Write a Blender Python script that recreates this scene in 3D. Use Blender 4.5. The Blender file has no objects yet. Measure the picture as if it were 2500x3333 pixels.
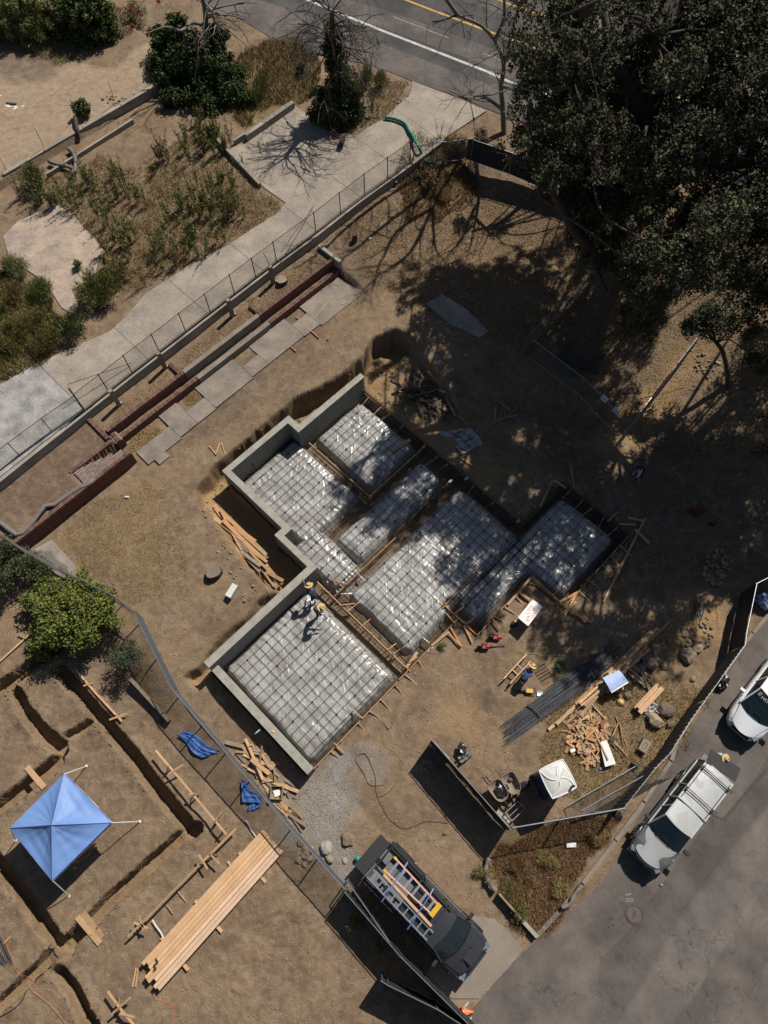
import bpy, bmesh, math, random
import numpy as np
from mathutils import Vector, Matrix
random.seed(7); rng = np.random.default_rng(7)
scene = bpy.context.scene
COL = scene.collection
# ---------------------------------------------------------------- camera, sky, sun, exposure
TILT, ROLL, HCAM, FPX = math.radians(24.17), math.radians(-0.59), 34.4, 2350.0
cam_d = bpy.data.cameras.new('camera'); cam = bpy.data.objects.new('camera', cam_d); COL.objects.link(cam)
cam_d.sensor_fit = 'VERTICAL'; cam_d.sensor_height = 24.0; cam_d.lens = 24.0*FPX/3333.0
cam_d.clip_start = 0.5; cam_d.clip_end = 1500
_f = Vector((0, math.sin(TILT), -math.cos(TILT))); _u0 = Vector((0, math.cos(TILT), math.sin(TILT))); _r0 = Vector((1, 0, 0))
_r = math.cos(ROLL)*_r0 + math.sin(ROLL)*_u0; _u = -math.sin(ROLL)*_r0 + math.cos(ROLL)*_u0
cam.matrix_world = Matrix(((_r.x, _u.x, -_f.x, 0), (_r.y, _u.y, -_f.y, 0), (_r.z, _u.z, -_f.z, HCAM), (0, 0, 0, 1)))
scene.camera = cam
SUNV = Vector((0.52, 0.663, 1.0)).normalized()
world = bpy.data.worlds.new('World'); scene.world = world; world.use_nodes = True
wn = world.node_tree.nodes; wl = world.node_tree.links
sky = wn.new('ShaderNodeTexSky'); sky.sky_type = 'NISHITA'; sky.sun_disc = False
sky.sun_elevation = math.asin(SUNV.z); sky.sun_rotation = math.atan2(SUNV.x, SUNV.y)
wl.new(sky.outputs[0], wn['Background'].inputs[0]); wn['Background'].inputs[1].default_value = 0.05
sun_d = bpy.data.lights.new('sun', 'SUN'); sun = bpy.data.objects.new('sun', sun_d); COL.objects.link(sun)
sun_d.energy = 5.0; sun_d.angle = math.radians(0.5); sun_d.color = (1.0, 0.95, 0.87)
sun.rotation_euler = (-SUNV).to_track_quat('-Z', 'Y').to_euler(); sun.location = (20, 25, 60)
scene.view_settings.view_transform = 'Standard'; scene.view_settings.look = 'None'
scene.view_settings.exposure = 0.14; scene.view_settings.gamma = 1.0; scene.view_settings.use_curve_mapping = False
scene.cycles.max_bounces = 5; scene.cycles.diffuse_bounces = 2; scene.cycles.glossy_bounces = 2; scene.cycles.transparent_max_bounces = 8
# ---------------------------------------------------------------- picture <-> place (surveyed positions of the photograph)
_F, _R, _U = np.array(_f), np.array(_r), np.array(_u)
def ray(u, v):
    d = _F + _R*((u-1250.0)/FPX) - _U*((v-1666.5)/FPX)
    return d/(-d[2])                                   # unit drop
def PZ(u, v, z):
    d = ray(u, v); return np.array([0, 0, HCAM]) + d*(HCAM-z)
TILES = dict(A=(0,0),B=(800,0),C=(1650,0),D=(0,800),E=(800,800),F=(1650,800),G=(0,1600),H=(800,1600),I=(1650,1600),J=(0,2450),K=(800,2450),L=(1650,2450))
def T(k, *xy):
    ox, oy = TILES[k]; s = 1.9518
    return [(ox+xy[i]/s, oy+xy[i+1]/s) for i in range(0, len(xy), 2)]
def Q(ox, oy, s, *xy): return [(ox+xy[i]/s, oy+xy[i+1]/s) for i in range(0, len(xy), 2)]
R2 = math.sqrt(.5)
def AB(a, b): return ((a+b)*R2, (a-b)*R2)
def S(e0, e1, x):
    t = np.clip((x-e0)/(e1-e0), 0, 1); return t*t*(3-2*t)
def base(x, y):
    x = np.asarray(x, float); y = np.asarray(y, float)
    a = (x+y)*R2; b = (x-y)*R2
    z = 1.1*S(-9.5, -14, b)*(1-.8*S(-2.4, -4.2, a)*S(-21.5, -20.5, b))
    w = np.where(a < 3.4, S(-21.84, -21.94, b), np.where(a < 19.8, .45*S(-23.24, -23.32, b)+.55*S(-23.68, -23.76, b), S(-20, -25.4, b)))
    z = z + .85*w
    z = z + .5*np.where(a < 28.7, S(-25.5, -25.6, b), S(-22, -28, b))
    z = z + .45*np.where(a < 24, S(-41.85, -41.95, b), 0)
    return np.maximum(z, 2.3*S(23, 36, a))
def march(u, v, hf):
    d = ray(u, v); t = np.linspace(HCAM-4.5, HCAM+3.0, 220)
    p = np.array([0, 0, HCAM])[None] + d[None]*t[:, None]
    k = np.nonzero(p[:, 2] <= hf(p[:, 0], p[:, 1]))[0]
    i = k[0] if len(k) else len(t)-1
    lo, hi = t[max(i-1, 0)], t[i]
    for _ in range(12):
        m = .5*(lo+hi); q = np.array([0, 0, HCAM])+d*m
        if q[2] <= hf(q[0], q[1]): hi = m
        else: lo = m
    return np.array([0, 0, HCAM])+d*hi
def P(u, v): return march(u, v, base)
def poly(pts): return np.array([P(*p)[:2] for p in pts])
# ---------------------------------------------------------------- noise and distance fields
def _hash(ix, iy, s):
    h = (ix.astype(np.int64)*374761393 + iy.astype(np.int64)*668265263 + s*1442695041) & 0xffffffff
    h = ((h ^ (h >> 13))*1274126177) & 0xffffffff
    return ((h ^ (h >> 16)) & 0xffff)/65535.0
def vnoise(x, y, s=0):
    ix = np.floor(x); iy = np.floor(y); fx = x-ix; fy = y-iy
    fx = fx*fx*(3-2*fx); fy = fy*fy*(3-2*fy)
    a = _hash(ix, iy, s); b = _hash(ix+1, iy, s); c = _hash(ix, iy+1, s); d = _hash(ix+1, iy+1, s)
    return (a*(1-fx)+b*fx)*(1-fy)+(c*(1-fx)+d*fx)*fy
def fbm(x, y, f, o=4, s=0):
    r = 0; A = .5
    for k in range(o): r = r + A*(vnoise(x*f+17*k, y*f-9*k, s+k)-.5); f *= 2.03; A *= .5
    return r*2
def sdf(x, y, pg):                                     # <0 inside
    d = np.full(x.shape, 1e9); ins = np.zeros(x.shape, bool); n = len(pg)
    for i in range(n):
        ax, ay = pg[i]; bx, by = pg[(i+1) % n]; ex, ey = bx-ax, by-ay
        t = np.clip(((x-ax)*ex+(y-ay)*ey)/(ex*ex+ey*ey+1e-12), 0, 1)
        d = np.minimum(d, np.hypot(x-ax-t*ex, y-ay-t*ey))
        c = ((ay > y) != (by > y)) & (x < (bx-ax)*(y-ay)/(by-ay+1e-12)+ax); ins ^= c
    return np.where(ins, -d, d)
def ldf(x, y, pl):
    d = np.full(x.shape, 1e9)
    for (ax, ay), (bx, by) in zip(pl, pl[1:]):
        ex, ey = bx-ax, by-ay; t = np.clip(((x-ax)*ex+(y-ay)*ey)/(ex*ex+ey*ey+1e-12), 0, 1)
        d = np.minimum(d, np.hypot(x-ax-t*ex, y-ay-t*ey))
    return d
# ---------------------------------------------------------------- object helpers
ORG = {}
def thing(name, label, cat, loc=(0, 0, 0), rot=0, group=None):
    o = bpy.data.objects.new(name, None); COL.objects.link(o); o.empty_display_size = .2
    o.location = tuple(float(c) for c in loc); o.rotation_euler = (0, 0, float(rot))
    o['label'] = label; o['category'] = cat
    if group: o['group'] = group
    return o
def tag(o, label=None, cat=None, group=None, kind=None):
    if label: o['label'] = label
    if cat: o['category'] = cat
    if group: o['group'] = group
    if kind: o['kind'] = kind
    return o
class MB:
    def __init__(s): s.v = []; s.f = []; s.m = []; s.cm = 0
    def add(s, vs, fs, m=None):
        n = len(s.v); s.v += [tuple(map(float, p)) for p in vs]; s.f += [tuple(i+n for i in f) for f in fs]
        s.m += [s.cm if m is None else m]*len(fs); return s
    def box(s, c, d, R=None, m=None):
        c = np.array(c, float); hx, hy, hz = d[0]/2, d[1]/2, d[2]/2
        p = np.array([(x, y, z) for z in (-hz, hz) for y in (-hy, hy) for x in (-hx, hx)])
        if R is not None: p = p @ np.asarray(R).T
        return s.add(p+c, [(0,2,3,1),(4,5,7,6),(0,1,5,4),(2,6,7,3),(0,4,6,2),(1,3,7,5)], m)
    def bar(s, p, q, w, h, m=None, up=(0, 0, 1)):       # rectangular beam from p to q; w sideways, h along up
        p = np.array(p, float); q = np.array(q, float); d = q-p; L = np.linalg.norm(d)+1e-9; d = d/L
        up = np.array(up, float); sd = np.cross(d, up); n = np.linalg.norm(sd)
        sd = np.array([1., 0, 0]) if n < 1e-6 else sd/n
        u = np.cross(sd, d)
        return s.box((p+q)/2, (L, w, h), np.stack([d, -sd if False else np.cross(u, d), u], 1), m)
    def tube(s, pts, r, n=6, m=None, cap=True):
        pts = [np.array(p, float) for p in pts]; k = len(pts)
        rr = r if hasattr(r, '__len__') else [r]*k
        vs = []; prev = None
        for i, p in enumerate(pts):
            d = pts[min(i+1, k-1)]-pts[max(i-1, 0)]; d = d/(np.linalg.norm(d)+1e-9)
            if prev is None:
                a = np.array([0, 0, 1.]) if abs(d[2]) < .9 else np.array([1., 0, 0]); e1 = np.cross(d, a)
            else: e1 = prev-d*np.dot(prev, d)
            e1 = e1/(np.linalg.norm(e1)+1e-9); e2 = np.cross(d, e1); prev = e1
            for j in range(n):
                t = 2*math.pi*j/n; vs.append(p+rr[i]*(math.cos(t)*e1+math.sin(t)*e2))
        fs = [(i*n+j, i*n+(j+1) % n, (i+1)*n+(j+1) % n, (i+1)*n+j) for i in range(k-1) for j in range(n)]
        if cap: fs += [tuple(range(n-1, -1, -1)), tuple((k-1)*n+j for j in range(n))]
        return s.add(vs, fs, m)
    def lathe(s, prof, n=16, c=(0, 0, 0), m=None, cap=True):   # prof = (r, z)
        vs = [(c[0]+r*math.cos(2*math.pi*j/n), c[1]+r*math.sin(2*math.pi*j/n), c[2]+z) for r, z in prof for j in range(n)]
        k = len(prof); fs = [(i*n+j, i*n+(j+1) % n, (i+1)*n+(j+1) % n, (i+1)*n+j) for i in range(k-1) for j in range(n)]
        if cap: fs += [tuple(range(n-1, -1, -1)), tuple((k-1)*n+j for j in range(n))]
        return s.add(vs, fs, m)
    def prism(s, pg, z0, z1, m=None):                   # polygon xy extruded; z1 may be list
        n = len(pg); vs = [(x, y, z0) for x, y in pg]+[(x, y, z1) for x, y in pg]
        return s.add(vs, [tuple(range(n-1, -1, -1)), tuple(range(n, 2*n))]+[(i, (i+1) % n, n+(i+1) % n, n+i) for i in range(n)], m)
    def grid(s, fn, nu, nv, m=None):
        vs = [fn(i/nu, j/nv) for i in range(nu+1) for j in range(nv+1)]
        return s.add(vs, [(i*(nv+1)+j, (i+1)*(nv+1)+j, (i+1)*(nv+1)+j+1, i*(nv+1)+j+1) for i in range(nu) for j in range(nv)], m)
    def rock(s, c, r, sq=.6, m=None, seed=None, n=1):
        bm = bmesh.new(); bmesh.ops.create_icosphere(bm, subdivisions=n, radius=1)
        rs = np.random.default_rng(seed if seed is not None else int(rng.integers(1e9)))
        ax = rs.uniform(.7, 1.3, 3)*np.array([1, 1, sq]); an = rs.uniform(0, 6.28)
        vs = []
        for v in bm.verts:
            p = np.array(v.co)*ax*rs.uniform(.8, 1.15); ca, sa = math.cos(an), math.sin(an)
            vs.append((c[0]+r*(p[0]*ca-p[1]*sa), c[1]+r*(p[0]*sa+p[1]*ca), c[2]+r*p[2]))
        fs = [tuple(v.index for v in f.verts) for f in bm.faces]; bm.free()
        return s.add(vs, fs, m)
    def mesh(s, name, org=(0, 0, 0), mats=(), smooth=False):
        me = bpy.data.meshes.new(name); o = np.array(org, float)
        me.from_pydata([tuple(np.array(p)-o) for p in s.v], [], s.f)
        for m in mats: me.materials.append(m)
        if len(mats) > 1: me.polygons.foreach_set('material_index', s.m)
        if smooth: me.polygons.foreach_set('use_smooth', [True]*len(me.polygons))
        me.update(); return me
    def obj(s, name, mats, parent=None, org=None, smooth=False, local=False):
        """world-space verts unless local; a part is stored relative to its (unrotated) parent"""
        if not isinstance(mats, (list, tuple)): mats = [mats]
        if org is None:
            org = (0, 0, 0)
            if parent is not None and not local:
                org = np.array(parent.location) if parent.parent is None else np.array(parent.parent.location)+np.array(parent.location)
        o = bpy.data.objects.new(name, s.mesh(name, org, mats, smooth)); COL.objects.link(o)
        if parent is not None: o.parent = parent
        else: o.location = tuple(float(c) for c in org)
        return o
def npmesh(name, V, Fq, mats, smooth=False, parent=None):
    """fast path: V (n,3), Fq (m,k) index array"""
    me = bpy.data.meshes.new(name); V = np.asarray(V, np.float32); Fq = np.asarray(Fq, np.int32); k = Fq.shape[1]
    me.vertices.add(len(V)); me.vertices.foreach_set('co', V.ravel())
    me.loops.add(Fq.size); me.loops.foreach_set('vertex_index', Fq.ravel())
    me.polygons.add(len(Fq)); me.polygons.foreach_set('loop_start', np.arange(len(Fq), dtype=np.int32)*k)
    if smooth: me.polygons.foreach_set('use_smooth', np.ones(len(Fq), bool))
    for m in (mats if isinstance(mats, (list, tuple)) else [mats]): me.materials.append(m)
    me.update(calc_edges=True); me.validate()
    o = bpy.data.objects.new(name, me); COL.objects.link(o)
    if parent is not None: o.parent = parent
    return o
def share(name, me, parent=None, loc=(0, 0, 0), rot=(0, 0, 0), sc=(1, 1, 1)):
    o = bpy.data.objects.new(name, me); COL.objects.link(o)
    if parent is not None: o.parent = parent
    o.location = tuple(map(float, loc)); o.rotation_euler = tuple(map(float, rot)); o.scale = tuple(map(float, sc)); return o
def dup(root, loc=None, rot=None, label=None):
    def cp(o, par):
        c = o.copy(); COL.objects.link(c); c.parent = par
        for ch in o.children: cp(ch, c)
        return c
    r = cp(root, None)
    if loc is not None: r.location = tuple(map(float, loc))
    if rot is not None: r.rotation_euler = (0, 0, float(rot))
    if label: r['label'] = label
    return r
# ---------------------------------------------------------------- materials
def mat(name, c1, c2=None, rough=.8, sc=3.0, fine=40.0, bump=.25, metal=0.0, spec=.4, fmix=.35, coat=0.0, stretch=None, emit=0):
    m = bpy.data.materials.new(name); m.use_nodes = True; nt = m.node_tree; N = nt.nodes; Lk = nt.links
    bs = N['Principled BSDF']; bs.inputs['Roughness'].default_value = rough; bs.inputs['Metallic'].default_value = metal
    bs.inputs['Specular IOR Level'].default_value = spec
    if coat: bs.inputs['Coat Weight'].default_value = coat; bs.inputs['Coat Roughness'].default_value = .08
    if c2 is None: c2 = tuple(c*.72 for c in c1)
    ge = N.new('ShaderNodeNewGeometry'); src = ge.outputs['Position']
    if stretch:
        tc = N.new('ShaderNodeTexCoord'); mp = N.new('ShaderNodeMapping'); mp.inputs['Scale'].default_value = stretch
        Lk.new(tc.outputs['Object'], mp.inputs[0]); src = mp.outputs[0]
    n1 = N.new('ShaderNodeTexNoise'); n1.inputs['Scale'].default_value = sc; n1.inputs['Detail'].default_value = 5; n1.inputs['Roughness'].default_value = .6
    n2 = N.new('ShaderNodeTexNoise'); n2.inputs['Scale'].default_value = fine; n2.inputs['Detail'].default_value = 3
    Lk.new(src, n1.inputs['Vector']); Lk.new(src, n2.inputs['Vector'])
    ad = N.new('ShaderNodeMix'); ad.data_type = 'FLOAT'; ad.inputs[0].default_value = fmix
    Lk.new(n1.outputs['Fac'], ad.inputs[2]); Lk.new(n2.outputs['Fac'], ad.inputs[3])
    rp = N.new('ShaderNodeValToRGB'); rp.color_ramp.elements[0].position = .35; rp.color_ramp.elements[1].position = .65
    rp.color_ramp.elements[0].color = (*c2, 1); rp.color_ramp.elements[1].color = (*c1, 1)
    Lk.new(ad.outputs[0], rp.inputs[0]); Lk.new(rp.outputs[0], bs.inputs['Base Color'])
    if bump:
        bp = N.new('ShaderNodeBump'); bp.inputs['Strength'].default_value = bump; bp.inputs['Distance'].default_value = .02
        Lk.new(ad.outputs[0], bp.inputs['Height']); Lk.new(bp.outputs[0], bs.inputs['Normal'])
    return m
def objvar(m, lo=.75, hi=1.2):
    """brightness differs from object to object (boards, bricks)"""
    nt = m.node_tree; bs = nt.nodes['Principled BSDF']; l = bs.inputs['Base Color'].links[0]; src = l.from_socket
    oi = nt.nodes.new('ShaderNodeObjectInfo'); mr = nt.nodes.new('ShaderNodeMapRange'); mr.inputs[3].default_value = lo; mr.inputs[4].default_value = hi
    nt.links.new(oi.outputs['Random'], mr.inputs[0])
    hs = nt.nodes.new('ShaderNodeVectorMath'); hs.operation = 'SCALE'
    nt.links.new(src, hs.inputs[0]); nt.links.new(mr.outputs[0], hs.inputs['Scale']); nt.links.new(hs.outputs[0], bs.inputs['Base Color'])
    return m
M = {}
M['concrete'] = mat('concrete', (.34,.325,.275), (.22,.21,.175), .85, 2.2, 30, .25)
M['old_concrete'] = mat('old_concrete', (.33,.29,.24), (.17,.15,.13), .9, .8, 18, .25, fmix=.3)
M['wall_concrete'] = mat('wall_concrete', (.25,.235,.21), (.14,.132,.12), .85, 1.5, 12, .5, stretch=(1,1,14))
M['wood'] = objvar(mat('wood', (.42,.27,.14), (.30,.18,.09), .7, 4, 60, .15))
M['wood_light'] = objvar(mat('wood_light', (.55,.34,.185), (.42,.245,.125), .7, 4, 60, .12), .88, 1.1)
M['wood_grey'] = objvar(mat('wood_grey', (.27,.21,.145), (.16,.12,.085), .8, 5, 60, .2))
M['wood_orange'] = objvar(mat('wood_orange', (.50,.25,.10), (.38,.18,.07), .7, 5, 60, .15), .7, 1.15)
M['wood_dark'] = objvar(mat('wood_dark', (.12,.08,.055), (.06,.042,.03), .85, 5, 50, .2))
M['brick'] = objvar(mat('brick', (.17,.088,.064), (.11,.062,.048), .9, 6, 50, .3), .65, 1.25)
M['brick_grey'] = objvar(mat('brick_grey', (.26,.19,.165), (.18,.13,.115), .9, 6, 50, .3), .75, 1.2)
M['mortar'] = mat('mortar', (.25,.2,.17), None, .95, 8, 40, .2)
M['rebar'] = mat('rebar', (.04,.03,.025), (.022,.017,.015), .8, 12, 80, .2, spec=.2)
M['galv'] = mat('galv', (.36,.375,.39), (.25,.26,.28), .46, 8, 60, .05, metal=.85)
M['dark_metal'] = mat('dark_metal', (.05,.045,.04), (.03,.026,.022), .6, 8, 60, .1, metal=.4)
M['rust'] = mat('rust', (.11,.07,.05), (.06,.04,.03), .8, 8, 60, .2)
M['wire'] = mat('wire', (.20,.19,.18), None, .5, 8, 60, 0, metal=.6)
M['screen'] = mat('screen', (.028,.028,.03), (.016,.016,.018), .75, 6, 80, .1)
M['white'] = mat('white', (.72,.72,.7), (.55,.55,.53), .5, 3, 30, .05)
M['white_plastic'] = mat('white_plastic', (.62,.61,.57), (.45,.44,.41), .45, 2.5, 25, .08)
M['pipe_white'] = mat('pipe_white', (.7,.7,.7), (.5,.5,.5), .35, 3, 30, 0)
M['black'] = mat('black', (.02,.02,.021), (.012,.012,.012), .55, 4, 40, .05)
M['rubber'] = mat('rubber', (.018,.018,.018), None, .8, 10, 60, .1)
M['glass'] = mat('glass', (.012,.022,.026), (.008,.014,.018), .06, 1, 20, 0, spec=.6)
M['green_hose'] = mat('green_hose', (.01,.20,.13), (.006,.11,.07), .55, 6, 40, .2)
M['blue_tarp'] = mat('blue_tarp', (.06,.16,.42), (.035,.095,.28), .5, 6, 40, .3)
M['tent_blue'] = mat('tent_blue', (.155,.265,.53), (.12,.215,.45), .55, .9, 14, .12)
M['straw'] = mat('straw', (.62,.45,.20), (.45,.31,.13), .8, 12, 80, .3)
M['skin'] = mat('skin', (.30,.17,.11), None, .6, 4, 30, 0)
M['stone'] = objvar(mat('stone', (.30,.235,.165), (.19,.145,.1), .9, 4, 30, .4), .7, 1.15)
M['stone_dark'] = objvar(mat('stone_dark', (.17,.13,.1), (.1,.078,.06), .9, 4, 30, .4), .8, 1.2)
M['paver'] = objvar(mat('paver', (.19,.195,.2), (.12,.125,.13), .9, 6, 40, .2))
M['cardboard'] = objvar(mat('cardboard', (.36,.26,.15), (.27,.19,.11), .85, 4, 30, .1))
M['clear_sheet'] = mat('clear_sheet', (.36,.35,.33), (.22,.21,.2), .22, 5, 30, .5, spec=.7)
M['bag_black'] = mat('bag_black', (.02,.02,.022), (.01,.01,.012), .3, 8, 40, .6, spec=.6)
M['red'] = mat('red', (.34,.035,.03), (.24,.025,.022), .4, 4, 30, .05)
M['yellow'] = mat('yellow', (.62,.38,.03), (.5,.3,.02), .45, 4, 30, .05)
M['orange'] = mat('orange', (.8,.17,.04), (.65,.13,.03), .5, 4, 30, .05)
M['blue'] = mat('blue', (.10,.16,.36), (.07,.12,.28), .5, 4, 30, .05)
M['bark'] = mat('bark', (.085,.065,.05), (.035,.027,.022), .95, 5, 30, .8)
M['bark_pale'] = mat('bark_pale', (.23,.2,.175), (.09,.078,.068), .9, 3, 20, .5)
M['twig'] = mat('twig', (.10,.082,.07), (.055,.045,.04), .9, 3, 20, .2)
M['cord_black'] = mat('cord_black', (.025,.025,.025), None, .6, 4, 30, 0)
M['cord_yellow'] = mat('cord_yellow', (.5,.32,.06), None, .6, 4, 30, 0)
# ================================================================ TERRAIN
FDN = [(-.75,-4.35),(-.75,-11.15),(5.75,-11.15),(5.75,-13.5),(6.25,-13.5),(6.25,-18.1),(11.0,-18.1),(11.0,-17.3),(15.6,-17.3),(15.35,-16.8),(15.35,-5.3),(18.75,-5.3),(18.75,-.95),(13.4,-.95),(13.4,-3.1),(9.4,-3.1),(9.4,-4.35)]
FDNP = np.array([AB(*p) for p in FDN])
PIT = poly([(640,1590),(700,1515),(830,1405),(960,1300),(1090,1235),(1180,1165),(1215,1105),(1285,1072),(1345,1105),(1420,1220),(1490,1330),(1570,1430),(1650,1530),(1600,1600),(1300,1380),(1190,1290),(1160,1320),(930,1420),(740,1560),(925,1730),(905,1750),(1000,1855),(690,2180),(640,2235),(600,2205),(645,2180),(700,2100),(745,2055),(800,2025),(840,1960),(905,1925),(850,1890),(765,1790),(690,1690),(650,1640)])
TRENCH = [([(195,2179),(300,2303),(425,2450),(545,2610),(628,2706)],.24,.7),([(640,2695),(590,2725),(360,2930),(297,2997),(205,3083)],.23,.55),
 ([(-40,2775),(60,2893),(180,3062),(222,3088)],.25,.7),([(185,2478),(97,2549),(-40,2655)],.24,.6),([(178,3098),(113,3165),(-40,3310)],.2,.5),([(195,3167),(236,3219),(270,3290),(310,3360)],.2,.6),
 ([(54,2258),(77,2305),(138,2382),(202,2440)],.25,.6),([(-40,2265),(54,2205),(123,2152),(195,2100)],.25,.5),([(292,2358),(225,2396)],.15,.35)]
TRENCH = [(np.array([P(*p)[:2] for p in l]), w, d) for l, w, d in TRENCH]
STREET = poly([(2560,1900),(2180,2480),(1965,2868),(1748,3060),(1655,3150),(1500,3330),(1440,3420)])
STREET = np.concatenate([STREET, [[-9,-19],[4,-34],[60,24],[38,28]]])
ROAD = poly([(500,-60),(780,60),(877,118),(1000,172),(1180,205),(1261,230),(1343,264),(1584,353),(1700,400),(2000,490),(2250,560),(2520,640)])
_rd = np.array([.84,-.545]); _rn = np.array([.545,.84]); ROAD = np.concatenate([[ROAD[0]-_rd*45], ROAD, [ROAD[-1]+_rd*45], [ROAD[-1]+_rd*45+_rn*15], [ROAD[0]-_rd*45+_rn*15]])
FLINE = [(-60,1600),(120,1456),(274,1335),(430,1212),(604,1078),(763,955),(900,850),(1028,756),(1187,632),(1334,528),(1440,447)]
DRIVE = np.array([PZ(*p,2.47)[:2] for p in FLINE+[(1584,353),(1343,264),(1335,307),(1250,385),(1160,440),(1090,430),(960,345),(800,460),(745,485),(860,610),(930,660),(905,690),(738,800),(630,854),(476,954),(410,1030),(359,1077),(128,1179),(-40,1275)]])
PATIO = poly([(10,770),(60,720),(185,668),(240,700),(275,745),(340,800),(320,850),(310,900),(235,945),(255,1000),(240,1028),(200,1000),(150,920),(60,860),(30,835)])
APRON = poly([(1500,2975),(1610,2990),(1660,3040),(1703,3088),(1655,3150),(1560,3250),(1470,3250),(1380,3180)])
xs = np.concatenate([np.array([-320,-200,-120,-80,-55,-42,-36,-32,-30]), np.arange(-29,-24.5,.25), np.arange(-24.5,-17,.1), np.arange(-17,-2,.06), np.arange(-2,20.5,.1), np.arange(20.5,30.5,.25), np.array([32,36,42,55,80,120,200,320])])
ys = np.concatenate([np.array([-320,-200,-120,-70,-40,-25,-16,-11,-9]), np.arange(-8,8.5,.06), np.arange(8.5,46,.1), np.arange(46,60,.2), np.array([61,64,70,80,100,140,220,320])])
GX, GY = np.meshgrid(xs, ys)                            # rows y
GZ = base(GX, GY)
_in = (np.abs(GX) < 31) & (GY > -9) & (GY < 61)
relief = fbm(GX, GY, .35, 3, 5)*.09 + fbm(GX, GY, 1.6, 3, 11)*.03 + fbm(GX, GY, 5.0, 2, 21)*.02*(.4+1.2*vnoise(GX*.5, GY*.5, 8))
wob = fbm(GX, GY, 1.3, 3, 31)*.14 + fbm(GX, GY, 5, 2, 41)*.05
calm = np.ones_like(GX)
flat = {}
for nm, pg in dict(street=STREET, road=ROAD, drive=DRIVE, patio=PATIO, apron=APRON).items():
    d = sdf(GX, GY, pg); flat[nm] = d; calm = np.minimum(calm, S(-.05, .35, d))
GZ = GZ + relief*(calm*.9+.0) - .035*(1-calm)
d_pit = sdf(GX, GY, PIT); pw = S(.12, -.18, d_pit+wob*.9)
pf = .12 + .75*S(-6.4, -8.2, (GX*0+1)*0 + (GX-GY)*R2*0 - 7.0) + fbm(GX, GY, .8, 3, 51)*.22
aa = (GX+GY)*R2; bb = (GX-GY)*R2
pf = np.where(bb < -16.9, -.4+fbm(GX, GY, .8, 3, 51)*.2, pf-.12)
pf = np.where(aa < 6.2, -.25+.75*S(5.9, 3.9, aa)*S(-12, -14, bb), pf)
GZ = GZ*(1-pw) + np.minimum(GZ, pf)*pw
d_f = sdf(GX, GY, FDNP); fw = S(.05, -.12, d_f); GZ = GZ*(1-fw) + (-.5+relief*.6)*fw
w_tr = np.zeros_like(GX); t_dp = np.zeros_like(GX)
for pl, wd, dp in TRENCH:
    d = ldf(GX, GY, pl)+fbm(GX, GY, 3.2, 3, 47)*.055+fbm(GX, GY, .7, 2, 48)*.03; wd = wd+.06; dp = dp+.2; k = S(wd+.035, wd-.035, d); t_dp = np.maximum(t_dp, dp*k); GZ += (.06+.10*np.maximum(0,fbm(GX, GY, 2.4, 3, 95)))*S(wd+.6, wd+.08, d)*(1-k); w_tr = np.maximum(w_tr, k)
GZ -= t_dp
_st = (aa > .75) & (aa < 3.45) & (bb > -23.05) & (bb < -21.95); GZ = np.where(_st, 1.05+.85*np.clip((3.45-aa)/2.5, 0, 1)-.05, GZ)
lot = S(.5,-.5,sdf(GX, GY, poly([(-60,2150),(260,2150),(700,2560),(1560,3400),(-60,3400)]))); GZ += lot*calm*(fbm(GX, GY, 7, 2, 91)*.018+np.maximum(0, fbm(GX, GY, 3.1, 2, 92)-.25)*.10)*(1-w_tr)
for tl in (T('J',1250,1300,1450,1120,1659,1020)+T('K',100,1000,260,880), T('K',-20,1120,180,1180,330,1150), T('K',-40,1200,160,1250,330,1230), T('H',1100,1500,1350,1330,1500,1230), T('K',560,250,800,420,1010,640)):
    tp = [P(*p)[:2] for p in tl]
    for off in (0, 1):
        dd_ = ldf(GX, GY, [q+np.array([.0, .28*off]) for q in tp]); kk = S(.16, .08, dd_); GZ += kk*calm*(-.018+.016*np.sin((GX+GY*.6)*38))
def Hg(x, y):
    x = np.asarray(x, float); y = np.asarray(y, float)
    i = np.clip(np.searchsorted(xs, x)-1, 0, len(xs)-2); j = np.clip(np.searchsorted(ys, y)-1, 0, len(ys)-2)
    fx = (x-xs[i])/(xs[i+1]-xs[i]); fy = (y-ys[j])/(ys[j+1]-ys[j])
    return (GZ[j, i]*(1-fx)+GZ[j, i+1]*fx)*(1-fy)+(GZ[j+1, i]*(1-fx)+GZ[j+1, i+1]*fx)*fy
def G(u, v): return march(u, v, Hg)
def Gp(pts): return [G(*p) for p in pts]
# ---- what the ground is made of, as masks
za = np.zeros((4,)+GX.shape); zb = np.zeros((4,)+GX.shape)
nz = fbm(GX, GY, .6, 4, 61)*1.1
def zone(arr, ch, pts, s=1.0, f=.8):
    d = sdf(GX, GY, poly(pts)); arr[ch] = np.maximum(arr[ch], s*S(f*.6, -f*.6, d+nz*f))
za[0] = np.maximum(.9*pw*(aa < 6.2), .55*pw); za[0] = np.maximum(za[0], .35*w_tr)
zone(za,0,[(2230,1100),(2330,1150),(2150,1400),(2000,1500),(1900,1450)],.8); zone(za,0,[(2200,1950),(2350,1930),(2350,2060),(2200,2150)],.9)
zone(za,0,[(1400,2300),(1560,2290),(1560,2420),(1400,2400)],.6); zone(za,0,[(1180,1200),(1300,1180),(1330,1300),(1300,1380),(1200,1300)],.8)
zone(za,1,[(200,1720),(480,1570),(560,1700),(560,1900),(430,1960),(330,1870),(170,1760)],.55,1.8); zone(za,1,[(820,150),(960,130),(1040,210),(1000,330),(900,330),(800,420),(740,330)],1,1)
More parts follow.
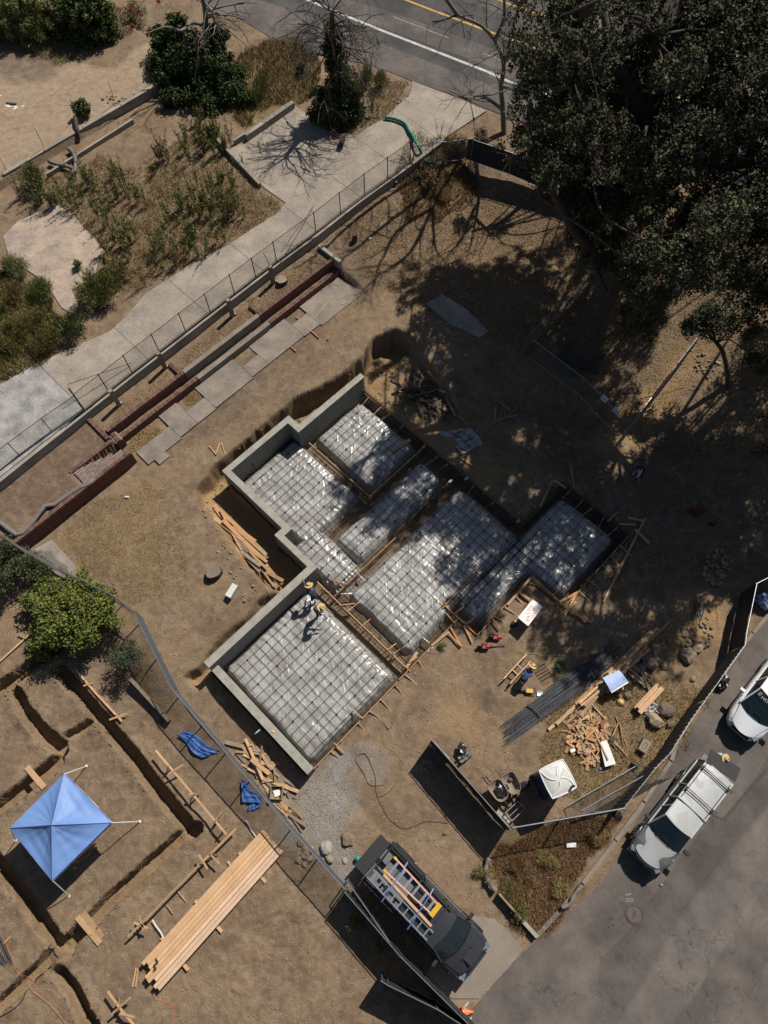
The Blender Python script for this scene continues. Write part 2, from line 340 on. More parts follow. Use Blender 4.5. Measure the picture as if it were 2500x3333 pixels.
zone(za,1,[(-50,880),(120,950),(200,1040),(150,1160),(-50,1260)],.9,1); zone(za,1,[(1340,430),(1500,460),(1530,600),(1480,690),(1340,700),(1320,560)],.9,1)
zone(za,1,[(1800,2280),(2050,2180),(2330,2250),(2120,2560),(1900,2600),(1790,2480)],.5,.8); zone(za,1,[(1600,2740),(1960,2650),(1990,2700),(1760,3010),(1640,2950),(1590,2830)],1,.4)
zone(za,2,[(950,2560),(1100,2470),(1180,2600),(1150,2700),(1180,2850),(1050,2850),(950,2700)],1,1); zone(za,2,[(1180,2420),(1280,2450),(1260,2560),(1180,2540)],.5,.6)
zone(za,3,[(1080,720),(1250,560),(1800,640),(1950,1000),(1700,1150),(1350,1000),(1180,880)],.85,1.3); zone(za,3,[(430,1290),(760,1020),(1050,800),(1090,850),(700,1120),(330,1400)],.75,.4)
zone(za,3,[(430,560),(850,620),(920,700),(640,850),(420,960),(330,800)],.9,1); zone(za,3,[(1800,600),(2560,600),(2560,1100),(2300,1100),(1900,1150)],.9,1)
zone(zb,0,[(-80,180),(380,220),(520,130),(480,280),(250,430),(-60,600)],1,.5); zone(zb,0,[(1960,2870),(1750,3060),(1650,3150),(1780,3160),(1990,2960),(2270,2480),(2180,2480)],0,.5)
zone(zb,1,[(-30,1540),(290,1370),(400,1460),(330,1530),(40,1740),(-30,1700)],.9,.4); zone(zb,1,[(800,1010),(1050,800),(1090,850),(830,1030)],.6,.4)
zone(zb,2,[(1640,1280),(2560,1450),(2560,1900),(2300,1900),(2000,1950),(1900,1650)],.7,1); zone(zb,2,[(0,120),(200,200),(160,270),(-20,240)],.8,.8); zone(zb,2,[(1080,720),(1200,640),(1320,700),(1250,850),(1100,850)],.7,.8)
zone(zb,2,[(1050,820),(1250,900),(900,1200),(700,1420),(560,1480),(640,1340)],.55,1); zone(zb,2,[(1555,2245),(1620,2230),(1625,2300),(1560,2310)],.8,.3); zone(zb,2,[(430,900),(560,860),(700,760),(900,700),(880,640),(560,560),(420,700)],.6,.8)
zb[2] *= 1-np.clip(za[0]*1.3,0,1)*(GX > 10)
ny, nx = GX.shape
idx = np.arange(ny*nx).reshape(ny, nx)
Fq = np.stack([idx[:-1,:-1], idx[:-1,1:], idx[1:,1:], idx[1:,:-1]], -1).reshape(-1, 4)
def ground_mat():
    m = bpy.data.materials.new('ground_dirt'); m.use_nodes = True; nt = m.node_tree; N = nt.nodes; L = nt.links; bs = N['Principled BSDF']
    bs.inputs['Roughness'].default_value = .95; bs.inputs['Specular IOR Level'].default_value = .2
    pos = N.new('ShaderNodeNewGeometry').outputs['Position']
    def noise(sc, det=5, dist=0.0, rough=.6):
        n = N.new('ShaderNodeTexNoise'); n.inputs['Scale'].default_value = sc; n.inputs['Detail'].default_value = det; n.inputs['Distortion'].default_value = dist; n.inputs['Roughness'].default_value = rough
        L.new(pos, n.inputs['Vector']); return n.outputs['Fac']
    def ramp(f, stops):
        r = N.new('ShaderNodeValToRGB'); e = r.color_ramp.elements
        while len(e) < len(stops): e.new(.5)
        for el, (p, c) in zip(e, stops): el.position = p; el.color = (*c, 1)
        L.new(f, r.inputs[0]); return r.outputs[0]
    def mix(f, a, b):
        x = N.new('ShaderNodeMix'); x.data_type = 'RGBA'
        if hasattr(f, 'links') or hasattr(f, 'node'): L.new(f, x.inputs[0])
        else: x.inputs[0].default_value = f
        for s, i in ((a, 6), (b, 7)):
            if hasattr(s, 'node'): L.new(s, x.inputs[i])
            else: x.inputs[i].default_value = (*s, 1)
        return x.outputs[2]
    def mul(a, b):
        x = N.new('ShaderNodeMath'); x.operation = 'MULTIPLY'; L.new(a, x.inputs[0])
        if hasattr(b, 'node'): L.new(b, x.inputs[1])
        else: x.inputs[1].default_value = b
        return x.outputs[0]
    big, mid, fin, vf = noise(.45, 4), noise(2.6, 6, .6), noise(16, 5), noise(70, 3)
    A = N.new('ShaderNodeAttribute'); A.attribute_name = 'za'; sa = N.new('ShaderNodeSeparateColor'); L.new(A.outputs['Color'], sa.inputs[0])
    B = N.new('ShaderNodeAttribute'); B.attribute_name = 'zb'; sb = N.new('ShaderNodeSeparateColor'); L.new(B.outputs['Color'], sb.inputs[0])
    bigc = ramp(big, [(.36,(0,0,0)),(.62,(1,1,1))]); dirt = mix(bigc, ramp(mid, [(.3,(.104,.069,.044)),(.5,(.152,.104,.066)),(.72,(.205,.145,.095))]), ramp(mid, [(.3,(.16,.107,.065)),(.5,(.215,.149,.091)),(.72,(.262,.188,.12))]))
    dirt = mix(mul(ramp(fin, [(.45,(0,0,0)),(.7,(1,1,1))]), .35), dirt, (.09,.066,.046))
    fresh = ramp(fin, [(.3,(.19,.115,.05)),(.7,(.36,.235,.115))]); dirt = mix(sa.outputs[0], dirt, fresh)
    sand = ramp(mid, [(.3,(.22,.155,.105)),(.7,(.34,.255,.175))]); dirt = mix(sb.outputs[0], dirt, sand)
    red = ramp(mid, [(.3,(.10,.066,.046)),(.7,(.165,.112,.078))]); dirt = mix(sb.outputs[1], dirt, red)
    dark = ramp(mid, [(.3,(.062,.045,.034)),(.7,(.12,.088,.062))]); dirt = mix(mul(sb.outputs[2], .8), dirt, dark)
    straw = ramp(fin, [(.3,(.11,.075,.035)),(.55,(.23,.165,.075)),(.75,(.33,.24,.115))]); dirt = mix(mul(sa.outputs[1], .8), dirt, straw)
    v = N.new('ShaderNodeTexVoronoi'); v.inputs['Scale'].default_value = 26; L.new(pos, v.inputs['Vector'])
    grav = mix(.3, ramp(fin, [(.3,(.2,.165,.12)),(.7,(.48,.4,.3))]), v.outputs['Color']); hv = N.new('ShaderNodeHueSaturation'); hv.inputs['Saturation'].default_value = .12; hv.inputs['Value'].default_value = .55; L.new(grav, hv.inputs['Color'])
    dirt = mix(mul(sa.outputs[2], .7), dirt, hv.outputs[0])
    v2 = N.new('ShaderNodeTexVoronoi'); v2.inputs['Scale'].default_value = 19; L.new(pos, v2.inputs['Vector'])
    leaf = ramp(v2.outputs['Color'], [(.1,(.045,.03,.02)),(.45,(.115,.072,.04)),(.7,(.2,.135,.075)),(.9,(.3,.215,.13))])
    dirt = mix(mul(A.outputs['Alpha'], .75), dirt, leaf)
    v3 = N.new('ShaderNodeTexVoronoi'); v3.inputs['Scale'].default_value = 9; L.new(pos, v3.inputs['Vector'])
    spk = ramp(v3.outputs['Distance'], [(.10,(1,1,1)),(.17,(0,0,0))]); wh = N.new('ShaderNodeSeparateColor'); L.new(v3.outputs['Color'], wh.inputs[0])
    dn = noise(1.1, 6, 1.6, .65); dirt = mix(mul(ramp(dn, [(.5,(0,0,0)),(.66,(1,1,1))]), .45), dirt, (.265,.205,.14)); dn2 = noise(.8, 5, 2.2, .6); dirt = mix(mul(ramp(dn2, [(.56,(0,0,0)),(.7,(1,1,1))]), .4), dirt, (.085,.06,.042))
    spk2 = mul(mul(spk, ramp(wh.outputs[0], [(.72,(0,0,0)),(.74,(1,1,1))])), .6)
    dirt = mix(spk2, dirt, (.34,.29,.225)); L.new(dirt, bs.inputs['Base Color'])
    hsum = N.new('ShaderNodeMath'); hsum.operation = 'ADD'; L.new(mid, hsum.inputs[0]); x2 = mul(fin, .55); L.new(x2, hsum.inputs[1])
    h2 = N.new('ShaderNodeMath'); h2.operation = 'ADD'; L.new(hsum.outputs[0], h2.inputs[0]); L.new(mul(vf, .3), h2.inputs[1])
    v4 = N.new('ShaderNodeTexVoronoi'); v4.inputs['Scale'].default_value = 13; v4.inputs['Randomness'].default_value = 1; L.new(pos, v4.inputs['Vector']); h3 = N.new('ShaderNodeMath'); h3.operation = 'SUBTRACT'; L.new(h2.outputs[0], h3.inputs[0]); L.new(mul(mul(v4.outputs['Distance'], ramp(mid, [(.4,(0,0,0)),(.6,(1,1,1))])), .9), h3.inputs[1])
    bp = N.new('ShaderNodeBump'); bp.inputs['Strength'].default_value = .75; bp.inputs['Distance'].default_value = .04; L.new(h3.outputs[0], bp.inputs['Height']); L.new(bp.outputs[0], bs.inputs['Normal'])
    return m
M['ground'] = ground_mat()
ground = npmesh('ground', np.stack([GX, GY, GZ], -1).reshape(-1, 3), Fq, M['ground'], smooth=True); tag(ground, kind='structure')
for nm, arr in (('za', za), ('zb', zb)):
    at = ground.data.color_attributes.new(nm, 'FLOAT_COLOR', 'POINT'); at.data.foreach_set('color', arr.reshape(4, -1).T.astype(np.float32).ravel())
# ================================================================ PAVED SURFACES
def sheet(name, pg, zf, mats, parent=None, thick=.05, step=1.0, kind=None):
    bm = bmesh.new(); f = bm.faces.new([bm.verts.new((x, y, 0)) for x, y in pg]); bmesh.ops.triangulate(bm, faces=[f])
    lo, hi = pg.min(0), pg.max(0)
    for ax in (0, 1):
        for t in np.arange(lo[ax]+step, hi[ax], step):
            co = [0, 0, 0]; co[ax] = t; no = [0, 0, 0]; no[ax] = 1
            bmesh.ops.bisect_plane(bm, geom=bm.verts[:]+bm.edges[:]+bm.faces[:], plane_co=co, plane_no=no)
    bmesh.ops.recalc_face_normals(bm, faces=bm.faces[:])
    if bm.faces and sum(f.normal.z for f in bm.faces) < 0: bmesh.ops.reverse_faces(bm, faces=bm.faces[:])
    if thick:
        be = [e for e in bm.edges if e.is_boundary]; r = bmesh.ops.extrude_edge_only(bm, edges=be)
        ex = {v for v in r['geom'] if isinstance(v, bmesh.types.BMVert)}
    else: ex = set()
    for v in bm.verts: v.co.z = float(zf(v.co.x, v.co.y)) - (thick if v in ex else 0)
    me = bpy.data.meshes.new(name); bm.to_mesh(me); bm.free(); me.materials.append(mats)
    o = bpy.data.objects.new(name, me); COL.objects.link(o)
    if parent: o.parent = parent
    if kind: o['kind'] = kind
    return o
def hclip(pg, ax, ay, c):                               # keep ax*x+ay*y >= c
    out = []
    for i in range(len(pg)):
        p, q = pg[i], pg[(i+1) % len(pg)]; dp = ax*p[0]+ay*p[1]-c; dq = ax*q[0]+ay*q[1]-c
        if dp >= 0: out.append(p)
        if dp*dq < 0: t = dp/(dp-dq); out.append(p+(q-p)*t)
    return np.array(out)
def asphalt(name, c1, c2, crack):
    m = mat(name, c1, c2, .9, .7, 45, .3, spec=.3, fmix=.4); nt = m.node_tree; N = nt.nodes; L = nt.links; bs = N['Principled BSDF']
    col = bs.inputs['Base Color'].links[0].from_socket; pos = N.new('ShaderNodeNewGeometry').outputs['Position']
    nn = N.new('ShaderNodeTexNoise'); nn.inputs['Scale'].default_value = .9; nn.inputs['Detail'].default_value = 4; L.new(pos, nn.inputs['Vector'])
    va = N.new('ShaderNodeVectorMath'); va.operation = 'MULTIPLY_ADD'; L.new(nn.outputs['Color'], va.inputs[0]); va.inputs[1].default_value = (2.2,2.2,2.2); L.new(pos, va.inputs[2])
    v = N.new('ShaderNodeTexVoronoi'); v.feature = 'DISTANCE_TO_EDGE'; v.inputs['Scale'].default_value = .17; L.new(va.outputs[0], v.inputs['Vector'])
    r = N.new('ShaderNodeValToRGB'); r.color_ramp.elements[0].position = .0008; r.color_ramp.elements[0].color = (crack*.7,)*3+(1,); r.color_ramp.elements[1].position = .0032; r.color_ramp.elements[1].color = (0,0,0,1); L.new(v.outputs['Distance'], r.inputs[0])
    g = N.new('ShaderNodeTexNoise'); g.inputs['Scale'].default_value = .35; g.inputs['Detail'].default_value = 6; L.new(pos, g.inputs['Vector'])
    gr = N.new('ShaderNodeValToRGB'); gr.color_ramp.elements[0].position = .4; gr.color_ramp.elements[1].position = .62; gr.color_ramp.elements[0].color = (.78,.78,.78,1); gr.color_ramp.elements[1].color = (1.15,1.12,1.08,1); L.new(g.outputs['Fac'], gr.inputs[0])
    m1 = N.new('ShaderNodeMix'); m1.data_type = 'RGBA'; m1.blend_type = 'MULTIPLY'; m1.inputs[0].default_value = 1; L.new(col, m1.inputs[6]); L.new(gr.outputs[0], m1.inputs[7])
    st = N.new('ShaderNodeTexNoise'); st.inputs['Scale'].default_value = 1.7; st.inputs['Detail'].default_value = 9; st.inputs['Roughness'].default_value = .7; st.inputs['Distortion'].default_value = .8; L.new(pos, st.inputs['Vector'])
    sr = N.new('ShaderNodeValToRGB'); sr.color_ramp.elements[0].position = .33; sr.color_ramp.elements[1].position = .55; sr.color_ramp.elements[0].color = (.82,.82,.82,1); sr.color_ramp.elements[1].color = (1.06,1.05,1.04,1); L.new(st.outputs['Fac'], sr.inputs[0])
    ag = N.new('ShaderNodeTexVoronoi'); ag.inputs['Scale'].default_value = 42; L.new(pos, ag.inputs['Vector']); ar = N.new('ShaderNodeMapRange'); ar.inputs[1].default_value = 0; ar.inputs[2].default_value = .6; ar.inputs[3].default_value = 1.12; ar.inputs[4].default_value = .82; L.new(ag.outputs['Distance'], ar.inputs[0])
    m3 = N.new('ShaderNodeMix'); m3.data_type = 'RGBA'; m3.blend_type = 'MULTIPLY'; m3.inputs[0].default_value = 1; L.new(m1.outputs[2], m3.inputs[6]); L.new(sr.outputs[0], m3.inputs[7])
    vs_ = N.new('ShaderNodeVectorMath'); vs_.operation = 'SCALE'; L.new(m3.outputs[2], vs_.inputs[0]); L.new(ar.outputs[0], vs_.inputs['Scale'])
    m2 = N.new('ShaderNodeMix'); m2.data_type = 'RGBA'; L.new(r.outputs[0], m2.inputs[0]); L.new(vs_.outputs[0], m2.inputs[6]); m2.inputs[7].default_value = (.02,.018,.017,1); L.new(m2.outputs[2], bs.inputs['Base Color'])
    return m
M['street'] = asphalt('street_asphalt', (.142,.122,.11), (.108,.094,.085), .8); M['street_patch'] = asphalt('patch_asphalt', (.112,.099,.091), (.09,.08,.074), .5)
M['street_light'] = asphalt('worn_asphalt', (.16,.14,.127), (.122,.107,.098), .8); M['road'] = asphalt('road_asphalt', (.135,.118,.108), (.095,.084,.079), .6); M['road_dark'] = asphalt('dark_asphalt', (.082,.078,.076), (.062,.059,.057), .4)
M['paint_white'] = mat('paint_white', (.52,.51,.48), (.27,.26,.245), .7, 3, 25, .1); M['paint_yellow'] = mat('paint_yellow', (.55,.32,.05), (.34,.2,.045), .7, 3, 25, .1)
bz = lambda d: (lambda x, y: base(x, y)+d)
street = sheet('street', STREET, bz(.0), M['street'], kind='structure', thick=.06)
def strip(name, pxs, m, d, nm='structure', parent=None): return sheet(name, poly(pxs), bz(d), m, kind=nm, thick=0, parent=parent)
strip('asphalt_patch', Q(1650,2450,1.9518, 1659,30,1659,330,1400,640,1090,1050,960,1280,870,1450,740,1640,560,1540,600,1300,760,1150,1080,700,1300,420,1400,420), M['street_patch'], .004)
strip('worn_asphalt_strip', Q(1650,2450,1.9518, 1659,360,1659,800,1500,1080,1320,1330,1180,1560,1050,1723,700,1723,760,1640,890,1450,980,1280,1110,1060,1420,650), M['street_light'], .004)
strip('asphalt_trench_patch', Q(1650,2450,1.9518, 1659,80,1659,120,1500,290,1390,440,1340,420,1320,395,1370,415), M['road_dark'], .008)
road = sheet('main_road', ROAD, bz(.0), M['road'], kind='structure', thick=.06)
strip('road_lane', [(700,-50),(870,-50),(1190,70),(1700,262),(2100,410),(2540,570),(2560,610),(2090,470),(1640,300),(1000,50)], M['road_dark'], .004)
strip('road_lane', [(900,-60),(1340,-60),(1700,70),(2500,350),(2500,460),(1640,170),(1250,30)], M['road_dark'], .004)
def roadline(name, l, w, m, d=.009):
    pts = [P(*p)[:2] for p in l]; pl = []
    n = [np.array([-(q-p)[1], (q-p)[0]])/np.linalg.norm(q-p) for p, q in zip(pts, pts[1:])]; n = n+[n[-1]]
    pg = [p+k*w/2 for p, k in zip(pts, n)]+[p-k*w/2 for p, k in reversed(list(zip(pts, n)))]
    return sheet(name, np.array(pg), bz(d), m, thick=0, kind='structure')
roadline('edge_line', [(960,-20),(1010,4),(1240,98),(1640,258),(1790,312),(2100,425),(2560,582)], .22, M['paint_white'])
roadline('centre_line', [(1290,-12),(1430,42),(1650,124),(2000,245),(2500,420)], .17, M['paint_yellow'])
roadline('centre_line', [(1610,-5),(1700,30),(2000,130),(2500,310)], .15, M['paint_yellow'])
M['paint_faded'] = mat('paint_faded', (.24,.225,.21), (.12,.11,.10), .8, 4, 30, .1)
roadline('lane_line', [(1280,55),(1460,124)], .12, M['paint_faded']); roadline('lane_line', [(1575,175),(1650,205)], .12, M['paint_faded'])
roadline('road_arrow', [(2215,225),(2260,140),(2290,40)], .4, M['paint_white'])
# driveway in cast slabs, each a piece
M['drive'] = mat('driveway_concrete', (.34,.285,.225), (.18,.155,.132), .9, 1.0, 9, .25, fmix=.4)
M['drive_grey'] = mat('driveway_worn', (.37,.35,.325), (.14,.135,.13), .9, 1.3, 14, .3, fmix=.35)
cuts = [-6, 3.4, 7.7, 11.9, 16.1, 20.3, 24.0, 27.4, 31.0, 40]
drive = None
for i, (c0, c1) in enumerate(zip(cuts, cuts[1:])):
    pg = hclip(hclip(DRIVE, R2, R2, c0+.012), -R2, -R2, -(c1-.012))
    if len(pg) < 3: continue
    dz = lambda x, y: np.where((x+y)*R2 < 28, 2.47, np.maximum(base(x, y), 2.3)+.02)
    if drive is None: drive = sheet('driveway', pg, dz, M['drive_grey'], kind='structure')
    else: sheet('slab', pg, dz, M['drive'], parent=drive)
sheet('driveway_apron', APRON, bz(.012), mat('apron_concrete', (.255,.21,.165), (.16,.132,.106), .9, .6, 20, .2), kind='structure')
M['patio'] = mat('patio_concrete', (.42,.32,.235), (.20,.165,.145), .9, 1.1, 7, .3, fmix=.35)
sheet('patio', PATIO, bz(.03), M['patio'], kind='structure')
# garden path slabs
def abpoly(l): return np.array([AB(*p) for p in l])
def slabbox(name, a0, a1, b0, b1, parent=None):
    z = 1.19+random.uniform(-.008,.008); o = MB().prism([AB(a0+.01,b0),AB(a0+.01,b1),AB(a1-.01,b1),AB(a1-.01,b0)], .95, z).obj(name, M['path'], parent); return o
M['path'] = mat('path_concrete', (.27,.225,.18), (.135,.112,.094), .9, 1.1, 12, .25, fmix=.35)
path = slabbox('garden_path', 3.9, 6.1, -22.25, -21.2); tag(path, kind='structure')
for l in ((4.3,5.0,-21.2,-20.8),(6.1,7.3,-23.15,-21.3),(7.3,8.6,-22.3,-21.3),(8.6,11.3,-23.15,-21.35),(11.3,12.5,-22.35,-21.45),(12.5,15.2,-23.15,-21.45),(15.2,16.4,-22.5,-21.4),(16.4,19.5,-23.15,-21.25)): slabbox('slab', *l, parent=path)
sheet('buried_slab', poly([(1385,990),(1440,960),(1520,1010),(1590,1080),(1560,1100),(1470,1060)]), bz(.06), M['old_concrete'], kind='structure', thick=.1)
sheet('concrete_pad', poly(Q(0,1600,1.9518, 200,380,330,310,400,380,480,470,500,560,420,560,350,520)), bz(.05), M['old_concrete'], kind='structure', thick=.1)
M['kerb'] = mat('kerb_concrete', (.24,.2,.165), (.14,.118,.1), .9, 1.5, 25, .25)
def kerbline(name, pxs, w, h, m, parent=None):
    b = MB(); pts = [P(*p) for p in pxs]
    for p, q in zip(pts, pts[1:]): b.bar((p[0],p[1],p[2]+h/2-.08),(q[0],q[1],q[2]+h/2-.08), w, h+.16, up=(0,0,1))
    return b.obj(name, m, parent)
k = kerbline('kerb', T('I',1659,780,1560,900), .17, .12, M['kerb']); tag(k, kind='structure')
for seg in (T('I',1555,905,1290,1240),T('I',1285,1248,1080,1580)+T('L',1040,50),T('L',1035,58,870,310),T('L',865,318,690,555),T('L',685,562,480,830),T('L',470,842,335,1000),T('L',325,1010,185,1165)):
    kerbline('kerb_stone', seg, .17, .12, M['kerb'], k)
# ================================================================ FOUNDATION
def abz(a, b, z): x, y = AB(a, b); return (x, y, z)
WALL = [(15.54,-17.25),(10.95,-17.27),(10.95,-18.07),(6.3,-18.07),(6.3,-13.48),(5.8,-13.48),(5.8,-11.1),(-.7,-11.1),(-.7,-10.72),(6.12,-10.72),(6.12,-13.1),(6.64,-13.1),(6.64,-17.74),(10.6,-17.74),(10.6,-16.92),(15.5,-16.92)]
fw_ = thing('foundation_wall', 'stepped grey board-formed concrete wall along the back of the foundation pit', 'concrete wall', abz(6.3,-14,-.5))
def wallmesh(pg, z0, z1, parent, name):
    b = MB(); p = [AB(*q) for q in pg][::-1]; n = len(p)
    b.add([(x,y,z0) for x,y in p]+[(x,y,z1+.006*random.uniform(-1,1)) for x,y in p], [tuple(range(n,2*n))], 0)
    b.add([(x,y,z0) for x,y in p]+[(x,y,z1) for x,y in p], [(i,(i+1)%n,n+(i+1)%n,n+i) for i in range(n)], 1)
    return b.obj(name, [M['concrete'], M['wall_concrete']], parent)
wallmesh(WALL, -.6, 1.4, fw_, 'wall')
b = MB()
for (a0,b0),(a1,b1) in (((15.4,-16.915),(10.7,-16.915)),((10.5,-17.735),(6.7,-17.735)),((6.0,-10.715),(-.5,-10.715))):
    n = int(abs(a1-a0)/.62)
    for i in range(n+1):
        for z in (.35,.8,1.15):
            a = a0+(a1-a0)*i/max(n,1)+random.uniform(-.05,.05); b.box(abz(a,b0+.012,z+random.uniform(-.05,.05)),(.022,.022,.03))
for z in np.arange(.1,1.35,.11): b.box(abz(15.535,-17.0,z),(.03,.03,.035)); 
tag(b.obj('form_tie', M['white'], fw_), kind='stuff')
b = MB()
for (a0,b0),(a1,b1) in (((15.4,-17.2),(11,-17.2)),((10.8,-18.0),(6.4,-18.0)),((6.35,-17.8),(6.35,-13.6)),((5.86,-13.3),(5.86,-11.3)),((5.6,-11.05),(-.6,-11.05))):
    n = int(math.hypot(a1-a0,b1-b0)/.5)
    for i in range(n+1):
        t = (i+random.random()*.5)/(n+.5); q = abz(a0+(a1-a0)*t, b0+(b1-b0)*t, 1.40); b.tube([q,(q[0],q[1],1.40+random.uniform(.03,.09))], .009, 4)
tag(b.obj('anchor_stub', M['dark_metal'], fw_), kind='stuff')
lw = thing('foundation_wall', 'low concrete stem wall along the lower left edge of the foundation with a water bottle on it', 'concrete wall', abz(-.5,-8,-.5))
wallmesh([(-.7,-4.2),(-.7,-10.98),(-.32,-10.98),(-.32,-4.2)][::-1], -.6, .95, lw, 'wall')
b = MB()
for i in range(16): q = abz(-.62+random.uniform(0,.2), -10.8+i*.42, .95); b.tube([q,(q[0],q[1],1.0)], .01, 4)
tag(b.obj('anchor_stub', M['dark_metal'], lw), kind='stuff')
# plastic-wrapped pads
def plastic():
    m = bpy.data.materials.new('plastic_sheet'); m.use_nodes = True; nt = m.node_tree; N = nt.nodes; L = nt.links; bs = N['Principled BSDF']
    pos = N.new('ShaderNodeNewGeometry').outputs['Position']
    n = N.new('ShaderNodeTexNoise'); n.inputs['Scale'].default_value = 1.1; n.inputs['Detail'].default_value = 4; L.new(pos, n.inputs['Vector'])
    r = N.new('ShaderNodeValToRGB'); r.color_ramp.elements[0].position = .35; r.color_ramp.elements[1].position = .65; r.color_ramp.elements[0].color = (.27,.255,.23,1); r.color_ramp.elements[1].color = (.42,.41,.395,1); L.new(n.outputs['Fac'], r.inputs[0])
    s = N.new('ShaderNodeTexNoise'); s.inputs['Scale'].default_value = 55; s.inputs['Detail'].default_value = 2; L.new(pos, s.inputs['Vector'])
    r2 = N.new('ShaderNodeValToRGB'); r2.color_ramp.elements[0].position = .38; r2.color_ramp.elements[1].position = .6; r2.color_ramp.elements[0].color = (.45,.45,.45,1); r2.color_ramp.elements[1].color = (1.15,1.15,1.15,1); L.new(s.outputs['Fac'], r2.inputs[0])
    mx = N.new('ShaderNodeMix'); mx.data_type = 'RGBA'; mx.blend_type = 'MULTIPLY'; mx.inputs[0].default_value = .8; L.new(r.outputs[0], mx.inputs[6]); L.new(r2.outputs[0], mx.inputs[7]); L.new(mx.outputs[2], bs.inputs['Base Color'])
    bs.inputs['Roughness'].default_value = .3; bs.inputs['Specular IOR Level'].default_value = .55
    mp = N.new('ShaderNodeMapping'); mp.inputs['Rotation'].default_value = (0,0,.5); mp.inputs['Scale'].default_value = (1,.28,1); L.new(pos, mp.inputs[0])
    w = N.new('ShaderNodeTexNoise'); w.noise_type = 'RIDGED_MULTIFRACTAL'; w.inputs['Scale'].default_value = 4.2; w.inputs['Detail'].default_value = 4; w.inputs['Distortion'].default_value = .7; L.new(mp.outputs[0], w.inputs['Vector'])
    bp = N.new('ShaderNodeBump'); bp.inputs['Strength'].default_value = .85; bp.inputs['Distance'].default_value = .04; L.new(w.outputs['Fac'], bp.inputs['Height']); L.new(bp.outputs[0], bs.inputs['Normal'])
    return m
M['plastic'] = plastic()
def rrd(a, b, r, rad=.35):
    a0,a1,b0,b1 = r; qx = np.abs(a-(a0+a1)/2)-(a1-a0)/2+rad; qy = np.abs(b-(b0+b1)/2)-(b1-b0)/2+rad
    return np.hypot(np.maximum(qx,0),np.maximum(qy,0))+np.minimum(np.maximum(qx,qy),0)-rad
def pad(label, rects, z0=.0, lift=()):
    A0=min(r[0] for r in rects)-.3; A1=max(r[1] for r in rects)+.3; B0=min(r[2] for r in rects)-.3; B1=max(r[3] for r in rects)+.3
    na=int((A1-A0)/.04); nb=int((B1-B0)/.04); a,b = np.meshgrid(np.linspace(A0,A1,na),np.linspace(B0,B1,nb),indexing='ij')
    d = np.full(a.shape, 9.)
    for r in rects: d = np.minimum(d, rrd(a,b,r))
    d = d+fbm(a,b,.9,2,71)*.10; x,y = AB(a,b)
    rid = 1-np.abs(fbm(a,b*.6,1.7,3,81))*2; rid2 = 1-np.abs(fbm(a*.7,b,3.6,2,91))*2
    z = z0 - .55*S(-.2,.2,d) - .07*S(-.6,-.05,d) + .014*(rid-.6)*.55 + .012*rid2 + .024*np.maximum(0,1-np.abs(fbm(a*.35+b*.12,b,4.2,2,101))*3)*vnoise(a*.8,b*.8,7) + .024*np.maximum(0,1-np.abs(fbm(a,b*.3-a*.1,3.6,2,111))*3)*vnoise(a*.8+9,b*.8,8) + fbm(a,b,.5,2,77)*.05
    k = np.hypot(a-A0,b-B0)
    ang = np.arctan2(b-(B0+B1)/2, a-(A0+A1)/2); z = z + .02*np.sin(ang*46+fbm(a,b,.8,2,5)*6)*S(-.7,.05,d)*S(.25,0,d)
    ii = np.arange(na*nb).reshape(na,nb); F = np.stack([ii[:-1,:-1],ii[1:,:-1],ii[1:,1:],ii[:-1,1:]],-1).reshape(-1,4)
    keep = (d.ravel()[F] < .24).all(1); F = F[keep]
    o = npmesh('plastic_pad', np.stack([x,y,z],-1).reshape(-1,3)-np.array(abz(rects[0][0],rects[0][2],-.5)), F, M['plastic'], True)
    o.location = abz(rects[0][0],rects[0][2],-.5); return tag(o, label, 'plastic sheet', 'plastic-wrapped gravel pads of the foundation')
PADS = [('gravel pad under clear plastic at the far wall end with one brown board on it', [(11.35,14.95,-16.75,-12.35)]),
 ('gravel pad under clear plastic in the corner of the tall stepped walls', [(6.72,10.72,-17.6,-12.5)]),
 ('narrow plastic-covered gravel pad with a white bucket standing on it', [(8.1,14.5,-11.65,-9.85)]),
 ('small bulging plastic-covered pad with white pipe stubs beside the wall corner', [(6.2,7.9,-12.9,-9.4)]),
 ('largest middle plastic-covered gravel pad half in tree shade', [(6.45,14.85,-9.05,-4.85)]),
 ('L-shaped plastic-covered gravel pad behind the white table', [(9.85,14.1,-4.95,-3.45),(13.7,18.2,-4.95,-1.35)]),
 ('big square plastic-covered gravel pad where two workers in straw hats stand', [(-.28,5.2,-10.68,-4.6)])]
for l, r in PADS: pad(l, r)
